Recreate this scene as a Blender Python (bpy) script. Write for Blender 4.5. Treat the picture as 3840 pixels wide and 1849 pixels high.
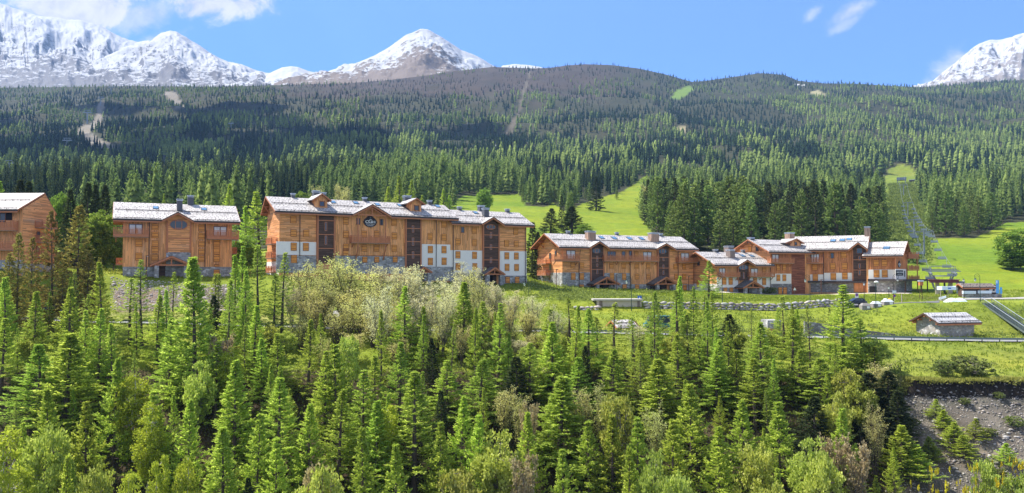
import bpy, bmesh, math, random
import numpy as np
from mathutils import Vector, Matrix
R = math.radians
for o in list(bpy.data.objects): bpy.data.objects.remove(o)
scene = bpy.context.scene
COL = scene.collection
# ------------------------------------------------------------------ camera
F = 3000.0; CU, CV = 1920.0, 924.5            # focal length and centre in photo pixels (3840 x 1849)
PITCH = math.atan((1030 - 924.5) / F)
cam = bpy.data.cameras.new('camera'); cam.sensor_width = 36; cam.lens = 36 * F / 3840
cam.clip_start = 0.5; cam.clip_end = 30000
co = bpy.data.objects.new('camera', cam); COL.objects.link(co)
co.rotation_euler = (R(90) + PITCH, 0, 0); scene.camera = co
# ------------------------------------------------------------------ sun, sky, exposure
SUN_EL = R(56); SUN_V = Vector((-0.72, 0.28, 0)).normalized()
SUN_D = Vector((SUN_V.x * math.cos(SUN_EL), SUN_V.y * math.cos(SUN_EL), math.sin(SUN_EL)))
sl = bpy.data.lights.new('sun', 'SUN'); sl.energy = 4.3; sl.angle = R(0.53); sl.color = (1.0, 0.955, 0.88)
so = bpy.data.objects.new('sun', sl); COL.objects.link(so)
so.rotation_euler = SUN_D.to_track_quat('Z', 'Y').to_euler(); so.location = (-200, 100, 400)
scene.view_settings.view_transform = 'Standard'; scene.view_settings.look = 'None'
scene.view_settings.exposure = 1.30; scene.view_settings.gamma = 1.0
scene.view_settings.use_curve_mapping = False
world = bpy.data.worlds.new('World'); scene.world = world; world.use_nodes = True
try:
    scene.cycles.volume_max_steps = 64; scene.cycles.max_bounces = 8; scene.cycles.transparent_max_bounces = 8
    scene.cycles.diffuse_bounces = 4; scene.cycles.caustics_reflective = False; scene.cycles.caustics_refractive = False
except Exception: pass

class NT:
    """small helper for shader node trees"""
    def __init__(s, tree): s.t = tree; s.n = tree.nodes; s.l = tree.links
    def add(s, ty, **kw):
        n = s.n.new(ty)
        for k, v in kw.items(): setattr(n, k, v)
        return n
    def link(s, a, b): s.l.new(a, b)
    def setin(s, sock, v):
        if isinstance(v, bpy.types.NodeSocket): s.l.new(v, sock)
        elif isinstance(v, (tuple, list)) and len(v) == 3 and sock.type == 'RGBA': sock.default_value = (*v, 1)
        else: sock.default_value = v
    def math(s, op, a, b=None, c=None, clamp=False):
        n = s.n.new('ShaderNodeMath'); n.operation = op; n.use_clamp = clamp
        s.setin(n.inputs[0], a)
        if b is not None: s.setin(n.inputs[1], b)
        if c is not None: s.setin(n.inputs[2], c)
        return n.outputs[0]
    def mix(s, fac, a, b, mode='MIX'):
        n = s.n.new('ShaderNodeMix'); n.data_type = 'RGBA'; n.blend_type = mode; n.clamp_factor = True
        s.setin(n.inputs[0], fac); s.setin(n.inputs[6], a); s.setin(n.inputs[7], b)
        return n.outputs[2]
    def noise(s, vec, scale, detail=3, rough=0.55, dist=0.0):
        n = s.n.new('ShaderNodeTexNoise'); n.inputs['Scale'].default_value = scale; n.inputs['Detail'].default_value = detail
        n.inputs['Roughness'].default_value = rough; n.inputs['Distortion'].default_value = dist
        if vec is not None: s.l.new(vec, n.inputs['Vector'])
        return n.outputs['Fac']
    def mapping(s, vec, scale=(1, 1, 1), rot=(0, 0, 0), loc=(0, 0, 0)):
        n = s.n.new('ShaderNodeMapping'); n.inputs['Scale'].default_value = scale; n.inputs['Rotation'].default_value = rot; n.inputs['Location'].default_value = loc
        s.l.new(vec, n.inputs['Vector']); return n.outputs[0]
    def ramp(s, fac, stops):
        n = s.n.new('ShaderNodeValToRGB'); e = n.color_ramp.elements
        while len(e) < len(stops): e.new(0.5)
        for i, (p, c) in enumerate(stops): e[i].position = p; e[i].color = (*c, 1) if len(c) == 3 else c
        s.l.new(fac, n.inputs[0]); return n.outputs[0]
    def smooth(s, x, lo, hi):
        n = s.n.new('ShaderNodeMapRange'); n.interpolation_type = 'SMOOTHSTEP'; s.setin(n.inputs[0], x)
        n.inputs[1].default_value = lo; n.inputs[2].default_value = hi; return n.outputs[0]

w = NT(world.node_tree); w.n.clear()
sky = w.add('ShaderNodeTexSky', sky_type='NISHITA'); sky.sun_disc = False
sky.sun_elevation = SUN_EL; sky.sun_rotation = math.atan2(SUN_D.x, SUN_D.y)
sky.altitude = 1900; sky.air_density = 1.0; sky.dust_density = 0.35; sky.ozone_density = 4.0
hs = w.add('ShaderNodeHueSaturation'); hs.inputs['Saturation'].default_value = 1.05; hs.inputs['Value'].default_value = 1.0
tc = w.add('ShaderNodeTexCoord'); sep = w.add('ShaderNodeSeparateXYZ'); w.link(tc.outputs['Generated'], sep.inputs[0])
X, Y_, Z = sep.outputs
tone = w.mix(w.smooth(Z, 0.05, 0.75), (0.32, 0.42, 0.73), (1.04, 0.95, 0.86))       # thin mountain air: deep blue low down; unseen upper sky warmed to whiten fill light
w.link(w.mix(1.0, sky.outputs[0], tone, 'MULTIPLY'), hs.inputs['Color'])
yy = w.math('MAXIMUM', Y_, 0.02)
az = w.math('DIVIDE', X, yy); el = w.math('DIVIDE', Z, yy)
n1 = w.noise(w.mapping(tc.outputs['Generated'], (1, 1, 1.6)), 9, 7, 0.62, 0.3)
n2 = w.noise(w.mapping(tc.outputs['Generated'], (1, 1, 1.3), loc=(3, 1, 2)), 26, 6, 0.65, 0.4)
nn = w.math('ADD', w.math('MULTIPLY', n1, 0.6), w.math('MULTIPLY', n2, 0.4))
def sky_cloud(a, e, ra, re, tilt=0.0, gain=1.0, soft=0.16):
    """one cloud bank of the sky: an ellipse of directions (azimuth a, elevation e) torn by noise"""
    da = w.math('SUBTRACT', az, a); de = w.math('SUBTRACT', el, e)
    ct, st = math.cos(tilt), math.sin(tilt)
    p = w.math('ADD', w.math('MULTIPLY', da, ct / ra), w.math('MULTIPLY', de, st / ra))
    q = w.math('SUBTRACT', w.math('MULTIPLY', de, ct / re), w.math('MULTIPLY', da, st / re))
    d = w.math('SQRT', w.math('ADD', w.math('MULTIPLY', p, p), w.math('MULTIPLY', q, q)))
    g = w.math('SUBTRACT', 1.0, d)
    k = w.math('ADD', w.math('MULTIPLY', g, 0.55), w.math('MULTIPLY', w.math('SUBTRACT', nn, 0.5), 2.2))
    return w.math('MULTIPLY', w.smooth(k, 0.0, soft * 2.2), gain)
def pa(u): return (u - CU) / F
def pe(v): return (1030 - v) / F
clouds = [sky_cloud(pa(190), pe(5), 0.135, 0.055, 0.10, 1.0, 0.16), sky_cloud(pa(500), pe(60), 0.055, 0.03, 0.2, 0.6, 0.2),
          sky_cloud(pa(880), pe(5), 0.085, 0.028, 0.05, 0.95, 0.13), sky_cloud(pa(560), pe(150), 0.06, 0.016, 0.3, 0.55, 0.25),
          sky_cloud(pa(3055), pe(42), 0.024, 0.010, 0.7, 0.85, 0.3), sky_cloud(pa(3215), pe(25), 0.044, 0.013, 0.55, 0.9, 0.3), sky_cloud(pa(3175), pe(85), 0.03, 0.008, 0.5, 0.5, 0.2),
          sky_cloud(pa(3600), pe(250), 0.055, 0.034, 0.75, 0.95, 0.25), sky_cloud(pa(480), pe(185), 0.03, 0.014, 0.0, 0.6, 0.25),
          sky_cloud(-1.3, 0.5, 0.5, 0.14, 0.1, 1.0, 0.2), sky_cloud(1.5, 0.45, 0.4, 0.1, 0.0, 1.0, 0.2), sky_cloud(-0.1, 0.75, 0.3, 0.08, 0.1, 0.8, 0.2)]
m = clouds[0]
for c in clouds[1:]: m = w.math('MAXIMUM', m, c)
m = w.math('MULTIPLY', m, w.smooth(Y_, 0.02, 0.1))
back = w.math('MULTIPLY', w.math('MULTIPLY', w.smooth(Y_, 0.05, -0.35), w.smooth(n1, 0.36, 0.56)), w.smooth(Z, -0.05, 0.1))     # unseen cloud added behind the camera to whiten and brighten the fill light
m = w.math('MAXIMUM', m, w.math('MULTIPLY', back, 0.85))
ccol = w.mix(w.smooth(n2, 0.35, 0.65), (2.1, 2.2, 2.4), (3.0, 3.0, 3.05))
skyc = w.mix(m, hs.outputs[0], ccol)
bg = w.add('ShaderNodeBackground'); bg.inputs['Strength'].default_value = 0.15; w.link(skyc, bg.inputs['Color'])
wo = w.add('ShaderNodeOutputWorld'); w.link(bg.outputs[0], wo.inputs['Surface'])

# ------------------------------------------------------------------ photo <-> world
cp, sp = math.cos(PITCH), math.sin(PITCH)
def ray(u, v):
    a = (u - CU) / F; b = (CV - v) / F
    return Vector((a, cp - b * sp, sp + b * cp))
def P(u, v, Y):
    r = ray(u, v); return r * (Y / r.y)
def proj(p):
    f = p[1] * cp + p[2] * sp; up = -p[1] * sp + p[2] * cp
    return CU + F * p[0] / f, CV - F * up / f
def D2(u, v): return u * 3840 / 2576.0, v * 3840 / 2576.0      # from coordinates read off a 2576 wide view

# ------------------------------------------------------------------ noise
def _hash(ix, iy, seed):
    h = (ix.astype(np.int64) * 374761393 + iy.astype(np.int64) * 668265263 + seed * 974711) & 0x7fffffff
    h = ((h ^ (h >> 13)) * 1274126177) & 0x7fffffff
    return ((h ^ (h >> 16)) & 0xffff) / 65535.0
def vnoise(x, y, seed=0):
    x = np.asarray(x, float); y = np.asarray(y, float)
    ix = np.floor(x); iy = np.floor(y); fx = x - ix; fy = y - iy
    fx = fx * fx * (3 - 2 * fx); fy = fy * fy * (3 - 2 * fy)
    a = _hash(ix, iy, seed); b = _hash(ix + 1, iy, seed); c = _hash(ix, iy + 1, seed); d = _hash(ix + 1, iy + 1, seed)
    return a + (b - a) * fx + (c - a) * fy + (a - b - c + d) * fx * fy
def fbm(x, y, octv=4, seed=0, ridged=False):
    s = 0.0; amp = 0.5; f = 1.0
    for i in range(octv):
        n = vnoise(np.asarray(x) * f, np.asarray(y) * f, seed + i * 17)
        if ridged: n = 1 - np.abs(2 * n - 1)
        s = s + amp * n; amp *= 0.5; f *= 2.03
    return s

# ------------------------------------------------------------------ objects
def link(o, parent=None):
    COL.objects.link(o)
    if parent is not None: o.parent = parent
    return o
def tag(o, label=None, cat=None, group=None, kind=None):
    if label: o['label'] = label
    if cat: o['category'] = cat
    if group: o['group'] = group
    if kind: o['kind'] = kind
    return o
def empty(name, loc=(0, 0, 0), rz=0.0):
    o = bpy.data.objects.new(name, None); o.location = loc; o.rotation_euler = (0, 0, rz); o.empty_display_size = 0.5
    return link(o)
def np_mesh(name, verts, faces, mats, midx=None, col=None, smooth=False):
    """verts n x 3; faces: list of (k-sided index array); col: per-vertex rgb, stored as attribute tint"""
    me = bpy.data.meshes.new(name)
    verts = np.asarray(verts, np.float32); me.vertices.add(len(verts)); me.vertices.foreach_set('co', verts.ravel())
    loops = np.concatenate([f.ravel() for f in faces]).astype(np.int32)
    tot = np.concatenate([np.full(len(f), f.shape[1]) for f in faces]).astype(np.int32)
    start = np.concatenate([[0], np.cumsum(tot)[:-1]]).astype(np.int32)
    me.loops.add(len(loops)); me.loops.foreach_set('vertex_index', loops)
    me.polygons.add(len(tot)); me.polygons.foreach_set('loop_start', start)
    try: me.polygons.foreach_set('loop_total', tot)
    except Exception: pass
    if midx is not None: me.polygons.foreach_set('material_index', np.asarray(midx, np.int32))
    if smooth: me.polygons.foreach_set('use_smooth', np.ones(len(tot), bool))
    if col is not None:
        at = me.attributes.new('tint', 'FLOAT_COLOR', 'POINT')
        c = np.ones((len(verts), 4), np.float32); c[:, :3] = col; at.data.foreach_set('color', c.ravel())
    for m in (mats if isinstance(mats, (list, tuple)) else [mats]): me.materials.append(m)
    me.update(calc_edges=True); me.validate()
    return me
def np_obj(name, *a, parent=None, **k):
    return link(bpy.data.objects.new(name, np_mesh(name, *a, **k)), parent)

class MB:
    """mesh builder: boxes, slabs, bars and tubes with material slots, linked as ONE mesh object"""
    def __init__(s): s.v = []; s.f = []; s.m = []; s.mats = []
    def mi(s, m):
        if m not in s.mats: s.mats.append(m)
        return s.mats.index(m)
    def face(s, pts, m):
        b = len(s.v); s.v += [tuple(p) for p in pts]; s.f.append(list(range(b, b + len(pts)))); s.m.append(s.mi(m))
    def hexa(s, p, m):
        """8 corners: 0-3 bottom ring, 4-7 top ring"""
        b = len(s.v); s.v += [tuple(q) for q in p]; k = s.mi(m)
        for q in ((3, 2, 1, 0), (4, 5, 6, 7), (0, 1, 5, 4), (1, 2, 6, 5), (2, 3, 7, 6), (3, 0, 4, 7)):
            s.f.append([b + i for i in q]); s.m.append(k)
    def box(s, x0, x1, y0, y1, z0, z1, m):
        s.hexa([(x0, y0, z0), (x1, y0, z0), (x1, y1, z0), (x0, y1, z0), (x0, y0, z1), (x1, y0, z1), (x1, y1, z1), (x0, y1, z1)], m)
    def slab(s, poly, t, mtop, mside, mbot, dirv=(0, 0, -1)):
        """polygon (seen counter-clockwise from above) pushed by t along dirv"""
        d = Vector(dirv) * t; n = len(poly); b = len(s.v)
        s.v += [tuple(p) for p in poly] + [tuple(Vector(p) + d) for p in poly]
        s.f.append([b + i for i in range(n)]); s.m.append(s.mi(mtop))
        s.f.append([b + n + i for i in range(n)][::-1]); s.m.append(s.mi(mbot))
        for i in range(n):
            j = (i + 1) % n; s.f.append([b + i, b + n + i, b + n + j, b + j]); s.m.append(s.mi(mside))
    def bar(s, p, q, w, h, m, up=(0, 0, 1)):
        p = Vector(p); q = Vector(q); d = (q - p).normalized(); u = Vector(up)
        x = d.cross(u)
        if x.length < 1e-4: x = d.cross(Vector((0, 1, 0)))
        x.normalize(); z = x.cross(d).normalized(); x *= w / 2; z *= h / 2
        s.hexa([p - x - z, p + x - z, p + x + z, p - x + z, q - x - z, q + x - z, q + x + z, q - x + z], m)
    def tube(s, p, q, r0, r1, m, n=8, caps=True):
        p = Vector(p); q = Vector(q); d = (q - p).normalized()
        x = d.cross(Vector((0, 0, 1)))
        if x.length < 1e-3: x = d.cross(Vector((0, 1, 0)))
        x.normalize(); y = d.cross(x); b = len(s.v); k = s.mi(m)
        for c, r in ((p, r0), (q, r1)):
            for i in range(n):
                a = 2 * math.pi * i / n; s.v.append(tuple(c + x * (r * math.cos(a)) + y * (r * math.sin(a))))
        for i in range(n):
            j = (i + 1) % n; s.f.append([b + i, b + j, b + n + j, b + n + i]); s.m.append(k)
        if caps:
            s.f.append([b + i for i in range(n)][::-1]); s.m.append(k); s.f.append([b + n + i for i in range(n)]); s.m.append(k)
    def path(s, pts, r, m, n=6):
        for a, b in zip(pts[:-1], pts[1:]): s.tube(a, b, r, r, m, n)
    def lathe(s, prof, m, c=(0, 0, 0), n=14):
        """prof: list of (radius, z)"""
        b = len(s.v); k = s.mi(m)
        for r, z in prof:
            for i in range(n):
                a = 2 * math.pi * i / n; s.v.append((c[0] + r * math.cos(a), c[1] + r * math.sin(a), c[2] + z))
        for j in range(len(prof) - 1):
            for i in range(n):
                i2 = (i + 1) % n; s.f.append([b + j * n + i, b + j * n + i2, b + (j + 1) * n + i2, b + (j + 1) * n + i]); s.m.append(k)
        s.f.append([b + i for i in range(n)][::-1]); s.m.append(k)
        s.f.append([b + (len(prof) - 1) * n + i for i in range(n)]); s.m.append(k)
    def build(s, name, parent=None, smooth=False, loc=None):
        me = bpy.data.meshes.new(name); me.from_pydata(s.v, [], s.f)
        for m in s.mats: me.materials.append(m)
        me.polygons.foreach_set('material_index', s.m)
        if smooth: me.polygons.foreach_set('use_smooth', [True] * len(s.f))
        me.update()
        bm = bmesh.new(); bm.from_mesh(me); bmesh.ops.recalc_face_normals(bm, faces=bm.faces); bm.to_mesh(me); bm.free()
        o = link(bpy.data.objects.new(name, me), parent)
        if loc is not None: o.location = loc
        return o
# ------------------------------------------------------------------ materials
MATS = {}
def mat(name, rough=0.85, spec=0.25):
    m = bpy.data.materials.new(name); m.use_nodes = True; t = NT(m.node_tree); t.n.clear()
    out = t.add('ShaderNodeOutputMaterial'); b = t.add('ShaderNodeBsdfPrincipled')
    b.inputs['Roughness'].default_value = rough; b.inputs['Specular IOR Level'].default_value = spec
    t.link(b.outputs[0], out.inputs[0]); MATS[name] = m
    return m, t, b, out
def bump(t, b, h, strength=0.5, dist=0.05):
    n = t.add('ShaderNodeBump'); n.inputs['Strength'].default_value = strength; n.inputs['Distance'].default_value = dist
    t.link(h, n.inputs['Height']); t.link(n.outputs[0], b.inputs['Normal'])
def plain(name, c, rough=0.7, metal=0.0, var=0.12, scale=3.0, spec=0.3):
    m, t, b, o = mat(name, rough, spec); tc = t.add('ShaderNodeTexCoord')
    f = t.noise(tc.outputs['Object'], scale, 4, 0.6)
    lo = tuple(x * (1 - var) for x in c); hi = tuple(min(1, x * (1 + var)) for x in c)
    t.link(t.mix(f, lo, hi), b.inputs['Base Color']); b.inputs['Metallic'].default_value = metal
    return m
def wood(name, c, vertical=True, board=0.17, weather=0.30, var=0.30):
    """boards with tone differences from board to board, grain streaks and grey weathering"""
    m, t, b, o = mat(name, 0.75, 0.2); tc = t.add('ShaderNodeTexCoord'); ob = tc.outputs['Object']
    sp_ = t.add('ShaderNodeSeparateXYZ'); t.link(ob, sp_.inputs[0])
    xy = t.math('ADD', sp_.outputs[0], t.math('MULTIPLY', sp_.outputs[1], 0.73))
    a = xy if vertical else sp_.outputs[2]; l = sp_.outputs[2] if vertical else xy
    bi = t.math('FLOOR', t.math('DIVIDE', a, board))
    seg = t.math('FLOOR', t.math('ADD', t.math('DIVIDE', l, 2.7), t.math('MULTIPLY', bi, 0.37)))
    cv = t.add('ShaderNodeCombineXYZ'); t.link(bi, cv.inputs[0]); t.link(seg, cv.inputs[1])
    wn = t.add('ShaderNodeTexWhiteNoise', noise_dimensions='2D'); t.link(cv.outputs[0], wn.inputs['Vector'])
    big = t.noise(t.mapping(ob, (0.9, 0.9, 0.12) if vertical else (0.12, 0.12, 0.9)), 1.0, 4, 0.6)
    gr = t.noise(t.mapping(ob, (9, 9, 0.7) if vertical else (0.7, 0.7, 9)), 1.0, 5, 0.65)
    f = t.math('ADD', t.math('MULTIPLY', wn.outputs['Value'], 0.45), t.math('ADD', t.math('MULTIPLY', big, 0.35), t.math('MULTIPLY', gr, 0.3)))
    lo = tuple(x * (1 - var * 1.15) for x in c); hi = tuple(min(1, x * (1 + var)) for x in c)
    base = t.mix(t.smooth(f, 0.25, 0.85), lo, hi)
    g = sum(c) / 3 * 0.9
    base = t.mix(t.math('MULTIPLY', t.smooth(big, 0.5, 0.75), weather), base, (g * 1.15, g, g * 0.85))
    fr = t.math('FRACT', t.math('DIVIDE', a, board)); jt = t.math('LESS_THAN', fr, 0.07)
    base = t.mix(t.math('MULTIPLY', jt, 0.6), base, tuple(x * 0.25 for x in c))
    t.link(base, b.inputs['Base Color']); bump(t, b, fr, 0.25, 0.02)
    return m
W_V = wood('larch_boards_upright', (0.76, 0.35, 0.135)); W_H = wood('larch_boards_level', (0.74, 0.335, 0.13), False, 0.2)
W_B = plain('larch_beam', (0.46, 0.18, 0.085), 0.7, 0, 0.25, 2.5)
W_D = wood('dark_stained_boards', (0.10, 0.058, 0.042), False, 0.22, 0.15, 0.25)
W_R = wood('red_brown_boards', (0.56, 0.215, 0.085), True, 0.17, 0.1, 0.3)
W_Q = wood('deep_red_stained_boards', (0.26, 0.095, 0.055), False, 0.22, 0.1, 0.3)
W_S = plain('shutter_wood', (0.72, 0.29, 0.06), 0.6, 0, 0.2, 1.2)
W_SF = plain('shutter_edge_wood', (0.24, 0.08, 0.025), 0.65, 0, 0.2, 2)
W_RAIL = plain('railing_wood', (0.52, 0.20, 0.09), 0.65, 0, 0.25, 2.2)
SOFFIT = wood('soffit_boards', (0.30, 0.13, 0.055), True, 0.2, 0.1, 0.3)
FASCIA = plain('dark_fascia', (0.055, 0.043, 0.04), 0.6, 0, 0.25, 2)
PLASTER = plain('white_render', (0.82, 0.775, 0.71), 0.9, 0, 0.05, 0.8)
CURTAIN = plain('pale_curtain', (0.80, 0.79, 0.75), 0.9, 0, 0.15, 4)
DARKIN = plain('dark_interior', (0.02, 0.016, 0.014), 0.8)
METAL_D = plain('dark_metal', (0.045, 0.05, 0.05), 0.45, 0.4)
METAL_G = plain('galvanised_steel', (0.20, 0.235, 0.24), 0.45, 0.55, 0.15, 1.5)
METAL_L = plain('light_flashing', (0.62, 0.66, 0.7), 0.4, 0.5)
CHIM = plain('chimney_cladding', (0.22, 0.17, 0.145), 0.8, 0, 0.3, 2)
CHIM_W = wood('chimney_boards', (0.36, 0.24, 0.17), True, 0.2, 0.4, 0.25)
CHIM_G = plain('chimney_slate_grey', (0.10, 0.105, 0.115), 0.7, 0, 0.3, 2)
WHITE = plain('white_paint', (0.8, 0.8, 0.8), 0.5, 0, 0.04)
PIPE = plain('downpipe_metal', (0.07, 0.05, 0.045), 0.5, 0.4)
m, t, b, o = mat('window_glass', 0.06, 0.6); b.inputs['Base Color'].default_value = (0.045, 0.06, 0.075, 1); GLASS = m
m, t, b, o = mat('skylight_glass', 0.05, 0.8); b.inputs['Base Color'].default_value = (0.10, 0.2, 0.32, 1); SKYL = m
def stone_mat(name, scale, lo, hi, mortar, tint=(1, 1, 1)):
    m, t, b, o = mat(name, 0.9, 0.2); tc = t.add('ShaderNodeTexCoord'); ob = t.mapping(tc.outputs['Object'], (1, 1, 1.45))
    v = t.add('ShaderNodeTexVoronoi'); v.inputs['Scale'].default_value = scale; t.link(ob, v.inputs['Vector'])
    e = t.add('ShaderNodeTexVoronoi', feature='DISTANCE_TO_EDGE'); e.inputs['Scale'].default_value = scale; t.link(ob, e.inputs['Vector'])
    s_ = t.add('ShaderNodeSeparateColor'); t.link(v.outputs['Color'], s_.inputs[0])
    c = t.ramp(s_.outputs[0], [(0, tuple(lo * x for x in tint)), (0.5, ((lo + hi) * .45, (lo + hi) * .45, (lo + hi) * .47)), (0.85, tuple(hi * x for x in tint)), (1, (hi * 1.4,) * 3)])
    c = t.mix(t.math('MULTIPLY', t.noise(tc.outputs['Object'], 6, 3), 0.5), c, (lo, lo * 0.95, lo * 0.85))
    ed = t.smooth(e.outputs['Distance'], 0.02, 0.09)
    t.link(t.mix(ed, mortar, c), b.inputs['Base Color']); bump(t, b, ed, 0.6, 0.06)
    return m
STONE = stone_mat('rubble_stone', 1.7, 0.20, 0.52, (0.36, 0.34, 0.31)); STONE_D = stone_mat('dark_rubble_stone', 1.6, 0.15, 0.36, (0.2, 0.185, 0.17))
STONE_P = stone_mat('pier_stone', 2.2, 0.2, 0.5, (0.3, 0.28, 0.25)); STONE_H = stone_mat('warm_hut_stone', 1.9, 0.24, 0.52, (0.38, 0.33, 0.27), (1.06, 1, 0.9))
def slate_mat(name, lo, hi, joint, row=0.6, wdt=0.78):
    m, t, b, o = mat(name, 0.55, 0.35); tc = t.add('ShaderNodeTexCoord'); ob = tc.outputs['Object']
    dn = t.noise(ob, 1.3, 3); dv = t.add('ShaderNodeVectorMath', operation='ADD')
    t.link(ob, dv.inputs[0]); cb = t.add('ShaderNodeCombineXYZ'); t.link(t.math('MULTIPLY', t.math('SUBTRACT', dn, 0.5), 0.5), cb.inputs[1]); t.link(cb.outputs[0], dv.inputs[1])
    br = t.add('ShaderNodeTexBrick', offset=0.42, offset_frequency=2, squash=0.8, squash_frequency=3); t.link(dv.outputs[0], br.inputs['Vector'])
    br.inputs['Scale'].default_value = 1; br.inputs['Brick Width'].default_value = wdt; br.inputs['Row Height'].default_value = row
    br.inputs['Mortar Size'].default_value = 0.10; br.inputs['Mortar Smooth'].default_value = 0.3; br.inputs['Bias'].default_value = 0.1
    br.inputs['Color1'].default_value = (*lo, 1); br.inputs['Color2'].default_value = (*hi, 1); br.inputs['Mortar'].default_value = (*joint, 1)
    f = t.noise(ob, 0.9, 5, 0.65); f2 = t.noise(ob, 5, 3)
    c = t.mix(t.smooth(f, 0.3, 0.75), br.outputs['Color'], tuple(x * 0.72 for x in hi))
    c = t.mix(t.math('MULTIPLY', f2, 0.35), c, tuple(x * 0.7 for x in lo), 'MIX')
    vs = t.add('ShaderNodeTexVoronoi'); vs.inputs['Scale'].default_value = 1.5; t.link(t.mapping(ob, (1, .8, 1), (0, 0, .5)), vs.inputs['Vector'])
    c = t.mix(t.math('MULTIPLY', t.smooth(vs.outputs['Distance'], .30, .16), .55), c, joint); lich = t.noise(ob, .35, 5, .7); c = t.mix(t.math('MULTIPLY', t.smooth(lich, .5, .7), .45), c, tuple(x * .55 for x in lo))
    t.link(c, b.inputs['Base Color']); bump(t, b, br.outputs['Fac'], -0.5, 0.05)
    return m
SLATE = slate_mat('stone_slab_roofing', (0.42, 0.38, 0.35), (0.74, 0.69, 0.645), (0.045, 0.037, 0.035))
SLATE_D = slate_mat('dark_slab_roofing', (0.12, 0.12, 0.125), (0.22, 0.215, 0.22), (0.03, 0.03, 0.03), 0.5, 0.7)
SLATE_B = slate_mat('brown_slab_roofing', (0.27, 0.225, 0.19), (0.40, 0.34, 0.29), (0.12, 0.09, 0.08), 0.5, 0.8)
SLATE_H = slate_mat('broad_slab_roofing', (0.48, 0.47, 0.47), (0.70, 0.68, 0.68), (0.05, 0.045, 0.05), 0.5, 0.62)
def leaf_mat(name, dark, light, tip=None, trans=0.42, hue=0.05):
    """foliage: colour from the clump's own tint and the plant's own random tone; light passes through"""
    m = bpy.data.materials.new(name); m.use_nodes = True; t = NT(m.node_tree); t.n.clear()
    out = t.add('ShaderNodeOutputMaterial'); at = t.add('ShaderNodeAttribute', attribute_name='tint'); oi = t.add('ShaderNodeObjectInfo')
    s_ = t.add('ShaderNodeSeparateColor'); t.link(at.outputs['Color'], s_.inputs[0])
    f = t.math('ADD', t.math('MULTIPLY', s_.outputs[0], 0.75), t.math('MULTIPLY', oi.outputs['Random'], 0.35))
    c = t.mix(f, dark, light)
    if tip: c = t.mix(s_.outputs[1], c, tip)
    h = t.add('ShaderNodeHueSaturation'); t.link(c, h.inputs['Color'])
    t.link(t.math('ADD', 0.5 - hue / 2, t.math('MULTIPLY', oi.outputs['Random'], hue)), h.inputs['Hue'])
    t.link(t.math('ADD', 0.85, t.math('MULTIPLY', t.math('FRACT', t.math('MULTIPLY', oi.outputs['Random'], 7.31)), 0.3)), h.inputs['Value'])
    d = t.add('ShaderNodeBsdfDiffuse'); tr = t.add('ShaderNodeBsdfTranslucent'); mx = t.add('ShaderNodeMixShader'); mx.inputs[0].default_value = trans
    t.link(h.outputs[0], d.inputs[0]); t.link(t.mix(0.5, h.outputs[0], t.mix(1.0, h.outputs[0], (1.0, 1.0, 0.45), 'MULTIPLY')), tr.inputs[0])
    t.link(d.outputs[0], mx.inputs[1]); t.link(tr.outputs[0], mx.inputs[2]); t.link(mx.outputs[0], out.inputs[0])
    MATS[name] = m; return m
def tint_mat(name, rough=0.9, trans=0.0, nscale=0.0, nvar=0.3):
    """colour straight from the tint attribute (surface kinds of one mesh), with noise variation"""
    m = bpy.data.materials.new(name); m.use_nodes = True; t = NT(m.node_tree); t.n.clear()
    out = t.add('ShaderNodeOutputMaterial'); at = t.add('ShaderNodeAttribute', attribute_name='tint'); c = at.outputs['Color']
    if nscale:
        tc = t.add('ShaderNodeTexCoord'); f = t.noise(tc.outputs['Object'], nscale, 4, 0.65)
        c = t.mix(f, t.mix(1.0, c, (1 - nvar,) * 3, 'MULTIPLY'), t.mix(1.0, c, (1 + nvar,) * 3, 'MULTIPLY'))
    d = t.add('ShaderNodeBsdfDiffuse'); t.link(c, d.inputs[0])
    if trans:
        tr = t.add('ShaderNodeBsdfTranslucent'); mx = t.add('ShaderNodeMixShader'); mx.inputs[0].default_value = trans
        t.link(c, tr.inputs[0]); t.link(d.outputs[0], mx.inputs[1]); t.link(tr.outputs[0], mx.inputs[2]); t.link(mx.outputs[0], out.inputs[0])
    else: t.link(d.outputs[0], out.inputs[0])
    MATS[name] = m; return m
BARK = plain('larch_bark', (0.10, 0.075, 0.06), 0.95, 0, 0.35, 4); BARK_G = plain('grey_bark', (0.17, 0.15, 0.13), 0.95, 0, 0.3, 4)
BARK_B = plain('birch_bark', (0.55, 0.52, 0.46), 0.8, 0, 0.3, 5)
L_LARCH = leaf_mat('larch_needles', (0.19, 0.285, 0.034), (0.45, 0.59, 0.095), (0.64, 0.74, 0.18), .58, .03)
L_SPARSE = leaf_mat('thin_larch_needles', (0.18, 0.25, 0.04), (0.40, 0.50, 0.095), (0.58, 0.66, 0.18), .5, .03)
L_OLIVE = leaf_mat('olive_needles', (0.13, 0.11, 0.035), (0.33, 0.28, 0.08), (0.44, 0.40, 0.12), .45, .04)
L_YOUNG = leaf_mat('young_conifer_needles', (0.20, 0.29, 0.034), (0.47, 0.60, 0.09), (0.68, 0.76, 0.17), .56, .03)
L_SPRUCE = leaf_mat('dark_spruce_needles', (0.022, 0.036, 0.016), (0.06, 0.085, 0.035), (0.11, 0.125, 0.05), 0.25, .03)
L_BIRCH = leaf_mat('fresh_birch_leaves', (0.24, 0.30, 0.03), (0.50, 0.56, 0.065), (0.62, 0.66, 0.12), .5, .02)
L_WILLOW = leaf_mat('pale_shrub_leaves', (0.22, 0.27, 0.05), (0.54, 0.59, 0.12), (0.70, 0.72, 0.22), .45, .04)
L_PALE = leaf_mat('pale_yellow_catkins', (0.40, 0.40, 0.12), (0.70, 0.69, 0.28), (0.80, 0.78, 0.42), .5, .04)
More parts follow.
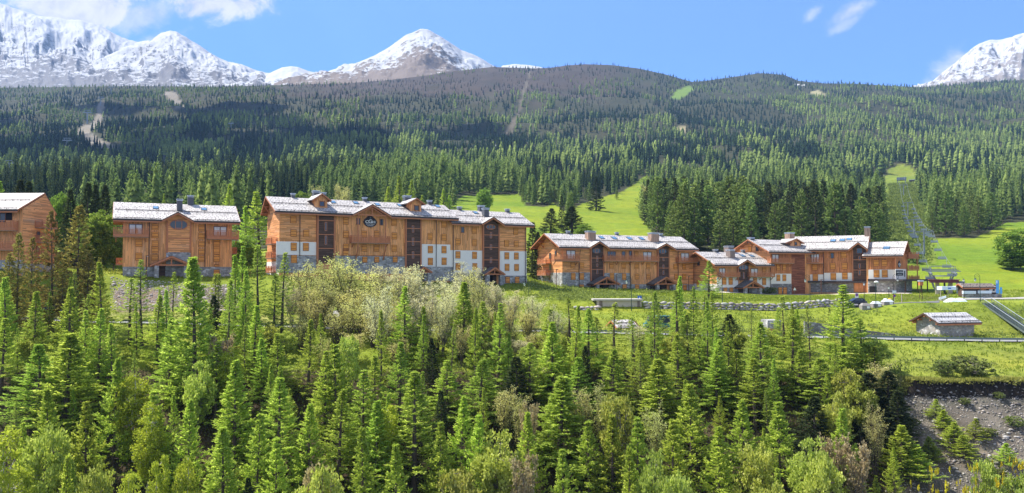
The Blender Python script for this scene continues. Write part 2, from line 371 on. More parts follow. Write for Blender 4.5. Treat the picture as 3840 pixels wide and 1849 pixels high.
L_CREAM = leaf_mat('cream_blossom', (0.46, 0.44, 0.24), (0.74, 0.71, 0.44), (0.82, 0.80, 0.58), .5, .03)
L_BROAD = leaf_mat('broadleaf_green', (0.10, 0.17, 0.03), (0.28, 0.39, 0.07), (0.40, 0.50, 0.13), .45, .03)
L_PINK = leaf_mat('pinkish_leaf_buds', (0.28, 0.21, 0.11), (0.58, 0.48, 0.27), (0.66, 0.58, 0.34), .4, .03)
L_YELF = leaf_mat('yellow_blossom', (0.45, 0.38, 0.03), (0.70, 0.60, 0.04), (0.78, 0.68, 0.08), .4, .02)
L_BUSH = leaf_mat('grey_green_bush_leaves', (0.10, 0.13, 0.04), (0.25, 0.30, 0.09), (0.38, 0.42, 0.16), .4, .03)
L_MIDL = leaf_mat('hillside_larch_needles', (0.06, 0.10, 0.028), (0.19, 0.27, 0.075), (0.32, 0.40, 0.13), 0.36, .03)
# ------------------------------------------------------------------ terrain
KU = np.array([-2600, 0, 460, 870, 1030, 1500, 1985, 2100, 2600, 2700, 2900, 3030, 3270, 3400, 3480, 3600, 3840, 6400], float)
def T(**kw):                       # u -> value table, interpolated over KU
    us = sorted(int(k[1:].replace('m', '-')) for k in kw); vs = [kw['u' + str(x).replace('-', 'm')] for x in us]
    return np.interp(KU, us, vs)
def zv(Y, v):                      # height of the ground seen at photo row v at depth Y
    b = (CV - v) / F; return Y * (sp + b * cp) / (cp - b * sp)
K = []                             # knots: (Y over KU, z over KU)
def knotz(Y, z): K.append((Y + 0 * KU, z + 0 * KU))
def knotv(Y, v): K.append((Y + 0 * KU, zv(Y + 0 * KU, v + 0 * KU)))
knotz(4.0, -68.0); knotz(40.0, -62.0); knotz(84.0, -36.0)
ez = zv(112.0, T(u0=1440, u3300=1440, u3340=1428, u3840=1428))
edge = T(u0=0, u3270=0, u3400=1)
K.append((T(u0=116, u3270=116, u3400=111.6), np.where(edge > 0.5, ez - 1.9, -14.2) + 0 * KU))
K.append((T(u0=117, u3270=117, u3400=112.0), np.where(edge > 0.5, ez, -13.6) + 0 * KU))
v3 = T(u0=1207, u460=1218, u1030=1232, u1500=1247, u1985=1252, u2600=1264, u3030=1274, u3400=1282, u3840=1290)
knotv(134.0, v3); K.append((T(u0=141, u2600=141, u2860=147, u3840=148), zv(134.0, v3) + 0.12))
Y5 = T(u0=146, u460=146, u870=146, u1500=150, u1985=155, u2100=164, u2900=166, u3270=163, u3400=160, u3840=160)
K.append((Y5, zv(Y5, T(u0=1160, u870=1172, u1500=1188, u1985=1186, u2100=1168, u2600=1162, u2900=1160, u3270=1147, u3400=1137, u3840=1130))))
Y6 = T(u0=149, u460=158, u870=160, u1030=158, u1500=168, u1985=184, u2100=168.5, u2900=168.5, u3030=168.5, u3270=176, u3400=182, u3840=186)
K.append((Y6, zv(Y6, T(u0=1016, u460=1048, u870=1052, u1030=1045, u1500=1090, u1985=1080, u2100=1133, u2900=1133, u3030=1133, u3270=1128, u3400=1127, u3840=1120))))
Y7 = T(u0=150, u460=160, u870=169, u1030=161, u1500=175, u1985=190, u2100=202, u2600=221, u2700=212, u2900=221, u3030=229, u3270=221, u3400=215, u3480=210, u3600=196, u3840=200)
z7 = zv(Y7, T(u0=1016, u460=1034, u870=1040, u1030=1035, u1500=1056, u1985=1068, u2100=1075, u2600=1090, u2700=1094, u2900=1104, u3030=1103, u3270=1098, u3400=1098, u3480=1103, u3600=1110, u3840=1106))
K.append((Y7, z7)); K.append((Y7 + 22, z7 + 1.2))
knotv(300.0, T(u0=880, u870=880, u1500=880, u2100=905, u2600=915, u3030=925, u3480=962, u3840=965))
knotv(420.0, T(u0=800, u870=795, u1500=800, u2100=850, u2600=862, u3030=872, u3480=884, u3840=880))
knotv(600.0, T(u0=738, u870=735, u1500=735, u2100=745, u2600=772, u3480=792, u3840=790))
knotv(900.0, T(u0=650, u1500=650, u2100=655, u2600=682, u3840=690))
knotv(1300.0, T(u0=565, u1500=560, u2600=578, u3840=580))
knotv(1800.0, T(u0=468, u1500=458, u2600=462, u3840=455))
knotv(2300.0, T(u0=392, u1500=350, u2100=330, u2600=378, u3030=372, u3840=345))
CRU = [-2600, -400, 0, 500, 800, 1050, 1300, 1450, 1600, 1700, 1800, 1850, 1900, 2000, 2060, 2130, 2200, 2300, 2400, 2500, 2600, 2650, 2690, 2760, 2860, 2950, 3000, 3100, 3250, 3350, 3480, 3600, 3700, 3840, 4200, 6400]
CRV = [330, 330, 328, 322, 325, 318, 312, 300, 282, 266, 255, 250, 252, 256, 254, 244, 240, 243, 256, 278, 306, 303, 297, 287, 273, 280, 302, 312, 315, 322, 327, 318, 308, 300, 300, 300]
KY = np.stack([k[0] for k in K]); KZ = np.stack([k[1] for k in K])
def base_z(u, Y):
    """u, Y arrays -> ground height (before the fine unevenness)"""
    u = np.asarray(u, float); Y = np.asarray(Y, float)
    ui = np.clip(np.searchsorted(KU, u) - 1, 0, len(KU) - 2); fu = np.clip((u - KU[ui]) / (KU[ui + 1] - KU[ui]), 0, 1)
    ky = KY[:, ui] * (1 - fu) + KY[:, ui + 1] * fu; kz = KZ[:, ui] * (1 - fu) + KZ[:, ui + 1] * fu
    cz = zv(2800.0, np.interp(u, CRU, CRV))
    ky = np.concatenate([ky, np.full((1,) + u.shape, 2800.0), np.full((1,) + u.shape, 3300.0), np.full((1,) + u.shape, 9000.0)])
    kz = np.concatenate([kz, cz[None], cz[None] - 130, cz[None] - 420])
    z = np.array(kz[0])
    for i in range(len(ky) - 1):
        f = np.clip((Y - ky[i]) / (ky[i + 1] - ky[i]), 0, 1); z = np.where(Y > ky[i], kz[i] + (kz[i + 1] - kz[i]) * f, z)
    return z
def ground_uY(u, Y):
    u, Y = np.broadcast_arrays(np.asarray(u, float), np.asarray(Y, float))
    x = (u - CU) / F * Y; z = base_z(u, Y)
    far = np.clip((Y - 260) / 300, 0, 1) * np.clip((2800 - Y) / 600, 0, 1)
    z = z + far * (fbm(x / 190, Y / 190, 4, 3) - 0.47) * np.minimum(Y * 0.035, 60)
    z = z + (fbm(x / 5, Y / 5, 3, 9) - 0.44) * np.where(Y < 134, 1.3, np.where(Y < 260, 0.35, 1.5))
    return z
def u_of(x, y): return CU + F * np.asarray(x, float) / np.asarray(y, float) * (1 + 0 * np.asarray(y, float))
def gz(x, y): return float(ground_uY(np.array([CU + F * x / y]), np.array([float(y)]))[0])
def gp(u, Y):
    """ground point at column u, depth Y"""
    return Vector(((u - CU) / F * Y, Y, float(ground_uY(np.array([float(u)]), np.array([float(Y)]))[0])))
def in_poly(u, v, poly):
    u = np.asarray(u); v = np.asarray(v); c = np.zeros(u.shape, bool); n = len(poly)
    for i in range(n):
        (x0, y0), (x1, y1) = poly[i], poly[(i + 1) % n]
        if y0 == y1: continue
        k = ((y0 > v) != (y1 > v)) & (u < (x1 - x0) * (v - y0) / (y1 - y0) + x0); c ^= k
    return c
def projn(x, y, z):
    f = y * cp + z * sp; return CU + F * x / f, CV - F * (-y * sp + z * cp) / f
MEADOWS = [[(1690, 760), (1740, 735), (1950, 728), (1975, 772), (2050, 775), (2075, 760), (2130, 800), (2170, 770), (2250, 742), (2330, 720), (2380, 690), (2425, 660), (2448, 690), (2420, 730), (2400, 770), (2415, 830), (2450, 880), (2500, 930), (2500, 1000), (1880, 1000), (1750, 860)],
           [(3440, 896), (3660, 892), (3710, 868), (3770, 835), (3900, 830), (4700, 820), (5400, 1150), (3300, 1150), (3380, 930)],
           [(430, 765), (500, 745), (560, 728), (640, 745), (860, 748), (880, 800), (400, 820)]]
LIFT_CUT = [(3318, 990), (3312, 905), (3312, 760), (3318, 690), (3326, 640), (3385, 612), (3436, 640), (3438, 700), (3470, 800), (3500, 905), (3510, 990)]
PISTES = [[(2515, 372), (2535, 340), (2590, 318), (2600, 335), (2560, 372)], [(2518, 486), (2560, 478), (2585, 488), (2560, 500)],
          [(3035, 345), (3070, 338), (3100, 360), (3060, 365)], [(1890, 520), (1905, 470), (1937, 430), (1960, 340), (1985, 268), (1993, 268), (1972, 340), (1946, 440), (1920, 500), (1905, 525)]]
GREYCUT = [[(280, 500), (300, 478), (350, 455), (372, 380), (392, 380), (385, 470), (335, 490), (370, 520), (440, 548), (440, 566), (340, 552), (300, 520)], [(610, 345), (660, 345), (690, 400), (655, 400)]]
def cleared(u, v):
    c = np.zeros(np.asarray(u).shape, bool)
    for p in MEADOWS + [LIFT_CUT] + PISTES + GREYCUT: c |= in_poly(u, v, p)
    return c
def lerpc(a, b, f): f = np.asarray(f)[..., None]; return np.asarray(a) * (1 - f) + np.asarray(b) * f
def build_ground():
    us = np.concatenate([np.linspace(-2600, -300, 60), np.arange(-280, 4130, 11.0), np.linspace(4150, 6400, 60)])
    ys = np.concatenate([np.linspace(4, 80, 16), np.arange(82, 111, 1.0), np.array([111, 111.3, 111.62, 111.98, 112.3, 113, 114, 115]), np.arange(116, 236, 0.9), np.arange(236, 330, 3.0), np.arange(332, 700, 6.0),
                         np.arange(706, 1300, 16.0), np.arange(1310, 2820, 28.0), np.array([2850, 2950, 3100, 3300, 4500, 6000, 9000])])
    U, Yg = np.meshgrid(us, ys); Z = ground_uY(U, Yg); Xg = (U - CU) / F * Yg
    pu, pv = projn(Xg, Yg, Z)
    n1 = fbm(Xg / 9, Yg / 9, 4, 21); n2 = fbm(Xg / 60, Yg / 60, 4, 31); n3 = fbm(Xg / 2.2, Yg / 2.2, 3, 41)
    grass = lerpc((0.13, 0.18, 0.022), (0.225, 0.265, 0.032), np.clip(n1 * 1.5 - 0.2, 0, 1))
    grass = lerpc(grass, (0.20, 0.21, 0.05), np.clip(n2 * 2.4 - 1.25, 0, 0.6))
    litter = lerpc((0.035, 0.028, 0.018), (0.085, 0.065, 0.04), n1)
    forest = lerpc((0.03, 0.035, 0.018), (0.06, 0.06, 0.03), n1)
    heath = lerpc((0.042, 0.034, 0.027), (0.075, 0.058, 0.045), n2)
    scree = lerpc((0.075, 0.067, 0.056), (0.21, 0.19, 0.16), np.clip(n3 * 1.5 - 0.25, 0, 1))
    C = np.array(grass)
    w = np.clip((Yg - 236) / 8, 0, 1) * np.ones_like(U); C = lerpc(C, forest, w)
    hz = np.clip((395 - pv + (n2 - 0.5) * 140) / 60, 0, 1) * (Yg > 1000); hz = hz * np.clip((2500 - pu + (n2 - .5) * 400) / 300, 0, 1) * np.clip((pu - 900 + (n2 - .5) * 300) / 300, 0, 1); C = lerpc(C, heath, hz)
    mead = np.zeros_like(U, bool)
    for p in MEADOWS: mead |= in_poly(pu, pv, p) & (Yg > 215)
    mg = lerpc((0.122, 0.195, 0.016), (0.21, 0.252, 0.02), np.clip(n2 * 2.2 - 0.6 + (n1 - .5) * .5, 0, 1)); C[mead] = mg[mead]
    lc = in_poly(pu, pv, LIFT_CUT) & (Yg > 236); C[lc] = (grass * 0.8 + np.array([.0, .012, .005]))[lc]
    for i, p in enumerate(PISTES):
        k = in_poly(pu, pv, p) & (Yg > 400); C[k] = [(0.14, 0.22, 0.04), (0.30, 0.26, 0.16), (0.27, 0.25, 0.14), (0.115, 0.10, 0.075)][i]
    for p in GREYCUT: k = in_poly(pu, pv, p) & (Yg > 400); C[k] = (0.20, 0.18, 0.15)
    sn = (Yg > 2450) & (pu > 1850) & (pu < 3050) & (n1 + (n2 - .5) > 0.95) & (pv < 330); C[sn] = (0.75, 0.77, 0.8)
    edge = np.interp(U, [3290, 3370], [0, 1]) + (n1 - .5) * .5
    low = Yg < np.interp(U, [3270, 3400], [116.8, 112.0])
    C[low] = litter[low]
    sc = low & (edge > 0.5); C[sc] = scree[sc]
    soil = (edge > 0.45) & (Yg > 111.2) & (Yg < 111.99); C[soil] = (0.03, 0.024, 0.02)
    straw = (edge > 0.5) & (Yg >= 111.99) & (Yg < 113.5); C[straw] = lerpc(C, (0.27, 0.23, 0.10), 0.6 * np.ones_like(U))[straw]
    lb = (pu > 415 + n1 * 60) & (pu < 900 + n1 * 60) & (pv > 1070 + n3 * 30) & (n1 < .62) & (Yg > 145.5) & (Yg < 161); C[lb] = (scree * [1.15, 1.05, 1.0])[lb]
    bank = (Yg > 142) & (Yg < 146 + 0 * U) & (n1 > .45); C[bank] = lerpc(C, (0.26, 0.25, 0.10), 0.55 * np.ones_like(U))[bank]
    vg = (pu > 3380) & (pu < 3560) & (pv > 1090) & (pv < 1130) & (Yg > 175) & (Yg < 200); C[vg] = lerpc(C, (0.10, 0.085, 0.06), 0.7 * np.ones_like(U))[vg]  # dark patch: the bent building's cast shadow painted into the bank colour
    h, wd = U.shape; i = np.arange(h * wd).reshape(h, wd)
    q = np.stack([i[:-1, :-1], i[:-1, 1:], i[1:, 1:], i[1:, :-1]], -1).reshape(-1, 4)
    m, t, b, o = mat('ground_cover_soil_and_grass', 0.95, 0.1)
    at = t.add('ShaderNodeAttribute', attribute_name='tint'); tc = t.add('ShaderNodeTexCoord'); ob = tc.outputs['Object']
    a1 = t.noise(ob, 1.6, 5, 0.7); a2 = t.noise(ob, 0.28, 4, 0.6); f = t.math('ADD', t.math('MULTIPLY', a1, 0.6), t.math('MULTIPLY', a2, 0.4))
    c = t.mix(t.smooth(f, 0.3, 0.7), t.mix(1.0, at.outputs['Color'], (0.62, 0.66, 0.6), 'MULTIPLY'), t.mix(1.0, at.outputs['Color'], (1.3, 1.25, 1.2), 'MULTIPLY'))
    sw = t.noise(t.mapping(ob, (.03, .11, .11), (0, 0, .25)), 1.0, 6, .62, .4); c = t.mix(t.math('MULTIPLY', t.smooth(sw, .42, .72), .45), c, t.mix(1.0, c, (1.28, 1.02, .9), 'MULTIPLY')); c = t.mix(t.math('MULTIPLY', t.smooth(sw, .46, .28), .5), c, t.mix(1.0, c, (.62, .74, .7), 'MULTIPLY'))
    t.link(c, b.inputs['Base Color']); bump(t, b, a1, 0.6, 0.25)
    o = np_obj('ground', np.stack([Xg, Yg, Z], -1).reshape(-1, 3), [q], m, col=C.reshape(-1, 3), smooth=True)
    tag(o, kind='structure')
build_ground()

def strip(name, m, pts0, pts1, dz=0.03, n=None):
    """a sheet between two lines of (u, Y) points, laid on the ground"""
    v = []; f = []
    N = n or 60
    def samp(p, t):
        us = [a for a, _ in p]; return np.interp(t, np.linspace(0, 1, len(p)), us), np.interp(t, np.linspace(0, 1, len(p)), [b for _, b in p])
    M = 5
    for i in range(N + 1):
        (ua, ya), (ub, yb) = samp(pts0, i / N), samp(pts1, i / N)
        for j in range(M + 1):
            f_ = j / M; v.append(tuple(gp(ua + (ub - ua) * f_, ya + (yb - ya) * f_) + Vector((0, 0, dz))))
    for i in range(N):
        for j in range(M):
            a = i * (M + 1) + j; f.append((a, a + 1, a + M + 2, a + M + 1))
    return tag(np_obj(name, v, [np.array(f)], m), kind='structure')
ASPH = plain('pale_worn_asphalt', (0.22, 0.22, 0.215), 0.9, 0, 0.2, 0.6); GRAV = plain('light_gravel', (0.32, 0.30, 0.27), 0.95, 0, 0.2, 1.2); CONC = plain('pale_concrete', (0.56, 0.49, 0.41), 0.9, 0, 0.2, 0.8)
strip('road', ASPH, [(-900, 135.6), (4600, 135.6)], [(-900, 140.2), (4600, 140.2)], 0.22, 400)
strip('upper_road', GRAV, [(1180, 146), (1420, 147.5), (1560, 146)], [(1180, 149.5), (1420, 151), (1560, 149.5)], 0.25, 60)
strip('parking_area', plain('dull_asphalt', (0.13, 0.13, 0.125), 0.9, 0, 0.2, 0.6), [(3150, 163), (3400, 162.5), (3520, 162.5)], [(3150, 168), (3400, 168), (3520, 170)], 0.06, 50)
strip('gravel_path', GRAV, [(3520, 172), (3700, 180), (3900, 178)], [(3560, 186), (3700, 187.5), (4000, 193)], 0.12, 40)
strip('forecourt', CONC, [(2680, 208), (2900, 216), (3020, 222), (3270, 215), (3420, 209)], [(2680, 211.5), (2900, 220.5), (3020, 227), (3270, 220), (3420, 215)], 0.05, 60)

# ------------------------------------------------------------------ mountains
def mountain(name, crest, foot, Yc, Yf, rough, mat_, seed, back=700, nu=420, nt=150, depthvar=0.0):
    cu = np.array([c[0] for c in crest], float); cv = np.array([c[1] for c in crest], float)
    us = np.linspace(cu[0], cu[-1], nu); ts = np.concatenate([np.linspace(-1, -0.1, 6), np.linspace(0, 1, nt)])
    vc = np.interp(us, cu, cv); vf = np.interp(us, [f[0] for f in foot], [f[1] for f in foot])
    U, Tt = np.meshgrid(us, ts)
    Ycu = Yc + depthvar * (fbm(us / 150, us * 0, 3, seed) - 0.5)
    zc = zv(Ycu, vc); zf = zv(Yf + 0 * us, vf)
    tp = np.clip(Tt, 0, 1)
    prof = tp ** 0.92
    Y = Ycu[None] + (Yf - Ycu[None]) * tp - np.minimum(Tt, 0) * back
    Z = zc[None] + (zf - zc)[None] * prof + np.minimum(Tt, 0) * back * 0.55
    X = (U - CU) / F * Ycu[None] + ((U - CU) / F * (Y - Ycu[None]))
    env = np.sin(np.pi * np.clip(tp, 0, 1) ** 0.7) * 0.9 + 0.10
    ru = (U - np.interp(0.5, [0, 1], [cu[0], cu[-1]])) * Yc / F
    rid = fbm(ru / 420 + 0.35 * Tt, Tt * 1.1 + 5, 5, seed, True); n = fbm(ru / 120, Tt * 7, 5, seed + 5)
    gul = fbm(ru / 95 + 2.2 * (rid - .6), Tt * 1.6 + 3, 4, seed + 9, True)
    Z = Z + (gul - .6) * rough * .28 * np.maximum(env, .12) + (rid - 0.62) * rough * 1.1 * env + (n - 0.48) * rough * 0.7 * np.where(Tt < 0, 0, 1) * np.maximum(env, 0.16)
    h, wd = U.shape; i = np.arange(h * wd).reshape(h, wd)
    q = np.stack([i[:-1, :-1], i[1:, :-1], i[1:, 1:], i[:-1, 1:]], -1).reshape(-1, 4)
    alt = np.clip(1 - tp, 0, 1)
    col = np.stack([alt, np.clip(n * 1.4 - .2, 0, 1), rid], -1).reshape(-1, 3)
    o = np_obj(name, np.stack([X, Y, Z], -1).reshape(-1, 3), [q], mat_, col=col, smooth=False)
    return tag(o, kind='structure')
def snow_mat(name, rock1, rock2, bias, altk, streak=(0.012, 0.012, 0.03), rot=0.0, heath=None, bscale=0.004):
    m, t, b, o = mat(name, 0.8, 0.1); at = t.add('ShaderNodeAttribute', attribute_name='tint'); s_ = t.add('ShaderNodeSeparateColor'); t.link(at.outputs['Color'], s_.inputs[0])
    ge = t.add('ShaderNodeNewGeometry'); tc = t.add('ShaderNodeTexCoord'); ob = tc.outputs['Object']
    mp = t.mapping(ob, streak, (0, rot, 0)); a = t.noise(mp, 1.0, 9, 0.68, 0.6); a2 = t.noise(ob, bscale, 6, 0.62, 0.3)
    sz = t.add('ShaderNodeSeparateXYZ'); t.link(ge.outputs['Normal'], sz.inputs[0])
    k = t.math('ADD', t.math('MULTIPLY', t.math('SUBTRACT', a, 0.5), 2.4), t.math('MULTIPLY', t.math('SUBTRACT', a2, 0.5), 1.1))
    k = t.math('ADD', k, t.math('MULTIPLY', t.math('SUBTRACT', s_.outputs[0], 0.5), altk))
    k = t.math('ADD', k, t.math('MULTIPLY', t.math('SUBTRACT', sz.outputs[2], 0.8), 1.2)); k = t.math('ADD', k, bias)
    sn = t.smooth(k, -0.06, 0.06)
    rock = t.mix(t.noise(ob, 0.02, 5, 0.6), rock1, rock2)
    if heath: rock = t.mix(t.smooth(s_.outputs[0], 0.75, 0.45), rock, heath)
    t.link(t.mix(sn, rock, t.mix(a2, (0.34, 0.345, 0.36), (0.47, 0.475, 0.485))), b.inputs['Base Color'])
    bump(t, b, t.math('ADD', a, t.math('MULTIPLY', sn, 0.3)), 0.5, 8.0)
    return m
SN1 = snow_mat('deep_snow_and_rock', (0.11, 0.11, 0.125), (0.17, 0.16, 0.16), 0.15, 1.15, (0.024, 0.010, 0.055))
SN2 = snow_mat('snow_patched_scree', (0.13, 0.115, 0.105), (0.24, 0.205, 0.18), -0.05, 1.0, (0.030, 0.014, 0.055), 0.35, (0.16, 0.125, 0.10))
SN3 = snow_mat('streaked_snow_slope', (0.14, 0.125, 0.115), (0.25, 0.22, 0.2), -0.02, 0.6, (0.022, 0.022, 0.006), 0.75)
mountain('snow_massif', [(-700, -140), (-300, -60), (0, 18), (60, 40), (120, 60), (180, 66), (240, 72), (300, 78), (360, 95), (400, 118), (440, 140), (500, 156), (545, 152), (590, 175), (660, 240), (740, 330)],
         [(-700, 345), (0, 345), (400, 345), (740, 360)], 5600, 3500, 210, SN1, 11)
mountain('snow_peak', [(150, 350), (250, 300), (300, 265), (370, 215), (440, 190), (510, 172), (550, 155), (590, 125), (625, 113), (650, 118), (690, 143), (740, 172), (790, 205), (850, 233), (900, 245), (960, 268), (1010, 282), (1080, 300), (1150, 320)],
         [(150, 352), (1150, 340)], 4600, 3450, 150, SN1, 23)
mountain('snow_knoll', [(940, 320), (985, 290), (1010, 270), (1050, 252), (1085, 248), (1110, 250), (1150, 266), (1200, 276), (1260, 290)], [(940, 345), (1260, 345)], 4100, 3500, 60, SN1, 31, nu=120, nt=50)
mountain('rocky_peak', [(1020, 318), (1120, 300), (1190, 280), (1260, 255), (1330, 235), (1400, 208), (1450, 180), (1490, 150), (1520, 128), (1545, 118), (1572, 104), (1582, 104), (1600, 107), (1640, 130), (1680, 155), (1730, 190), (1780, 208), (1820, 228), (1850, 244), (1900, 262), (1980, 285), (2100, 310)],
         [(1020, 330), (1400, 318), (1700, 300), (1900, 300), (2100, 325)], 3900, 2950, 120, SN2, 47)
mountain('distant_snow_ridge', [(1850, 275), (1885, 246), (1930, 240), (1985, 244), (2030, 252), (2100, 290)], [(1850, 300), (2100, 310)], 4300, 3500, 50, SN1, 53, nu=80, nt=40)
mountain('streaked_mountain', [(3420, 345), (3490, 322), (3540, 280), (3600, 235), (3650, 195), (3690, 165), (3730, 150), (3765, 148), (3800, 142), (3850, 136), (3950, 90), (4200, 20), (4700, 120), (5200, 330)],
         [(3420, 348), (3560, 335), (3840, 335), (5200, 350)], 4700, 3050, 170, SN3, 61)

# ------------------------------------------------------------------ haze
def build_haze():
    mb = MB(); m = bpy.data.materials.new('valley_air'); m.use_nodes = True; t = NT(m.node_tree); t.n.clear()
    out = t.add('ShaderNodeOutputMaterial'); v = t.add('ShaderNodeVolumePrincipled')
    v.inputs['Color'].default_value = (0.36, 0.60, 1.0, 1); v.inputs['Density'].default_value = 0.000062; v.inputs['Anisotropy'].default_value = 0.0
    t.link(v.outputs[0], out.inputs['Volume'])
    mb.box(-9000, 9000, -60, 9100, -480, 1900, m); o = mb.build('haze'); tag(o, kind='stuff')
build_haze()
# ------------------------------------------------------------------ chalets
def c1(x, y): return (x / 2.683, 650 + y / 2.683)
def c2(x, y): return (960 + x / 2.683, 650 + y / 2.683)
def c3(x, y): return (1460 + x / 2.683, 650 + y / 2.683)
def c4(x, y): return (1980 + x / 3.68, 820 + y / 3.68)
def c5(x, y): return (2580 + x / 3.68, 820 + y / 3.68)
def c6(x, y): return (3100 + x / 2.584, 820 + y / 2.584)
def c8(x, y): return (x / 3.1, 600 + y / 3.1)
class Wing:
    """one straight wing of a building: x runs along the front, y into the building, z up"""
    def __init__(s, cf, pl, pr, vb, root=None, name=None):
        (u0, Y0), (u1, Y1) = pl, pr
        a = P(u0, vb, Y0); b = P(u1, vb, Y1); s.O = a; s.ang = math.atan2(b.y - a.y, b.x - a.x); s.L = math.hypot(b.x - a.x, b.y - a.y)
        s.M = Matrix.Translation(a) @ Matrix.Rotation(s.ang, 4, 'Z'); s.Mi = s.M.inverted(); s.cf = cf
        s.cam = s.Mi @ Vector((0, 0, 0)); s.R3 = s.Mi.to_3x3(); s.roof_ = None
        if root is None:
            s.root = empty(name, a, s.ang); s.rel = Matrix.Identity(4); s.root['M'] = [list(r) for r in s.M]; s.M0 = s.M
        else: s.root = root.root; s.M0 = root.M0; s.rel = s.M0.inverted() @ s.M
        s.tanp = 0.45
    def lr(s, x, y, cf=None):
        u, v = (cf or s.cf)(x, y); return s.R3 @ ray(u, v)
    def fp(s, x, y, d=0.0):
        """crop pixel -> (x, z) on the plane d metres in front of the wall"""
        r = s.lr(x, y); t = (-d - s.cam.y) / r.y; p = s.cam + r * t; return p.x, p.z
    def sp(s, x, y, xs):
        """crop pixel -> (y, z) on the plane x = xs"""
        r = s.lr(x, y); t = (xs - s.cam.x) / r.x; p = s.cam + r * t; return p.y, p.z
    def rp(s, x, y):
        """crop pixel -> point on the front roof slope"""
        r = s.lr(x, y); t = (s.ze + (s.cam.y + s.ov) * s.tanp - s.cam.z) / (r.z - r.y * s.tanp); return s.cam + r * t
    def at(s, x, y, yy):
        r = s.lr(x, y); t = (yy - s.cam.y) / r.y; return s.cam + r * t
    def put(s, mb, name, parent=None, smooth=False, label=None):
        if parent is None:
            o = mb.build(name, s.root, smooth); o.matrix_basis = s.rel
        else: o = mb.build(name, parent, smooth)
        if label: o['label'] = label
        return o
    def zr(s, y): return s.ze + (y + s.ov) * s.tanp
    def roof(s, el, er, rl, rr=None, pitch=25, ov=1.3, notches=(), wall=None, s0=None, s1=None, h=None, ze=None, gmat=None, mt=None, base=-5, th=0.34, roof_mat=None, rear=1.0):
        s.tanp = math.tan(R(pitch)); s.ov = ov
        xl, zl = s.fp(*el, ov); xr, zr_ = s.fp(*er, ov)
        s.ze = ze if ze is not None else (zl + zr_) / 2
        s.s0 = xl if s0 is None else s0; s.s1 = xr if s1 is None else s1
        hs = [s.rp(*p).y for p in (rl, rr) if p is not None]; s.h = h if h is not None else sum(hs) / len(hs)
        print('ROOF', s.root.name, 'ang %.1f L %.1f' % (math.degrees(s.ang), s.L), 'z eave l/r %.2f %.2f' % (zl, zr_), 'x %.1f %.1f' % (s.s0, s.s1), 'h', ['%.1f' % q for q in hs], 'ridge x', ['%.1f' % s.rp(*p).x for p in (rl, rr) if p is not None])
        mb = MB(); RM = roof_mat or SLATE
        z = s.zr; poly = [(s.s0, -ov, s.ze)]
        s.notch = []
        for (xa, xl_, xr_, ya) in notches:
            ax, az_ = s.fp(xa, ya, ov + 0.3); wl = s.fp(xl_, ya, ov)[0]; wr = s.fp(xr_, ya, ov)[0]
            ax = (wl + wr) / 2 if abs(ax - (wl + wr) / 2) < 0.6 else ax
            r = min(az_ - s.ze, (s.h + ov) * s.tanp - 0.3); ym = -ov + r / s.tanp
            poly += [(wl, -ov, s.ze), (ax, ym, s.ze + r), (wr, -ov, s.ze)]; s.notch.append((ax, wl, wr, r, ym))
        poly += [(s.s1, -ov, s.ze), (s.s1, s.h, z(s.h)), (s.s0, s.h, z(s.h))]
        mb.slab(poly, th, RM, FASCIA, SOFFIT)
        hb = s.h + (s.h + ov) * rear; tb = s.tanp / rear
        mb.slab([(s.s0, s.h, z(s.h)), (s.s1, s.h, z(s.h)), (s.s1, hb, s.ze), (s.s0, hb, s.ze)], th, RM, FASCIA, SOFFIT)
        for (ax, wl, wr, r, ym) in s.notch:
            yf = -ov - 0.35; za = s.ze + r
            mb.slab([(wl, yf, s.ze), (ax, yf, za), (ax, ym, za), (wl, -ov, s.ze)], th * 0.8, RM, FASCIA, SOFFIT)
            mb.slab([(ax, yf, za), (wr, yf, s.ze), (wr, -ov, s.ze), (ax, ym, za)], th * 0.8, RM, FASCIA, SOFFIT)
        s.roof_ = s.put(mb, 'roof')
        b = MB()
        for yy in (-ov + 0.25, s.h * 0.42):      # snow bars
            segs = [s.s0 + .3] + [q for n in s.notch for q in ((n[1] - .2, n[2] + .2) if yy < 0 else ())] + [s.s1 - .3]
            for a, c in zip(segs[::2], segs[1::2]):
                if c - a > 0.5:
                    b.bar((a, yy, z(yy) + 0.16), (c, yy, z(yy) + 0.16), 0.10, 0.12, FASCIA)
                    for k in range(int((c - a) / 1.5)): b.bar((a + 0.6 + k * 1.5, yy, z(yy) - .02), (a + 0.6 + k * 1.5, yy, z(yy) + 0.24), 0.1, 0.08, FASCIA)
        s.put(b, 'snow_guard', s.roof_)
        b = MB()                                  # bargeboards, eaves board, gablet boards
        for xs in (s.s0, s.s1):
            for ya, yb in ((-ov, s.h), (hb, s.h)): b.bar((xs, ya, s.ze - .17), (xs, yb, z(s.h) - .17), 0.10, 0.26, W_D if RM is SLATE_H else W_B)
        segs = [s.s0] + [q for n in s.notch for q in (n[1], n[2])] + [s.s1]
        for a, c in zip(segs[::2], segs[1::2]): b.box(a + 0.06, c - 0.06, -ov + 0.03, -ov + 0.15, s.ze - th - 0.28, s.ze - th + .04, W_B)
        for (ax, wl, wr, r, ym) in s.notch:
            yf = -ov - 0.32
            for wx in (wl, wr): b.bar((wx, yf, s.ze - .38), (ax, yf, s.ze + r - .38), 0.12, 0.30, W_B)
        s.put(b, 'bargeboard', s.roof_)
        w0, w1 = wall; s.w0, s.w1 = w0, w1; D = s.h + s.h * rear
        s.D = D; s.zy = lambda y: s.zr(y) if y <= s.h else s.zr(s.h) - (y - s.h) * tb
        zt = lambda y: s.zy(y) - th - 0.03
        mb = MB(); G = gmat or W_H
        pr = [(0, base), (D, base), (D, zt(D)), (s.h, zt(s.h)), (0, zt(0))]
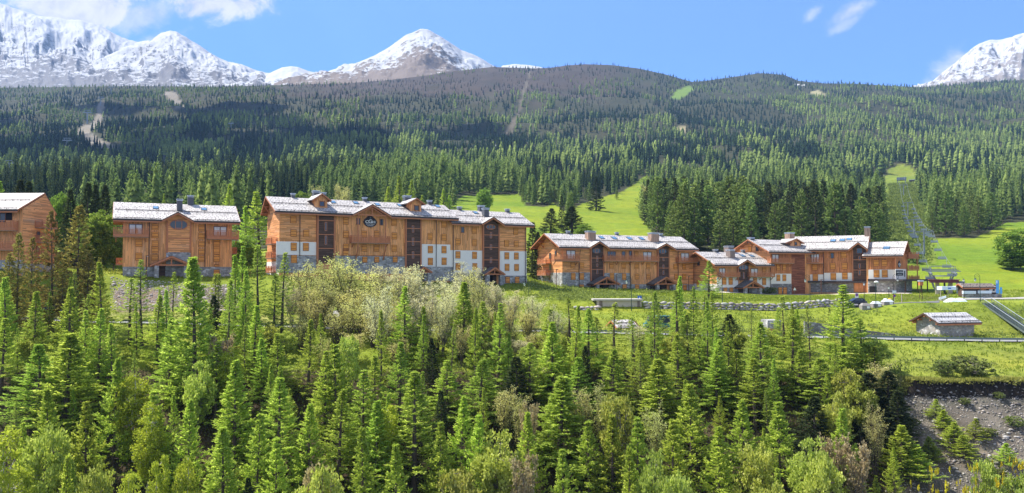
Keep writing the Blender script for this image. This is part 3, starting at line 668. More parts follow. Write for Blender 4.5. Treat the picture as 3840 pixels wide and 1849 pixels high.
        A = [(w0, y, q) for y, q in pr]; B = [(w1, y, q) for y, q in pr]
        mb.face(A, G); mb.face(B[::-1], G)
        for i in range(5):
            j = (i + 1) % 5
            if i in (2, 3): continue
            mb.face([A[i], B[i], B[j], A[j]], mt or W_V)
        s.put(mb, 'wall'); s.base = base
        return s
    def ztop(s, d): return s.zr(-d) - 0.37
    def panel(s, x0, y0, x1, y1, m, d=0.08, name='cladding', label=None):
        a, zt = s.fp(x0, y0, d); c, zb = s.fp(x1, y1, d)
        zt = min(zt, s.ztop(d)); mb = MB(); mb.box(a, c, -d, 0.02, zb, zt, m); return s.put(mb, name, label=label)
    def tower(s, x0, x1, yb, i, m=W_D, d=0.5, slits=(), rnd=None, name='stair_tower'):
        """stair tower rising into gablet i (None: under the eave)"""
        a, zb = s.fp(x0, yb, d); c, _ = s.fp(x1, yb, d); mb = MB()
        if i is None: top = [(c, s.ztop(d)), (a, s.ztop(d))]
        else:
            ax, wl, wr, r, ym = s.notch[i]
            f = lambda x: s.ze + r * (1 - (abs(x - ax) / ((ax - wl) if x < ax else (wr - ax)))) - 0.5
            top = [(c, f(c)), (ax, f(ax)), (a, f(a))]
        pr = [(a, zb), (c, zb)] + top
        mb.slab([(x, -d, z) for x, z in pr], d + 0.3 if i is None else d + s.ov * 0, m, m, m, (0, 1, 0))
        o = s.put(mb, name)
        b = MB()
        for xx in (a, c): b.box(xx - 0.16, xx + 0.16, -d - 0.08, 0, zb, min(pr[-1][1], pr[2][1]), W_B)
        zz = zb + 2.9
        while zz < s.ze - 1.5: b.box(a + .16, c - .16, -d - 0.05, -d + 0.02, zz, zz + 0.18, W_B); zz += 2.9
        s.put(b, 'corner_post', o)
        for (sx, sy0, sy1) in slits:
            xx, z1 = s.fp(sx, sy0, d); _, z0 = s.fp(sx, sy1, d); g = MB(); g.box(xx - .16, xx + .16, -d - .012, -d + .1, z0, z1, GLASS)
            f = MB(); f.box(xx - .27, xx - .17, -d - .06, -d + .05, z0 - .1, z1 + .1, W_B); f.box(xx + .17, xx + .27, -d - .06, -d + .05, z0 - .1, z1 + .1, W_B); f.box(xx - .17, xx + .17, -d - .06, -d + .05, z1, z1 + .1, W_B); f.box(xx - .17, xx + .17, -d - .06, -d + .05, z0 - .1, z0, W_B)
            fo = s.put(f, 'window'); s.put(g, 'pane', fo)
        if rnd: s.oval(*rnd, d=d)
        return o
    def oval(s, x, y, w, h, d=0.5, m=None):
        cx, cz = s.fp(x, y, d); a = s.fp(x + w / 2, y, d)[0] - cx; b_ = cz - s.fp(x, y + h / 2, d)[1]; mb = MB(); n = 24
        mb.slab([(cx + a * math.cos(2 * math.pi * i / n), -d - .03, cz + b_ * math.sin(2 * math.pi * i / n)) for i in range(n)], 0.08, GLASS, GLASS, GLASS, (0, 1, 0))
        f = MB(); pts = [(cx + a * math.cos(2 * math.pi * i / n), -d - .05, cz + b_ * math.sin(2 * math.pi * i / n)) for i in range(n + 1)]
        for p, q in zip(pts[:-1], pts[1:]): f.bar(p, q, 0.12, 0.10, m or W_B, (0, 1, 0))
        q = min(a, b_ * 1.1) * 0.55
        for sx in (-q, q): f.box(cx + sx - .06, cx + sx + .06, -d - .1, -d - .02, cz - b_ * .85, cz + b_ * .85, W_B)
        f.box(cx - q - .06, cx + q + .06, -d - .1, -d - .02, cz - b_ * .8, cz - b_ * .8 + .14, W_B); f.box(cx - q, cx + q, -d - .1, -d - .02, cz + b_ * .72, cz + b_ * .72 + .12, W_B)
        fo = s.put(f, 'window'); s.put(mb, 'pane', fo)
    def shutter(s, x, y, w=1.0, h=1.45, d=0.1, m=None):
        cx, cz = s.fp(x, y, d); mb = MB(); M_ = m or W_S
        mb.box(cx - w / 2, cx + w / 2, -d - .05, -d + .03, cz - h / 2, cz + h / 2, M_)
        e = MB()
        for xx in (cx - w / 2 - .055, cx + w / 2 - .005): e.box(xx, xx + .06, -d - .075, -d + .03, cz - h / 2 - .06, cz + h / 2 + .06, W_SF)
        for zz in (cz - h / 2 - .06, cz + h / 2): e.box(cx - w / 2 + .005, cx + w / 2 - .005, -d - .085, -d + .03, zz, zz + .07, W_SF)
        for zz in (cz - h * .3, cz + h * .22): e.box(cx - w / 2 + .02, cx + w / 2 - .02, -d - .07, -d - .04, zz, zz + .09, W_SF)
        o = s.put(mb, 'shutter'); s.put(e, 'frame', o)
    def glazed(s, x0, y0, x1, y1, d=0.1, n=2, pane=None, name='window'):
        a, z1 = s.fp(x0, y0, d); c, z0 = s.fp(x1, y1, d); f = MB(); t = .09
        f.box(a - t, a, -d - .06, -d + .04, z0 - t, z1 + t, W_SF); f.box(c, c + t, -d - .06, -d + .04, z0 - t, z1 + t, W_SF)
        f.box(a, c, -d - .06, -d + .04, z1, z1 + t, W_SF); f.box(a, c, -d - .06, -d + .04, z0 - t, z0, W_SF)
        for i in range(1, n): q = a + (c - a) * i / n; f.box(q - .05, q + .05, -d - .055, -d + .02, z0, z1, W_SF)
        g = MB(); g.box(a, c, -d - .015, -d + .05, z0, z1, GLASS); fo = s.put(f, name); s.put(g, 'pane', fo)
        if pane is not None:
            for i in range(n):
                q = MB(); ww = (c - a) / n; k = 7
                for j in range(k): xx = a + ww * i + .1 + (ww - .2) * j / k; q.box(xx, xx + (ww - .2) / k, -d - .022 - .006 * (j % 2), -d - .016, z0 + .05, z1 - .08, pane)
                s.put(q, 'curtain', fo)
    def rail(s, mb, p, q, h=1.05, boards=0.13):
        p = Vector(p); q = Vector(q); L = (q - p).length; d = (q - p).normalized(); up = Vector((0, 0, 1))
        mb.bar(p + up * h, q + up * h, .14, .09, W_RAIL); mb.bar(p + up * .12, q + up * .12, .08, .08, W_RAIL); mb.bar(p + up * (h * .78), q + up * (h * .78), .05, .06, W_RAIL)
        n = max(1, round(L / 1.9))
        for i in range(n + 1): c = p + d * (L * i / n); mb.bar(c - up * .05, c + up * (h + .06), .13, .13, W_RAIL, d)
        k = int(L / (boards * 1.75))
        for i in range(k): c = p + d * (L * (i + .5) / k); mb.bar(c + up * .12, c + up * (h * .8), boards, .03, W_RAIL, d.cross(up))
    def balcony(s, x0, x1, yt, yf, yb, d=1.35, left=True, right=True, brackets=True):
        a, zf = s.fp(x0, yf, d); c, zt = s.fp(x1, yt, d); _, zb = s.fp(x0, yb, d)
        zt = s.fp((x0 + x1) / 2, yt, d)[1]; zf = s.fp((x0 + x1) / 2, yf, d)[1]; zb = min(zf - .22, s.fp((x0 + x1) / 2, yb, d)[1])
        mb = MB(); mb.box(a, c, -d, 0, zb + .06, zf, W_B); mb.box(a + .03, c - .03, -d + .04, 0, zb - .05, zb + .055, CHIM_W); o = s.put(mb, 'balcony')
        r = MB(); h = max(.8, zt - zf); s.rail(r, (a + .07, -d + .08, zf), (c - .07, -d + .08, zf), h)
        if left: s.rail(r, (a + .07, -d + .2, zf), (a + .07, -.1, zf), h)
        if right: s.rail(r, (c - .07, -d + .2, zf), (c - .07, -.1, zf), h)
        s.put(r, 'railing', o)
        if brackets:
            n = max(2, round((c - a) / 3.5))
            for i in range(n): b = MB(); xx = a + .5 + (c - a - 1) * i / (n - 1); b.bar((xx, -.02, zb - .9), (xx, -d + .3, zb - .05), .14, .16, W_B); s.put(b, 'bracket', o)
    def side_balcony(s, xs, y0, y1, zf, h=1.05, d=1.4):
        """on the gable end at x = xs, reaching d towards -x (or +x when d < 0)"""
        a, c = sorted((xs, xs - d)); mb = MB(); mb.box(a, c, y0, y1, zf - .22, zf, W_B); mb.box(a + .04, c - .04, y0 + .04, y1 - .04, zf - .36, zf - .23, CHIM_W); o = s.put(mb, 'balcony'); r = MB(); xe = xs - d + (.08 if d > 0 else -.08)
        s.rail(r, (xe, y0 + .07, zf), (xe, y1 - .07, zf), h); s.rail(r, (xs, y0 + .07, zf), (xe, y0 + .07, zf), h); s.rail(r, (xs, y1 - .07, zf), (xe, y1 - .07, zf), h); s.put(r, 'railing', o)
    def chimney(s, x, yt, yb, wpx, m=CHIM_G, behind=None, cap=METAL_L, aspect=1.0):
        p = s.rp(x, yb) if behind is None else s.at(x, yb, s.h + behind)
        top = s.at(x, yt, p.y).z; w = abs(s.at(x + wpx / 2, yb, p.y).x - p.x); w2 = w * aspect; zb = s.zr(min(p.y, 2 * s.h - p.y)) - 1.0
        mb = MB(); mb.box(p.x - w, p.x + w, p.y - w2, p.y + w2, zb, top - .3, m); o = s.put(mb, 'chimney', s.roof_)
        c = MB(); c.box(p.x - w - .12, p.x + w + .12, p.y - w2 - .12, p.y + w2 + .12, top - .16, top - .04, cap); c.box(p.x - w * .8, p.x + w * .8, p.y - w2 * .8, p.y + w2 * .8, top - .3, top - .16, DARKIN)
        c.box(p.x - w - .05, p.x + w + .05, p.y - w2 - .05, p.y + w2 + .05, top - .42, top - .3, cap)
        s.put(c, 'chimney_cap', s.roof_)
    def skylight(s, x, y, w=0.95, h=1.25):
        p = s.rp(x, y); n = Vector((0, -s.tanp, 1)).normalized(); e = Vector((0, 1, s.tanp)).normalized()
        def q(a, b, k): return p + Vector((a, 0, 0)) + e * b + n * k
        f = MB(); f.hexa([q(-w / 2 - .1, -h / 2 - .1, -.1), q(w / 2 + .1, -h / 2 - .1, -.1), q(w / 2 + .1, h / 2 + .1, -.1), q(-w / 2 - .1, h / 2 + .1, -.1), q(-w / 2 - .1, -h / 2 - .1, .12), q(w / 2 + .1, -h / 2 - .1, .12), q(w / 2 + .1, h / 2 + .1, .12), q(-w / 2 - .1, h / 2 + .1, .12)], METAL_D)
        g = MB(); g.hexa([q(-w / 2, -h / 2, .1), q(w / 2, -h / 2, .1), q(w / 2, h / 2, .1), q(-w / 2, h / 2, .1), q(-w / 2, -h / 2, .135), q(w / 2, -h / 2, .135), q(w / 2, h / 2, .135), q(-w / 2, h / 2, .135)], SKYL)
        s.put(f, 'skylight', s.roof_); s.put(g, 'skylight_pane', s.roof_)
    def dormer(s, xl, xr, yb, ya, ye, xe0, xe1, win=None):
        """a small gabled dormer: face between columns xl..xr, foot row yb, apex row ya, eaves row ye with columns xe0..xe1"""
        f = s.rp((xl + xr) / 2, yb); yf = f.y; q = lambda x, y: s.at(x, y, yf)
        a, c = q(xl, yb).x, q(xr, yb).x; za = q((xl + xr) / 2, ya).z; ze = q((xl + xr) / 2, ye).z; e0, e1 = q(xe0, ye).x, q(xe1, ye).x; cx = (a + c) / 2
        e0 = min(e0, a - .4); e1 = max(e1, c + .4)
        back = lambda z: (z - s.ze) / s.tanp - s.ov + .4
        mb = MB(); zb = f.z - .3
        zw = ze + (za - ze) * (1 - (c - cx) / (e1 - cx)) - .28
        prof = [(a, zb), (c, zb), (c, zw), (cx, za - .3), (a, zw)]
        mb.slab([(x, yf, z) for x, z in prof], back(za) - yf - .6, W_V, W_V, W_V, (0, 1, 0)); o = s.put(mb, 'dormer')
        r = MB(); ov = .55
        r.slab([(e0, yf - ov, ze), (cx, yf - ov, za), (cx, back(za), za), (e0, back(ze), ze)], .24, SLATE, FASCIA, SOFFIT)
        r.slab([(cx, yf - ov, za), (e1, yf - ov, ze), (e1, back(ze), ze), (cx, back(za), za)], .24, SLATE, FASCIA, SOFFIT); s.put(r, 'dormer_roof', o)
        b = MB()
        for ex in (e0, e1): b.bar((ex, yf - ov - .03, ze - .2), (cx, yf - ov - .03, za - .2), .1, .24, W_B)
        for ex in (a + .1, c - .1): b.bar((ex, yf - .02, zw - .5), (ex, yf - ov + .1, zw + .05), .12, .12, W_B)
        s.put(b, 'bracket', o)
        if win:
            w0, wz1 = q(win[0], win[1]).x, q(win[0], win[1]).z; w1, wz0 = q(win[2], win[3]).x, q(win[2], win[3]).z
            g = MB(); g.box(w0, w1, yf - .03, yf + .03, wz0, wz1, GLASS); s.put(g, 'dormer_window', o)
            k = MB()
            for xx in (w0, w1): k.box(xx - .07, xx + .07, yf - .09, yf + .02, wz0 - .12, wz1 + .12, W_SF)
            for zz in (wz0, wz1): k.box(w0 + .07, w1 - .07, yf - .08, yf + .02, zz - .1, zz + .02, W_SF)
            s.put(k, 'frame', o)
    def porch(s, xa, ya, xl, yl, xr, yr, ybase, d=3.2, door=None, piers=True, pier_m=None):
        ax, za = s.fp(xa, ya, d); l, zl = s.fp(xl, yl, d); r_, zr_ = s.fp(xr, yr, d); ze = (zl + zr_) / 2; zb = s.fp(xa, ybase, d)[1] - .4
        ax = (l + r_) / 2; rf = MB()
        rf.slab([(l, -d - .4, ze), (ax, -d - .4, za), (ax, 0, za), (l, 0, ze)], .26, SLATE_D, FASCIA, SOFFIT)
        rf.slab([(ax, -d - .4, za), (r_, -d - .4, ze), (r_, 0, ze), (ax, 0, za)], .26, SLATE_D, FASCIA, SOFFIT)
        o = s.put(rf, 'porch')
        t = MB(); rise = za - ze; zt = ze + rise * .12 - .3; w = (r_ - l) / 2
        for ex in (l, r_): t.bar((ex, -d - .36, ze - .25), (ax, -d - .36, za - .25), .14, .34, W_B)
        t.box(l + w * .16, r_ - w * .16, -d - .12, -d + .12, zt - .15, zt + .15, W_B)
        t.box(ax - .13, ax + .13, -d - .1, -d + .1, zt + .15, za - .4, W_B)
        for sg in (-1, 1): t.bar((ax + sg * w * .74, -d, zt + .1), (ax + sg * .1, -d, za - .62), .2, .24, W_B)
        for xx in (l + .25, r_ - .25): t.box(xx - .1, xx + .1, -d, 0, ze - .42, ze - .24, W_B)
        s.put(t, 'truss', o)
        if piers:
            for sg in (-1, 1):
                p = MB(); cx = ax + sg * w * .68; p.box(cx - .42, cx + .42, -d - .3, -d + .55, zb, zt - .15, pier_m or STONE_P); s.put(p, 'pier', o)
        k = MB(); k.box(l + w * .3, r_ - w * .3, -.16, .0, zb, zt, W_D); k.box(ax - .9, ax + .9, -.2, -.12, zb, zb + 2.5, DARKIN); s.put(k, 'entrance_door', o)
    def downpipe(s, x, y0, y1, d=0.28):
        a, z1 = s.fp(x, y0, d); _, z0 = s.fp(x, y1, d); mb = MB(); mb.tube((a, -d, z0), (a, -d, z1), .075, .075, PIPE, 8); mb.tube((a, -d, z1), (a, -s.ov + .2, s.ze - .35), .07, .07, PIPE, 6); s.put(mb, 'downpipe')
    def gable_beams(s, xs, sgn, brk=True):
        """purlin ends and a strut bracket under the verge of the gable at x = xs (sgn -1: verge towards -x)"""
        edge = s.s0 + .1 if sgn < 0 else s.s1 - .1; D = s.D
        for fy in (0.02, 0.5, 1.0, 1.5, 1.98):
            y = fy * s.h if fy <= 1 else s.h + (fy - 1) * (D - s.h); z = s.zy(y) - .62; b = MB(); b.bar((xs, y, z), (edge, y, z), .22, .26, W_B); s.put(b, 'purlin')
        if brk:
            for fy in (0.5, 1.0, 1.5):
                y = fy * s.h if fy <= 1 else s.h + (fy - 1) * (D - s.h); z = s.zy(y) - .75; b = MB(); b.bar((xs - .02 * sgn, y, z - 1.3), (edge - sgn * .25, y, z), .18, .2, W_B); s.put(b, 'strut')
    def side_panel(s, xs, y0, y1, z0, z1, m, sgn=-1, d=0.06, name='cladding'):
        a, c = sorted((xs, xs + sgn * d)); mb = MB(); mb.box(a, c, y0, y1, z0, z1, m); s.put(mb, name)
    def side_window(s, xs, yc, zc, w=.7, h=1.2, sgn=-1, m=None):
        a, c = sorted((xs - sgn * .02, xs + sgn * .1)); f = MB(); f.box(a, c, yc - w / 2 - .1, yc + w / 2 + .1, zc - h / 2 - .1, zc + h / 2 + .1, W_SF); o = s.put(f, 'window'); a, c = sorted((xs + sgn * .05, xs + sgn * .12)); g = MB(); g.box(a, c, yc - w / 2, yc + w / 2, zc - h / 2, zc + h / 2, m or GLASS); s.put(g, 'pane', o)
# ---- the chalet with the oval window
B = Wing(c1, (462, 160.0), (868, 169.0), 1036, name='chalet')
tag(B.root, 'larch-clad chalet with an oval window under its centre gablet', 'chalet', 'larch-clad chalets along the terrace')
B.roof((1135, 452), (2420, 488), (1180, 285), (2400, 335), notches=[(1790, 1632, 1948, 386)], wall=(0.0, B.L), base=-3)
B.panel(1240, 470, 1505, 942, W_V); B.panel(1508, 470, 1680, 942, W_V, .10); B.panel(1915, 470, 2066, 942, W_V, .10); B.panel(2070, 470, 2330, 945, W_V)
B.panel(1236, 940, 1592, 1075, STONE, .22, 'stone_base'); B.panel(1664, 940, 2335, 1085, STONE, .24, 'stone_base')
B.tower(1680, 1914, 800, 0, W_H, .42, name='gable_bay'); B.oval(1797, 517, 176, 98, .42)
B.panel(1672, 793, 1915, 942, STONE, .46, 'stone_panel')
for x, ys in ((1397, (700, 838)), (1560, (540, 620, 706, 772, 848)), (2028, (552, 632, 712, 790, 860)), (2180, (704, 776, 853))):
    for y in ys: B.shutter(x, y, 1.15, 1.15 if x in (1560, 2028) else 1.4, .12)
B.shutter(2180, 1000, 1.1, 1.2, .26); B.shutter(2180, 930, .9, .5, .1)
B.glazed(1300, 512, 1430, 612, .1, 2, CURTAIN, 'balcony_door'); B.glazed(2152, 536, 2278, 632, .1, 2, CURTAIN, 'balcony_door')
B.balcony(1138, 1498, 550, 608, 640, 1.5); B.balcony(2084, 2406, 577, 632, 665, 1.5)
B.porch(1730, 826, 1505, 925, 1940, 915, 1035, 2.6)
for x, y0, y1 in ((1505, 475, 935), (2067, 495, 945)): B.downpipe(x, y0, y1)
B.chimney(1807, 258, 368, 56, CHIM_G); B.chimney(1917, 222, 338, 58, CHIM_G, 0.3)
B.skylight(1567, 348); B.skylight(2052, 362)
B.gable_beams(0, -1); B.gable_beams(B.L, 1)
for zf in (2.2, 5.1): B.side_balcony(B.L, 2.5, 7.5, zf, d=-1.4)
B.side_balcony(0, 2.0, 5.5, 2.6)
# ---- the chalet cut by the frame: its gable end shows
A = Wing(c8, (-330, 151.0), (81, 150.0), 1018, name='chalet')
tag(A.root, 'larch-clad chalet with its open timber gable turned to the dark spruces', 'chalet', 'larch-clad chalets along the terrace')
A.roof((-300, 575), (205, 570), (-300, 385), (525, 385), wall=(0.0, A.L), base=-3, s0=-1.5, pitch=26, rear=.5)
xg = A.s1
A.panel(-1000, 600, 246, 1170, W_V, .07); A.panel(-1000, 1165, 256, 1320, STONE, .16, 'stone_base')
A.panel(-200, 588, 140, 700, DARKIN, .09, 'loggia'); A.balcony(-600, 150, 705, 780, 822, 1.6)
A.balcony(-600, 150, 950, 1020, 1050, 1.6)
A.gable_beams(A.L, 1); A.side_panel(A.L, .02, A.D - .02, -3, 1.5, STONE, 1, .14, 'stone_base')
for zc in (4.2, 7.0): A.side_window(A.L, A.h * .7, zc, .8, 1.3, 1)
for zf in (3.0, 5.9, 8.7): A.side_balcony(A.L, A.h - 3.0, A.h + 1.8, zf, d=-1.5)
A.glazed(-60, 620, 60, 720, .12, 2, None, 'balcony_door')
# ---- the long building with the black drop-shaped sign
C1 = Wing(c2, (1046, 161.5), (1698, 182.0), 1040, name='apartment_building')
tag(C1.root, 'long larch-clad apartment building with two roof dormers and white lower walls', 'building')
C1.roof((192, 374), (1500 + 543, 452), (156, 232), (1380, 296), notches=[(1168, 975, 1357, 308)], wall=(0.0, C1.L), base=-6, pitch=25, rear=.5)
k3 = lambda x: x + 1341.5                    # crop 3 columns in crop 2 columns
C1.panel(246, 390, 604, 684, W_H); C1.panel(612, 400, 618, 880, W_B, .3, 'corner_post')
C1.panel(205, 684, 606, 824, PLASTER, .10, 'plaster_wall', 'white plastered wall'); C1.panel(205, 823, 606, 1000, STONE, .16, 'stone_base')
C1.panel(796, 400, k3(160), 829, W_V); C1.panel(796, 829, k3(160), 1010, STONE, .14, 'stone_base'); C1.panel(796, 822, k3(160), 832, W_B, .2, 'sill_beam')
C1.panel(k3(322), 440, k3(640), 712, W_V); C1.panel(k3(322), 711, k3(612), 940, PLASTER, .10, 'plaster_wall', 'white plastered wall'); C1.panel(k3(322), 939, k3(640), 1080, STONE, .14, 'stone_base')
C1.tower(620, 788, 900, None, W_D, .35, [(703, 495, 575), (703, 632, 712)]); C1.tower(k3(166), k3(318), 955, None, W_D, .35, [(k3(238), 530, 592), (k3(238), 652, 725), (k3(238), 790, 852)])
for x, y in ((375, 465), (378, 600), (505, 603), (903, 480), (905, 613), (905, 745), (1090, 752), (1212, 754), (1390, 495), (1392, 630), (1392, 755), (k3(410), 635), (k3(550), 515), (k3(550), 643), (1088, 612), (1214, 612), (903, 790)): C1.shutter(x, y, 1.1, 1.35, .1)
for x, y in ((380, 738), (502, 740), (382, 862), (k3(413), 767), (k3(550), 768), (k3(413), 887), (k3(551), 885)): C1.shutter(x, y, 1.1, 1.5, .13)
for x in (1095, 1215, 1400): C1.shutter(x, 868, 1.0, 1.1, .17)
C1.glazed(1014, 455, 1043, 513, .1, 1); C1.glazed(1250, 463, 1276, 520, .1, 1)
C1.balcony(966, 1352, 630, 690, 704, 1.5)
g = C1.notch[0]; yb = -C1.ov
mb = MB(); zt = C1.ze - .15
mb.box(g[1] + 1.0, g[2] - 1.0, yb - .1, yb + .1, zt - .15, zt + .15, W_B); mb.box(g[0] - .12, g[0] + .12, yb - .1, yb + .1, zt + .15, C1.ze + g[3] - .6, W_B)
for sg in (-1, 1):
    mb.bar((g[0] + sg * 2.6, yb, zt + .1), (g[0] + sg * .1, yb, C1.ze + g[3] - .85), .18, .2, W_B); mb.box(g[0] + sg * 3.1 - .1, g[0] + sg * 3.1 + .1, yb - .1, yb + .1, zt - 7.3, zt - .15, W_B)
    mb.bar((g[0] + sg * 3.1, -.02, zt - 9.6), (g[0] + sg * 3.1, yb, zt - 7.2), .2, .22, W_B)
C1.put(mb, 'truss')
mb = MB(); f = lambda x: C1.ze + g[3] * (1 - abs(x - g[0]) / (g[2] - g[0])) - .45
mb.slab([(g[1] + 1.2, -.09, C1.ze - .6), (g[2] - 1.2, -.09, C1.ze - .6), (g[2] - 1.2, -.09, f(g[2] - 1.2)), (g[0], -.09, f(g[0])), (g[1] + 1.2, -.09, f(g[1] + 1.2))], .5, W_V, W_V, W_V, (0, 1, 0)); C1.put(mb, 'gable_wall')
C1.dormer(598, 718, 345, 202, 268, 562, 752, (640, 280, 688, 330)); C1.dormer(k3(212), k3(322), 383, 248, 305, k3(170), k3(355), (k3(250), 322, k3(296), 372))
C1.chimney(372, 200, 240, 34, CHIM_G, .2); C1.chimney(602, 174, 225, 58, CHIM_G, .5); C1.chimney(670, 192, 225, 52, CHIM_G, 1.5); C1.chimney(1093, 240, 272, 34, CHIM_G, .2)
C1.chimney(k3(175), 224, 280, 58, CHIM_G, .5); C1.chimney(k3(203), 250, 290, 66, CHIM_G, 1.2); C1.chimney(k3(403), 270, 302, 34, CHIM_G, .3)
for x, y in ((775, 290), (1003, 298), (1222, 315), (k3(105), 322), (k3(485), 332)): C1.skylight(x, y)
for x, y0, y1 in ((444, 400, 830), (k3(474), 470, 940)): C1.downpipe(x, y0, y1)
C1.gable_beams(0, -1, True)
for zf in (1.2, 4.1, 7.0): C1.side_balcony(0, 1.5, 6.0, zf, d=1.2)
C1.side_panel(0, .02, C1.D, -6, 3.2, PLASTER, -1, .06, 'plaster_wall')
C1.porch(k3(342), 935, k3(262), 985, k3(425), 990, 1110, 2.6)
C2 = Wing(c3, (1686, 181.6), (1974, 191.5), 1068, C1)
C2.roof((628, 489), (1462, 525), (640, 360), (1320, 397), notches=[(1040, 930, 1152, 436)], wall=(0.0, C2.L), base=-6, pitch=25, gmat=W_H, h=C1.h)
C2.panel(644, 520, 940, 774, W_V, .1); C2.panel(610, 773, 942, 1000, PLASTER, .13, 'plaster_wall', 'white plastered wall'); C2.panel(610, 1000, 942, 1100, STONE, .18, 'stone_base')
C2.panel(1106, 528, 1378, 782, W_H); C2.panel(1108, 781, 1380, 1031, PLASTER, .12, 'plaster_wall', 'white plastered wall'); C2.panel(1104, 1030, 1384, 1140, STONE, .18, 'stone_base')
C2.tower(946, 1104, 1000, 0, W_D, .4, [(1022, 597, 650), (1022, 720, 765), (1022, 850, 900)]); C2.oval(1020, 540, 96, 50, .4)
for x, y in ((690, 690), (855, 575), (855, 697), (1272, 585), (1180, 705), (1277, 710)): C2.shutter(x, y, 1.1, 1.4, .12)
for x, y in ((690, 820), (857, 825), (1182, 830), (1278, 832), (1184, 946), (1280, 947), (690, 940), (860, 940)): C2.shutter(x, y, 1.1, 1.5, .15)
for x in (1190, 1286): C2.shutter(x, 1072, 1.1, 1.35, .2)
C2.glazed(724, 543, 752, 596, .12, 1)
C2.porch(1040, 940, 955, 1000, 1160, 1022, 1110, 2.8)
for x, y0, y1 in ((645, 510, 1000), (1370, 545, 1100)): C2.downpipe(x, y0, y1)
C2.chimney(705, 334, 368, 32, CHIM_G, .2); C2.chimney(922, 322, 376, 48, CHIM_G, .4); C2.chimney(967, 348, 428, 48, CHIM_G); C2.chimney(1187, 356, 390, 32, CHIM_G, .2)
C2.skylight(868, 398)
# ---- the chalet with two wide boarded chimneys
D = Wing(c4, (2109, 203.0), (2600, 221.0), 1080, name='chalet')
tag(D.root, 'wide chalet with two boarded chimneys and rubble stone ground floor', 'chalet', 'larch-clad chalets along the terrace')
D.roof((428, 376), (2362, 430), (235, 203), (2140, 250), notches=[(982, 843, 1118, 308), (1895, 1768, 2032, 336)], wall=(0.0, D.L), base=-3, pitch=25)
D.panel(478, 400, 866, 744, W_H); D.panel(472, 742, 868, 975, STONE, .14, 'stone_base')
D.panel(1050, 425, 1410, 752, W_V); D.panel(1050, 750, 1418, 990, STONE, .14, 'stone_base'); D.panel(1414, 425, 1790, 908, W_V, .1); D.panel(1416, 906, 1790, 1000, STONE, .16, 'stone_base')
D.panel(1955, 430, 2282, 908, W_H); D.panel(1955, 907, 2292, 1010, STONE, .14, 'stone_base')
D.tower(872, 1044, 860, 0, W_D, .4, [(955, 520, 590), (955, 625, 660), (955, 700, 760)]); D.tower(1797, 1950, 835, 1, W_D, .4, [(1868, 540, 580), (1868, 640, 690), (1868, 720, 770)])
D.oval(945, 445, 120, 80, .4, W_D); D.oval(1860, 450, 110, 80, .4, W_D)
for x, y in ((620, 645), (742, 645), (1153, 650), (1320, 652), (1500, 655), (1660, 655), (1503, 800), (1660, 800), (2035, 660), (2152, 660), (2045, 800), (2155, 800), (1497, 490)): D.shutter(x, y, 1.15, 1.35, .12)
for x, y in ((625, 797), (743, 797), (1158, 795), (1327, 800), (1332, 952), (1505, 955), (2055, 962), (2163, 958), (740, 955)): D.shutter(x, y, 1.2, 1.6, .17)
D.glazed(532, 440, 650, 555, .1, 2, CURTAIN, 'balcony_door'); D.glazed(1100, 455, 1208, 560, .1, 3, None, 'balcony_door'); D.glazed(1298, 455, 1338, 560, .1, 1); D.glazed(1590, 462, 1702, 575, .12, 2, CURTAIN, 'balcony_door'); D.glazed(2112, 475, 2218, 580, .1, 2, CURTAIN, 'balcony_door'); D.glazed(1398, 450, 1432, 560, .12, 1)
D.balcony(365, 722, 495, 560, 588, 1.6); D.balcony(1054, 1812, 506, 568, 590, 1.5); D.balcony(2086, 2380, 530, 588, 606, 1.6)
mb = MB(); xx, zz = D.fp(1441, 430, 1.3); _, z0 = D.fp(1441, 900, 1.3); mb.box(xx - .12, xx + .12, -1.4, -1.2, z0 + 5.5, D.ztop(1.3), W_B); D.put(mb, 'post')
D.porch(1065, 795, 900, 888, 1265, 908, 960, 3.4); D.porch(1885, 795, 1733, 890, 2066, 908, 990, 3.4)
for x, y0, y1 in ((705, 585, 950), (1412, 596, 990), (2072, 460, 990)): D.downpipe(x, y0, y1)
D.chimney(862, 168, 285, 106, CHIM_W, None, METAL_L, .7); D.chimney(1730, 193, 305, 104, CHIM_W, None, METAL_L, .7)
for x, y0, y1 in ((552, 165, 212), (1225, 184, 230), (1825, 204, 248)): D.chimney(x, y0, y1, 34, CHIM_G, .3)
for x, y in ((1015, 262), (1190, 268), (1397, 272), (1568, 277)): D.skylight(x, y, 1.2, 1.5)
D.gable_beams(0, -1)
zs = D.fp(475, 744, 0)[1]; D.side_panel(0, .02, 2 * D.h, -3, zs, STONE, -1, .12, 'stone_base')
for x, y in ((307, 515), (385, 478), (310, 672)): q = D.sp(x, y, 0); D.side_window(0, q[0], q[1], .8, 1.5 if x < 380 else 1.1)
q = D.sp(307, 825, 0); D.side_window(0, q[0], q[1], .8, 1.3, -1, W_S)
for yf in (610, 770, 925): q = D.sp(245, yf, -1.4); D.side_balcony(0, D.h * .9, D.h * .9 + 5, q[1], d=1.5)
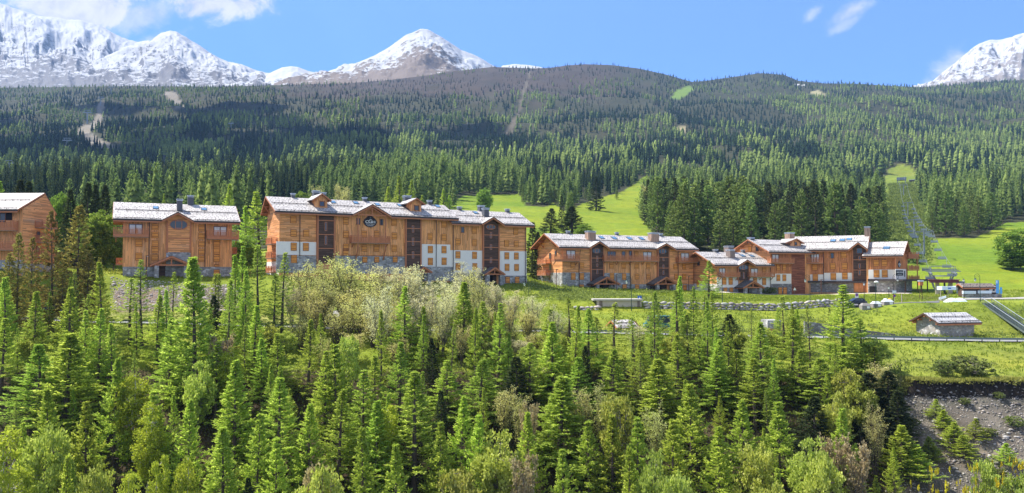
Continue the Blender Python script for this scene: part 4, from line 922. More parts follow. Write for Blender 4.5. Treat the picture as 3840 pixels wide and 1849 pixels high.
# ---- the low linking building
E_ = Wing(c5, (2692, 213.0), (2890, 221.5), 1096, name='lodge')
tag(E_.root, 'low two-storey linking lodge with a red porch and twin round-capped chimneys', 'lodge')
E_.roof((368, 634), (1200, 642), (115, 455), (900, 470), notches=[(802, 690, 926, 562)], wall=(0.0, E_.L), base=-4, pitch=25)
E_.panel(404, 655, 692, 808, W_V); E_.panel(404, 806, 692, 955, PLASTER, .12, 'plaster_wall', 'white plastered wall'); E_.panel(400, 953, 692, 1030, STONE, .18, 'stone_base')
E_.panel(846, 655, 1142, 808, W_V); E_.panel(846, 806, 1146, 952, PLASTER, .12, 'plaster_wall', 'white plastered wall'); E_.panel(846, 950, 1146, 1060, STONE, .18, 'stone_base')
E_.tower(694, 842, 850, 0, W_D, .4, [(768, 745, 825)]); E_.oval(762, 672, 130, 80, .4, W_D)
E_.glazed(432, 685, 512, 800, .1, 2, CURTAIN, 'balcony_door'); E_.glazed(868, 690, 960, 800, .1, 2, CURTAIN, 'balcony_door'); E_.shutter(1050, 712, 1.2, 1.5, .12)
E_.balcony(452, 722, 738, 790, 806, 1.4); E_.balcony(856, 1204, 738, 790, 806, 1.4)
for x, y in ((500, 862), (588, 862), (925, 862), (1050, 866)): E_.shutter(x, y, 1.25, 1.8, .16)
for x in (515, 597): E_.shutter(x, 985, 1.15, 1.2, .2)
E_.porch(875, 852, 748, 945, 1042, 948, 1035, 3.2)
E_.side_panel(0, .02, 2 * E_.h, -4, 2.2, PLASTER, -1, .08, 'plaster_wall'); E_.gable_beams(0, -1)
q = E_.sp(148, 620, 0); E_.side_window(0, q[0], q[1], .9, 1.0)
q = E_.sp(140, 900, 0); E_.side_window(0, q[0], q[1], .9, 1.8, -1, W_S)
E_.chimney(563, 375, 470, 72, CHIM, 1.2); E_.chimney(586, 424, 528, 66, CHIM); E_.chimney(377, 420, 462, 36, CHIM_G, .2); E_.chimney(760, 428, 470, 30, CHIM_G, .2)
E_.skylight(752, 512, 1.3, 1.3); E_.skylight(878, 515, 1.3, 1.3); E_.downpipe(1136, 660, 1000)
# ---- the bent building whose end wall carries the signs
F1 = Wing(c5, (2890, 222.0), (3014, 228.0), 1103, name='apartment_building')
tag(F1.root, 'bent larch-clad apartment building with signs on its white end wall', 'building')
F1.roof((1118, 456), (1660, 461), (838, 283), None, wall=(0.0, F1.L + 3), base=-4, pitch=25, s1=F1.L + 7.0)
F1.panel(1142, 475, 1425, 762, W_R); F1.panel(1142, 760, 1427, 902, PLASTER, .12, 'plaster_wall', 'white plastered wall'); F1.panel(1148, 900, 1432, 1070, STONE_D, .2, 'stone_base')
F1.panel(1425, 475, 1620, 1070, W_Q, .02)
F1.glazed(1162, 495, 1250, 600, .12, 2, CURTAIN, 'balcony_door')
for x in (1245, 1328): F1.shutter(x, 672, 1.2, 1.5, .12); F1.shutter(x + 1, 816, 1.25, 1.7, .16)
for x in (1272, 1338): F1.shutter(x, 1005, 1.3, 2.2, .24)
F1.balcony(1146, 1470, 545, 600, 618, 1.4, True, False)
F1.side_panel(0, .02, 2 * F1.h, 5.2, 6.6, W_R, -1, .05); F1.gable_beams(0, -1)
q = F1.sp(958, 408, 0); F1.side_window(0, q[0], q[1], 1.0, 1.5); q = F1.sp(857, 420, 0); F1.side_window(0, q[0], q[1], 1.2, 1.4, -1, W_S)
F1.dormer(1410, 1556, 378, 272, 335, 1330, 1586, (1470, 322, 1502, 366))
F1.chimney(1403, 190, 285, 66, CHIM_W, 1.0); F1.chimney(866, 257, 290, 50, CHIM_G, .2)
F2 = Wing(c6, (3006, 230.5), (3249, 222.5), 1103, F1)
def c65(x, y): u, v = c5(x, y); return ((u - 3100) * 2.584, (v - 820) * 2.584)     # crop 5 pixel as crop 6 pixel
def W65(*a): p = c65(a[0], a[1]); q_ = c65(a[2], a[3]); return (*p, *q_)
F2.roof((0, 309), (395, 283), (40, 183), (521, 140), notches=[(301, 212, 398, 226)], wall=(0.0, F2.L), base=-4, pitch=25, s0=-3.0)
F2.panel(*W65(1500, 620, 1580, 1060), W_Q, .05); F2.panel(*W65(1574, 470, 1870, 772), W_R); F2.panel(*W65(1574, 770, 1870, 892), PLASTER, .12, 'plaster_wall', 'white plastered wall')
F2.panel(*c65(1872, 440), 250, 522, W_R, .1); F2.panel(*c65(1872, 748), 250, 606, PLASTER, .13, 'plaster_wall', 'white plastered wall')
F2.panel(*c65(1580, 888), 400, 720, STONE_D, .04, 'stone_base'); F2.panel(*c65(1574, 885), 398, 604, FASCIA, 1.0, 'soffit_beam')
F2.tower(254, 392, 602, 0, W_D, .45, [(318, 365, 400), (318, 440, 480), (318, 500, 545)])
F2.glazed(292, 288, 343, 335, .52, 1); F2.panel(262, 612, 398, 715, W_R, .3, 'garage_door')
for p in ((1605, 660), (1750, 672), (2000, 655), (2160, 655), (2150, 500)): F2.shutter(*c65(*p), 1.3, 1.6, .14)
for p in ((1605, 820), (1757, 812), (2006, 798), (2165, 790)): F2.shutter(*c65(*p), 1.35, 1.8, .17)
F2.glazed(*W65(1700, 492, 1810, 600), .12, 3, CURTAIN, 'balcony_door'); F2.glazed(*W65(1972, 478, 2010, 545), .12, 1)
p = c65(1480, 545); q = c65(1858, 530); F2.balcony(p[0], q[0], (p[1] + q[1]) / 2, c65(1600, 598)[1], c65(1600, 622)[1], 1.4, False, True)
F2.chimney(395, 76, 162, 54, CHIM_W, None); F2.downpipe(c65(1868, 0)[0], 330, 640)
for x, y in ((62, 214), (152, 208), (218, 200)): F2.skylight(x, y, 1.3, 1.4)
F2.gable_beams(F2.L, 1)
F3 = Wing(c6, (3250, 221.5), (3371, 217.0), 1100, F1)
F3.roof((374, 372), (742, 338), (492, 232), (850, 210), wall=(0.0, F3.L), base=-4, pitch=25, s0=-0.8)
F3.panel(398, 372, 668, 497, W_R, .08); F3.panel(404, 494, 672, 590, PLASTER, .12, 'plaster_wall', 'white plastered wall'); F3.panel(398, 588, 690, 730, STONE, .06, 'stone_base'); F3.panel(398, 584, 690, 606, FASCIA, 1.0, 'soffit_beam')
for x in (480, 560): F3.shutter(x, 430, 1.3, 1.6, .12); F3.shutter(x + 3, 533, 1.35, 1.9, .16)
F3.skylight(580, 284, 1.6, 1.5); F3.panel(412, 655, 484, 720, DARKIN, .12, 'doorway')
F3.gable_beams(F3.L, 1)
F4 = Wing(c6, (3371, 217.0), (3405, 219.5), 1100, F1)          # the canted corner with the signs
F4.ov = 0; F4.ze = F3.ze + .6; F4.tanp = 0; F4.base = -4
mb = MB(); mb.box(0, F4.L, 0, 5.5, -4, F3.ze + .3, W_R); F4.put(mb, 'wall')
F4.panel(665, 380, 770, 494, W_R, .06); F4.panel(667, 488, 772, 592, PLASTER, .1, 'plaster_wall', 'white plastered wall'); F4.panel(667, 590, 830, 730, STONE, .1, 'stone_base')
mb = MB(); mb.box(-3.2, F4.L + 7.0, -3.0, 4.0, F4.fp(700, 602, 1)[1] - .1, F4.fp(700, 588, 1)[1], FASCIA); F4.put(mb, 'canopy')
for x in (-1.5, 6.5, 9.5): mb = MB(); mb.box(x - .12, x + .12, -2.8, -2.56, -4, F4.fp(700, 602, 1)[1], W_D); F4.put(mb, 'post')
for yr, yf in ((330, 378), (450, 495), (552, 588)):
    zt = F4.fp(800, yr, 0)[1]; zf = F4.fp(800, yf, 0)[1]
    mb = MB(); mb.box(F4.L - .6, F4.L + 4.6, -.8, 3.6, zf - .24, zf, W_B); o = F4.put(mb, 'balcony'); r = MB(); F4.rail(r, (F4.L - .5, -.7, zf), (F4.L + 4.5, -.7, zf), zt - zf); F4.rail(r, (F4.L + 4.5, -.7, zf), (F4.L + 4.5, 3.5, zf), zt - zf); F4.put(r, 'railing', o)
mb = MB(); mb.box(F4.L + 3.9, F4.L + 4.1, -.6, -.4, -2, F3.ze - .3, W_B); F4.put(mb, 'post')

# ---- signs
WHT = plain('sign_white', (0.78, 0.78, 0.76), 0.5); BLK = plain('sign_black', (0.018, 0.012, 0.016), 0.45); GRY = plain('sign_grey', (0.12, 0.15, 0.2), 0.5)
def text_mesh(txt, size, m, name='lettering', ext=0.02, scale_x=1.0):
    cu = bpy.data.curves.new('t', 'FONT'); cu.body = txt; cu.size = size; cu.extrude = ext; cu.align_x = 'CENTER'; cu.align_y = 'CENTER'; cu.offset = size * 0.012
    o = bpy.data.objects.new('t', cu); COL.objects.link(o); dg = bpy.context.evaluated_depsgraph_get(); dg.update()
    me = bpy.data.meshes.new_from_object(o.evaluated_get(dg)); bpy.data.objects.remove(o); me.materials.clear(); me.materials.append(m)
    for v in me.vertices: x, y, z = v.co; v.co = (x * scale_x, -z, y)
    return me
def drop_sign(W, x, y, wpx, hpx, d, label, full=True):
    cx, cz = W.fp(x, y, d); w = abs(W.fp(x + wpx / 2, y, d)[0] - cx); h = abs(W.fp(x, y + hpx / 2, d)[1] - cz); n = 40; pts = []
    for i in range(n):
        a = -math.pi / 2 + 2 * math.pi * i / n; sx, sz = math.cos(a), math.sin(a)
        k = 1.0 if sz < -.2 else 1 - ((sz + .2) / 1.2) ** 1.5 * .62
        pts.append((w * sx * k * 1.02, 0.0, h * (sz if sz < 0 else sz * 1.0)))
    r = empty('sign', W.M @ Vector((cx, -d, cz)), W.ang); mb = MB(); mb.slab(pts, .12, BLK, BLK, BLK, (0, 1, 0)); mb.build('panel', r)
    def put(txt, size, x, z, m, sx=1.0):
        o = link(bpy.data.objects.new('lettering', text_mesh(txt, size, m, scale_x=sx)), r); o.location = (x * w, -.03, z * h)
    put('C', h * .62, -.50, -.12, WHT, 1.35); put('G', h * .82, .0, -.06, WHT, 1.2); put('H', h * .60, .52, -.13, WHT, 1.3)
    mb = MB()
    for k in range(6):
        a = k * math.pi / 3; mb.bar((0, -.03, h * .58), (w * .15 * math.cos(a), -.03, h * .58 + w * .15 * math.sin(a)), .06, .05, GRY)
    mb.build('emblem', r)
    mb = MB(); rnd = random.Random(5)
    for zz, ww in ((-.48, .62), (-.76, .42)):
        xx = -ww
        while xx < ww: l = rnd.uniform(.035, .06); mb.box(xx * w, (xx + l) * w, -.03, 0, (zz - rnd.uniform(.03, .05)) * h, (zz + rnd.uniform(.02, .06)) * h, WHT); xx += l + .022
    mb.build('small_lettering', r)
    return tag(r, label, 'sign', 'black drop-shaped signs')
drop_sign(C1, 1150, 482, 136, 122, .24, 'large black drop-shaped sign with white letters C G H between two small windows')
drop_sign(F4, 706, 440, 26, 68, .2, 'small black drop-shaped sign on the canted corner above the rectangular sign')
cx, cz = F4.fp(707, 526, .16); x0, z1 = F4.fp(672, 500, .16); x1, z0 = F4.fp(742, 552, .16)
r = empty('sign', F4.M @ Vector((0, -.16, 0)), F4.ang); mb = MB(); mb.box(x0, x1, 0, .05, z0, z1, BLK); mb.build('panel', r)
mb = MB(); rnd = random.Random(3); H = z1 - z0
for zz, xa, xb, hh in ((.64, .08, .47, .2), (.64, .54, .95, .2), (.26, .2, .8, .11)):
    xx = xa
    while xx < xb: l = rnd.uniform(.03, .05); mb.box(x0 + xx * (x1 - x0), x0 + (xx + l) * (x1 - x0), -.02, -.001, z0 + (zz - hh * rnd.uniform(.35, .5)) * H, z0 + (zz + hh * rnd.uniform(.35, .5)) * H, WHT); xx += l + .016
mb.build('lettering', r); tag(r, 'rectangular dark sign with two pale lines on the white end wall', 'sign')
x0, z1 = F4.fp(752, 506, .14); x1, z0 = F4.fp(762, 562, .14); r = empty('sign', F4.M @ Vector((0, -.14, 0)), F4.ang); mb = MB(); mb.box(x0, x1, 0, .03, z0, z1, BLK); mb.build('panel', r); tag(r, 'narrow dark upright board beside the rectangular dark sign', 'sign')
# ------------------------------------------------------------------ trees and shrubs
def unit(a): return a / np.maximum(np.linalg.norm(a, axis=-1, keepdims=True), 1e-9)
class Leaves:
    def __init__(s, seed): s.r = np.random.default_rng(seed); s.v = []; s.c = []
    def cards(s, p, d, l, w, tint):
        """kite-shaped leaf or needle sprays: p start, d direction, l length, w width"""
        n = len(p); d = unit(d); a = unit(np.cross(d, s.r.normal(size=(n, 3)))); l = np.asarray(l)[:, None]; w = np.asarray(w)[:, None]
        m = p + d * l * 0.45; q = np.stack([p, m + a * w / 2, p + d * l, m - a * w / 2], 1)
        s.v.append(q.reshape(-1, 3)); s.c.append(np.repeat(tint, 4, 0))
    def mesh(s, name, m):
        v = np.concatenate(s.v); c = np.concatenate(s.c); return np_mesh(name, v, [np.arange(len(v)).reshape(-1, 4)], m, col=c)
def wood_mesh(name, segs, m, n=5):
    """segs: list of (p, q, r0, r1)"""
    V = []; Fc = []
    for p, q, r0, r1 in segs:
        k = n if r0 > 0.05 else 3; p = np.asarray(p, float); q = np.asarray(q, float); d = q - p; d /= max(np.linalg.norm(d), 1e-9)
        x = np.cross(d, (0.3, 0.1, 1.0) if abs(d[2]) < .9 else (1, 0, 0)); x /= np.linalg.norm(x); y = np.cross(d, x); b = len(V)
        for c, r in ((p, r0), (q, r1)):
            for i in range(k): a = 2 * math.pi * i / k; V.append(c + x * r * math.cos(a) + y * r * math.sin(a))
        for i in range(k): j = (i + 1) % k; Fc.append((b + i, b + j, b + k + j, b + k + i))
    return np_mesh(name, np.array(V), [np.array(Fc)], m)
def conifer(seed, H=16.0, Rb=2.6, t0=0.1, nb=120, dens=2.6, card=(0.42, 0.13), pp=0.85, e_bot=-8, e_top=50, droop=0.25, tipup=0.25, sag=0.0, lm=None, bark=None, bend=0.0, bare=0.0, tiers=0):
    L = Leaves(seed); r = L.r; segs = []
    ax = r.uniform(0, 6.28); bx = lambda z: np.array([math.cos(ax), math.sin(ax), 0]) * bend * H * math.sin(z / H * 3.0) ** 1
    K_ = 8; zs = np.linspace(-0.6, H, K_ + 1); rr = 0.013 * H
    for i in range(K_):
        a, b = zs[i], zs[i + 1]; segs.append((bx(a) + [0, 0, a], bx(b) + [0, 0, b], rr * (1 - max(a, 0) / H) + .015, rr * (1 - b / H) + .015))
    for i in range(nb):
        t = (i + r.random()) / nb
        if tiers: t = min(.995, (math.floor(t * tiers) + r.normal(0, .09) + .3) / tiers)
        t = t0 + (1 - t0) * max(t, 0) ** 0.92
        f = (1 - t) / (1 - t0); Lb = (Rb * f ** pp + 0.07) * r.uniform(0.62, 1.12); az = i * 2.399 + r.normal(0, .35)
        if r.random() < bare * f: continue
        e0 = math.radians(e_top + (e_bot - e_top) * f ** 0.75 + r.normal(0, 7)); h = np.array([math.cos(az), math.sin(az), 0]); side = np.array([-h[1], h[0], 0])
        m = max(4, int(Lb / 0.2)); s_ = np.linspace(0.06, 1, m); z0 = t * H
        rad = Lb * s_ * math.cos(e0 * .7); dz = Lb * (math.sin(e0) * s_ - droop * f * s_ ** 1.3 + tipup * s_ ** 3.2)
        pts = bx(z0) + np.array([0, 0, z0]) + h * rad[:, None]; pts[:, 2] += dz
        k = [0, m // 2, m - 1]; st = bx(z0) + np.array([0, 0, z0]); prev = st; br = 0.012 + 0.012 * Lb
        for a in (m // 3, 2 * m // 3, m - 1): segs.append((prev, pts[a], br, br * .6)); prev = pts[a]; br *= .6
        nn = max(1, int(m * dens)); q = r.uniform(0.12, 1, nn) ** 0.8 * (m - 1); qi = q.astype(int).clip(0, m - 2); fr = (q - qi)[:, None]
        p = pts[qi] * (1 - fr) + pts[qi + 1] * fr; sf = q / (m - 1); tg = unit(pts[qi + 1] - pts[qi])
        sg = r.choice([-1, 1], nn)[:, None]; d = tg * r.uniform(.45, 1.1, (nn, 1)) + side * sg * r.uniform(.2, 1.0, (nn, 1)) + np.array([0, 0, 1]) * (r.normal(0.08, .38, (nn, 1)) - sag)
        ln = card[0] * r.uniform(.6, 1.35, nn) * (1.15 - .35 * sf); tone = r.uniform(0, .55)
        d = unit(d); l2 = np.minimum(.9, .07 + .32 * Lb * (1.05 - .6 * sf)) * r.uniform(.6, 1.2, nn); ns = 3
        for j in range(ns):
            pj = p + d * (l2 * j / ns)[:, None]; dj = d + r.normal(0, .28, (nn, 3)) + np.array([0, 0, .10])
            tipn = np.clip((sf - .6) * 1.6, 0, 1) * .6 + (j == ns - 1) * .45
            L.cards(pj, dj, ln, card[1] * r.uniform(.7, 1.3, nn), np.stack([np.clip(tone + r.uniform(0, .45, nn), 0, 1), np.clip(tipn * r.uniform(.3, 1, nn), 0, 1), r.random(nn)], 1))
        L.cards(pts[-1:] - tg[-1:] * .05, tg[-1:] + [[0, 0, .25]], [card[0] * 1.1], [card[1]], np.array([[.8, 1, .5]]))
    L.cards(np.array([bx(H) + [0, 0, H - .3]]), np.array([[0, 0, 1.0]]), [card[0] * 1.4], [card[1]], np.array([[.8, .8, .5]]))
    return wood_mesh('trunk', segs, bark or BARK), L.mesh('crown', lm or L_LARCH)
def broadleaf(seed, H=9.0, W=3.0, base=0.25, stems=3, clumps=70, leaves=60, leaf=(0.26, 0.2), lm=None, bark=None, up=0.5, spread=1.0, hole=0.35, clump_r=0.62, lean=0.0):
    L = Leaves(seed); r = L.r; segs = []; tips = []
    for k in range(stems):
        az = 6.283 * k / stems + r.uniform(0, 1.5); out = W * r.uniform(.1, .5) if stems > 1 else 0.2; p = np.array([0, 0, -.5]) + 0.12 * stems * .3 * np.array([math.cos(az), math.sin(az), 0]); rad = .011 * H * (1.2 if stems == 1 else .85); top = H * r.uniform(.72, .95); N = 6
        for j in range(N):
            f = (j + 1) / N; q = np.array([math.cos(az) * out * f ** 1.3 + r.normal(0, .05 * W), math.sin(az) * out * f ** 1.3 + r.normal(0, .05 * W), top * f]) + np.array([lean * f * f * H, 0, 0])
            segs.append((p, q, rad * (1 - .75 * (f - 1 / N)), rad * (1 - .75 * f))); p = q
            if f > base:
                for b in range(3): tips.append((q, f))
    cs = []
    while len(cs) < clumps:
        c = r.uniform(-1, 1, 3); d = np.linalg.norm(c)
        if d > 1 or d < hole * r.random() * 1.6: continue
        zc = (c[2] + 1) / 2; wz = 1.0 if zc > .35 else .75 + zc * .7
        cs.append([c[0] * W * wz, c[1] * W * wz, H * (base + (1 - base) * zc * .96)])
    cs = np.array(cs); cs[:, 0] += lean * H * (cs[:, 2] / H) ** 2
    tp = np.array([t[0] for t in tips])
    for c in cs:
        j = np.argmin(np.linalg.norm((tp - c) * [1, 1, 1.4] + [0, 0, 1.2 * up], axis=1)); mid = (tp[j] + c) / 2 + [0, 0, -.08 * np.linalg.norm(c - tp[j])]
        segs.append((tp[j], mid, .03, .02)); segs.append((mid, c, .02, .008))
        n = int(leaves * r.uniform(.5, 1.5)); cr = clump_r * r.uniform(.6, 1.3) * min(1.0, H / 6); off = r.normal(size=(n, 3)); off = unit(off) * cr * r.random((n, 1)) ** .5; off[:, 2] *= .7
        tone = r.uniform(0, .6); top = np.clip(off[:, 2] / cr * .5 + .2, 0, 1)
        L.cards(c + off, off + r.normal(0, .5, (n, 3)) + [0, 0, up * .3], leaf[0] * r.uniform(.6, 1.3, n), leaf[1] * r.uniform(.7, 1.3, n), np.stack([np.clip(tone + r.uniform(0, .4, n), 0, 1), (r.random(n) < .25) * r.uniform(.2, .9, n), r.random(n)], 1))
    return wood_mesh('trunk', segs, bark or BARK_G), L.mesh('crown', lm or L_BROAD)
def twiggy(seed, H=9.0, W=2.2, stems=7, lm=None, bark=None, leaf=(.17, .13), n_leaf=26, twigs=9):
    """upswept many-stemmed tree: fine twigs beaded with catkins or buds, open to the light"""
    L = Leaves(seed); r = L.r; segs = []
    for k in range(stems):
        az = 6.283 * k / stems + r.uniform(-.5, .5); out = W * r.uniform(.25, 1.0); top = H * r.uniform(.7, 1.0) * (1 - .12 * out / W); N = 7; p = np.array([math.cos(az) * .15, math.sin(az) * .15, -.5]); rad = .0085 * H
        for j in range(N):
            f = (j + 1) / N; q = np.array([math.cos(az) * out * f ** 1.2, math.sin(az) * out * f ** 1.2, top * f]) + r.normal(0, .03 * H * .5, 3) * [1, 1, .3]
            segs.append((p, q, rad * (1 - .8 * (f - 1 / N)), rad * (1 - .8 * f) + .008))
            if f > .3:
                for b in range(twigs):
                    a2 = r.uniform(0, 6.28); s0 = p + (q - p) * r.random(); ln = H * r.uniform(.06, .17) * (1.15 - .5 * f); d = unit(np.array([math.cos(a2), math.sin(a2), r.uniform(.5, 1.6)])); e = s0 + d * ln; segs.append((s0, e, .016, .006))
                    n = max(3, int(n_leaf * r.uniform(.5, 1.4) * f ** .6)); t = r.uniform(.25, 1.05, n)[:, None]; pp_ = s0 + (e - s0) * t + r.normal(0, .10 * ln * 1.6, (n, 3)); tone = r.uniform(0, .6)
                    L.cards(pp_, r.normal(size=(n, 3)) + d, leaf[0] * r.uniform(.6, 1.4, n), leaf[1] * r.uniform(.7, 1.3, n), np.stack([np.clip(tone + r.uniform(0, .45, n), 0, 1), (r.random(n) < .3) * r.random(n), r.random(n)], 1))
            p = q
    return wood_mesh('trunk', segs, bark or BARK), L.mesh('crown', lm or L_PALE)

PROTO = {}
def protos(key, n, fn): PROTO[key] = [fn(i) for i in range(n)]
protos('larch', 6, lambda i: conifer(100 + i, 16, 2.9 + .3 * (i % 2), .06, 160, 2.9, (0.29, 0.095), 1.14, -6, 38, .26, .30, lm=L_LARCH, tiers=(0, 0, 0, 30, 0, 26)[i], bend=(0, .01, 0, .004, .012, 0)[i], bare=(0, .1, .2, 0, .25, .1)[i]))
protos('dense_larch', 3, lambda i: conifer(120 + i, 14, 2.4, .04, 200, 3.2, (0.29, 0.10), 1.02, 0, 42, .14, .25, lm=L_LARCH))
protos('thin_larch', 4, lambda i: conifer(140 + i, 17, 2.3, .14, 125, 2.2, (0.27, 0.085), .95, -12, 38, .22, .28, lm=L_SPARSE, bare=.2, bend=.008))
protos('young_conifer', 4, lambda i: conifer(160 + i, 9, 2.5, .03, 125, 3.1, (0.26, 0.09), 1.2, -2, 36, .14, .34, lm=L_YOUNG, tiers=(0, 18, 0, 16)[i]))
protos('olive_conifer', 3, lambda i: conifer(180 + i, 17, 3.5, .10, 130, 1.8, (0.42, 0.13), .8, -12, 35, .28, .22, lm=L_OLIVE, bare=.15))
protos('spruce', 3, lambda i: conifer(200 + i, 18, 2.8, .05, 170, 2.4, (0.44, 0.14), .85, -22, 35, .3, .3, .25, lm=L_SPRUCE))
protos('birch', 3, lambda i: broadleaf(220 + i, 10, 1.7, .18, 2, 120, 75, (.2, .16), L_BIRCH, BARK_B, .4, clump_r=.55))
protos('broad_shrub', 4, lambda i: broadleaf(240 + i, 6, 2.3, .22, 5, 85, 62, (.24, .2), L_WILLOW, BARK_G, .6, clump_r=.5))
protos('pale_tree', 5, lambda i: twiggy(260 + i, 10, 2.1, 9, L_PALE, BARK, (.16, .12), 9, 12))
protos('cream_tree', 4, lambda i: twiggy(280 + i, 10, 2.1, 9, L_CREAM, BARK_G, (.16, .12), 9, 12))
protos('pink_shrub', 2, lambda i: twiggy(300 + i, 6, 2.0, 7, L_PINK, BARK_G, (.2, .15), 14, 8))
protos('broad_tree', 3, lambda i: broadleaf(320 + i, 12, 3.6, .12, 2, 170, 75, (.36, .28), L_BROAD, BARK_G, .5, clump_r=.8))
protos('round_bush', 3, lambda i: broadleaf(340 + i, 3.2, 2.2, .02, 6, 110, 60, (.2, .14), L_BUSH, BARK_G, .7, clump_r=.42))
protos('yellow_shrub', 3, lambda i: broadleaf(360 + i, 2.6, 1.2, .35, 5, 13, 15, (.13, .10), L_YELF, BARK, .8, clump_r=.16))
PHR = {'larch': ('bright green larch', 'larch tree', 'larches of the gully'), 'dense_larch': ('dense deep-green larch', 'larch tree', 'larches of the gully'), 'thin_larch': ('thin open larch', 'larch tree', 'larches of the gully'),
       'young_conifer': ('feathery light-green conifer', 'conifer', 'young conifers of the gully'), 'olive_conifer': ('olive-brown drooping conifer', 'conifer', 'olive conifers by the chalet with open gable'), 'spruce': ('dark spruce', 'spruce tree', 'dark spruces'),
       'birch': ('yellow-green birch', 'birch tree', 'yellow-green birches'), 'broad_shrub': ('pale green broadleaf shrub', 'shrub', 'broadleaf shrubs of the gully'), 'pale_tree': ('pale yellow catkin tree', 'tree', 'pale budding grove'),
       'cream_tree': ('cream budding tree', 'tree', 'pale budding grove'), 'pink_shrub': ('pinkish budding shrub', 'shrub', 'pinkish shrubs'), 'broad_tree': ('leafy green broadleaf tree', 'tree', 'broadleaf trees among the chalets'), 'round_bush': ('rounded grey-green bush', 'bush', 'round bushes'), 'yellow_shrub': ('yellow-flowered twiggy shrub', 'shrub', 'yellow-flowered shrubs')}
NAMES = {'larch': 'larch_tree', 'dense_larch': 'larch_tree', 'thin_larch': 'larch_tree', 'young_conifer': 'young_conifer_tree', 'olive_conifer': 'conifer_tree', 'spruce': 'spruce_tree', 'birch': 'birch_tree', 'broad_shrub': 'broadleaf_shrub', 'pale_tree': 'budding_tree', 'cream_tree': 'budding_tree', 'pink_shrub': 'budding_shrub', 'broad_tree': 'broadleaf_tree', 'round_bush': 'round_bush', 'yellow_shrub': 'flowering_shrub'}
SIZES = {'larch': (16, 2.6), 'dense_larch': (14, 2.0), 'thin_larch': (17, 1.9), 'young_conifer': (9, 2.2), 'olive_conifer': (17, 3.2), 'spruce': (18, 2.7), 'birch': (10, 1.9), 'broad_shrub': (6, 2.4), 'pale_tree': (10, 2.4), 'cream_tree': (10, 2.4), 'pink_shrub': (6, 2.1), 'broad_tree': (12, 3.8), 'round_bush': (3.2, 2.3), 'yellow_shrub': (2.6, 1.2)}
RT = random.Random(77); PLANTS = []; CNT = {}
def plant(kind, p, H, W, extra=None):
    """one tree: an Empty at its foot with its own trunk and crown"""
    i = CNT.get(kind, 0); CNT[kind] = i + 1; tr, cr = PROTO[kind][i % len(PROTO[kind])]; h0, w0 = SIZES[kind]
    r = empty(NAMES[kind], p, RT.uniform(0, 6.28)); r.scale = (W / w0, W / w0, H / h0); r.rotation_euler = (RT.gauss(0, .025), RT.gauss(0, .025), r.rotation_euler[2])
    for nm, me in (('trunk', tr), ('crown', cr)): link(bpy.data.objects.new(nm, me), r)
    PLANTS.append((r, kind, p, extra)); return r
def tree(kind, ud, vd, hw, Y, minH=2.0, extra=None):
    """tip at (ud, vd) and half width hw read off the 2576 wide view; stands on the slope at depth Y"""
    u, v = D2(ud, vd); tip = P(u, v, Y); g = gp(u, Y); H = max(minH, tip.z - g.z); W = hw * 1.4907 / F * Y * ((1.5 if Y < 110 else 1.22) if kind in CON else 1.08)
    return plant(kind, g, H, W, extra)
CON = ('larch', 'dense_larch', 'thin_larch', 'young_conifer', 'spruce')
GT = []
def add(kind, *rows):
    for q in rows: GT.append((kind,) + q)
add('olive_conifer', (45, 590, 42, 127), (135, 535, 48, 129), (195, 522, 62, 131), (78, 600, 34, 132), (160, 690, 45, 127), (215, 640, 45, 130), (250, 650, 24, 133), (20, 640, 40, 126))
add('larch', (90, 735, 46, 117), (185, 725, 52, 116), (265, 662, 44, 121), (250, 775, 44, 112), (590, 645, 40, 125), (608, 618, 36, 127), (575, 705, 36, 120), (100, 868, 66, 107), (290, 815, 38, 111), (705, 950, 60, 99), (855, 982, 54, 98), (915, 930, 52, 101), (1045, 938, 76, 98), (1000, 862, 46, 106), (945, 896, 38, 106.5), (820, 882, 36, 106), (775, 806, 44, 112), (705, 838, 42, 112), (662, 852, 38, 111), (1020, 722, 46, 121), (1062, 772, 38, 120), (1215, 758, 42, 119), (1480, 778, 46, 117), (1800, 892, 50, 110), (1850, 882, 46, 111), (1918, 812, 56, 112.5), (1990, 798, 54, 114), (2118, 716, 62, 116), (1810, 855, 46, 111), (2165, 800, 42, 117), (2195, 872, 46, 113), (1700, 842, 44, 112), (1610, 858, 44, 112), (1330, 862, 50, 110), (1210, 905, 60, 107), (1125, 905, 44, 108), (430, 800, 46, 112), (640, 770, 40, 115), (20, 700, 40, 121), (10, 800, 50, 112), (400, 745, 44, 118), (545, 860, 44, 107), (1450, 900, 52, 108), (1540, 880, 48, 109), (1895, 905, 52, 107), (2060, 900, 56, 109), (2010, 880, 46, 111))
add('dense_larch', (497, 652, 66, 110), (1167, 712, 42, 122), (595, 908, 44, 101), (1405, 948, 62, 101), (1390, 812, 44, 112), (1383, 778, 34, 122), (570, 1078, 46, 92), (170, 842, 64, 106), (950, 1010, 40, 97), (1660, 905, 52, 106))
add('thin_larch', (360, 655, 34, 124), (435, 686, 28, 122), (655, 620, 36, 127), (710, 636, 36, 126), (1432, 752, 32, 124), (1545, 762, 34, 119), (1640, 785, 34, 121), (1652, 757, 26, 124), (1700, 732, 38, 121), (1730, 792, 26, 120), (1770, 742, 32, 125), (1974, 746, 30, 123), (1500, 800, 30, 121), (1590, 800, 32, 121), (1890, 850, 34, 118), (330, 700, 34, 125), (545, 690, 34, 125), (690, 690, 30, 126), (1260, 780, 30, 122), (1760, 840, 34, 116))
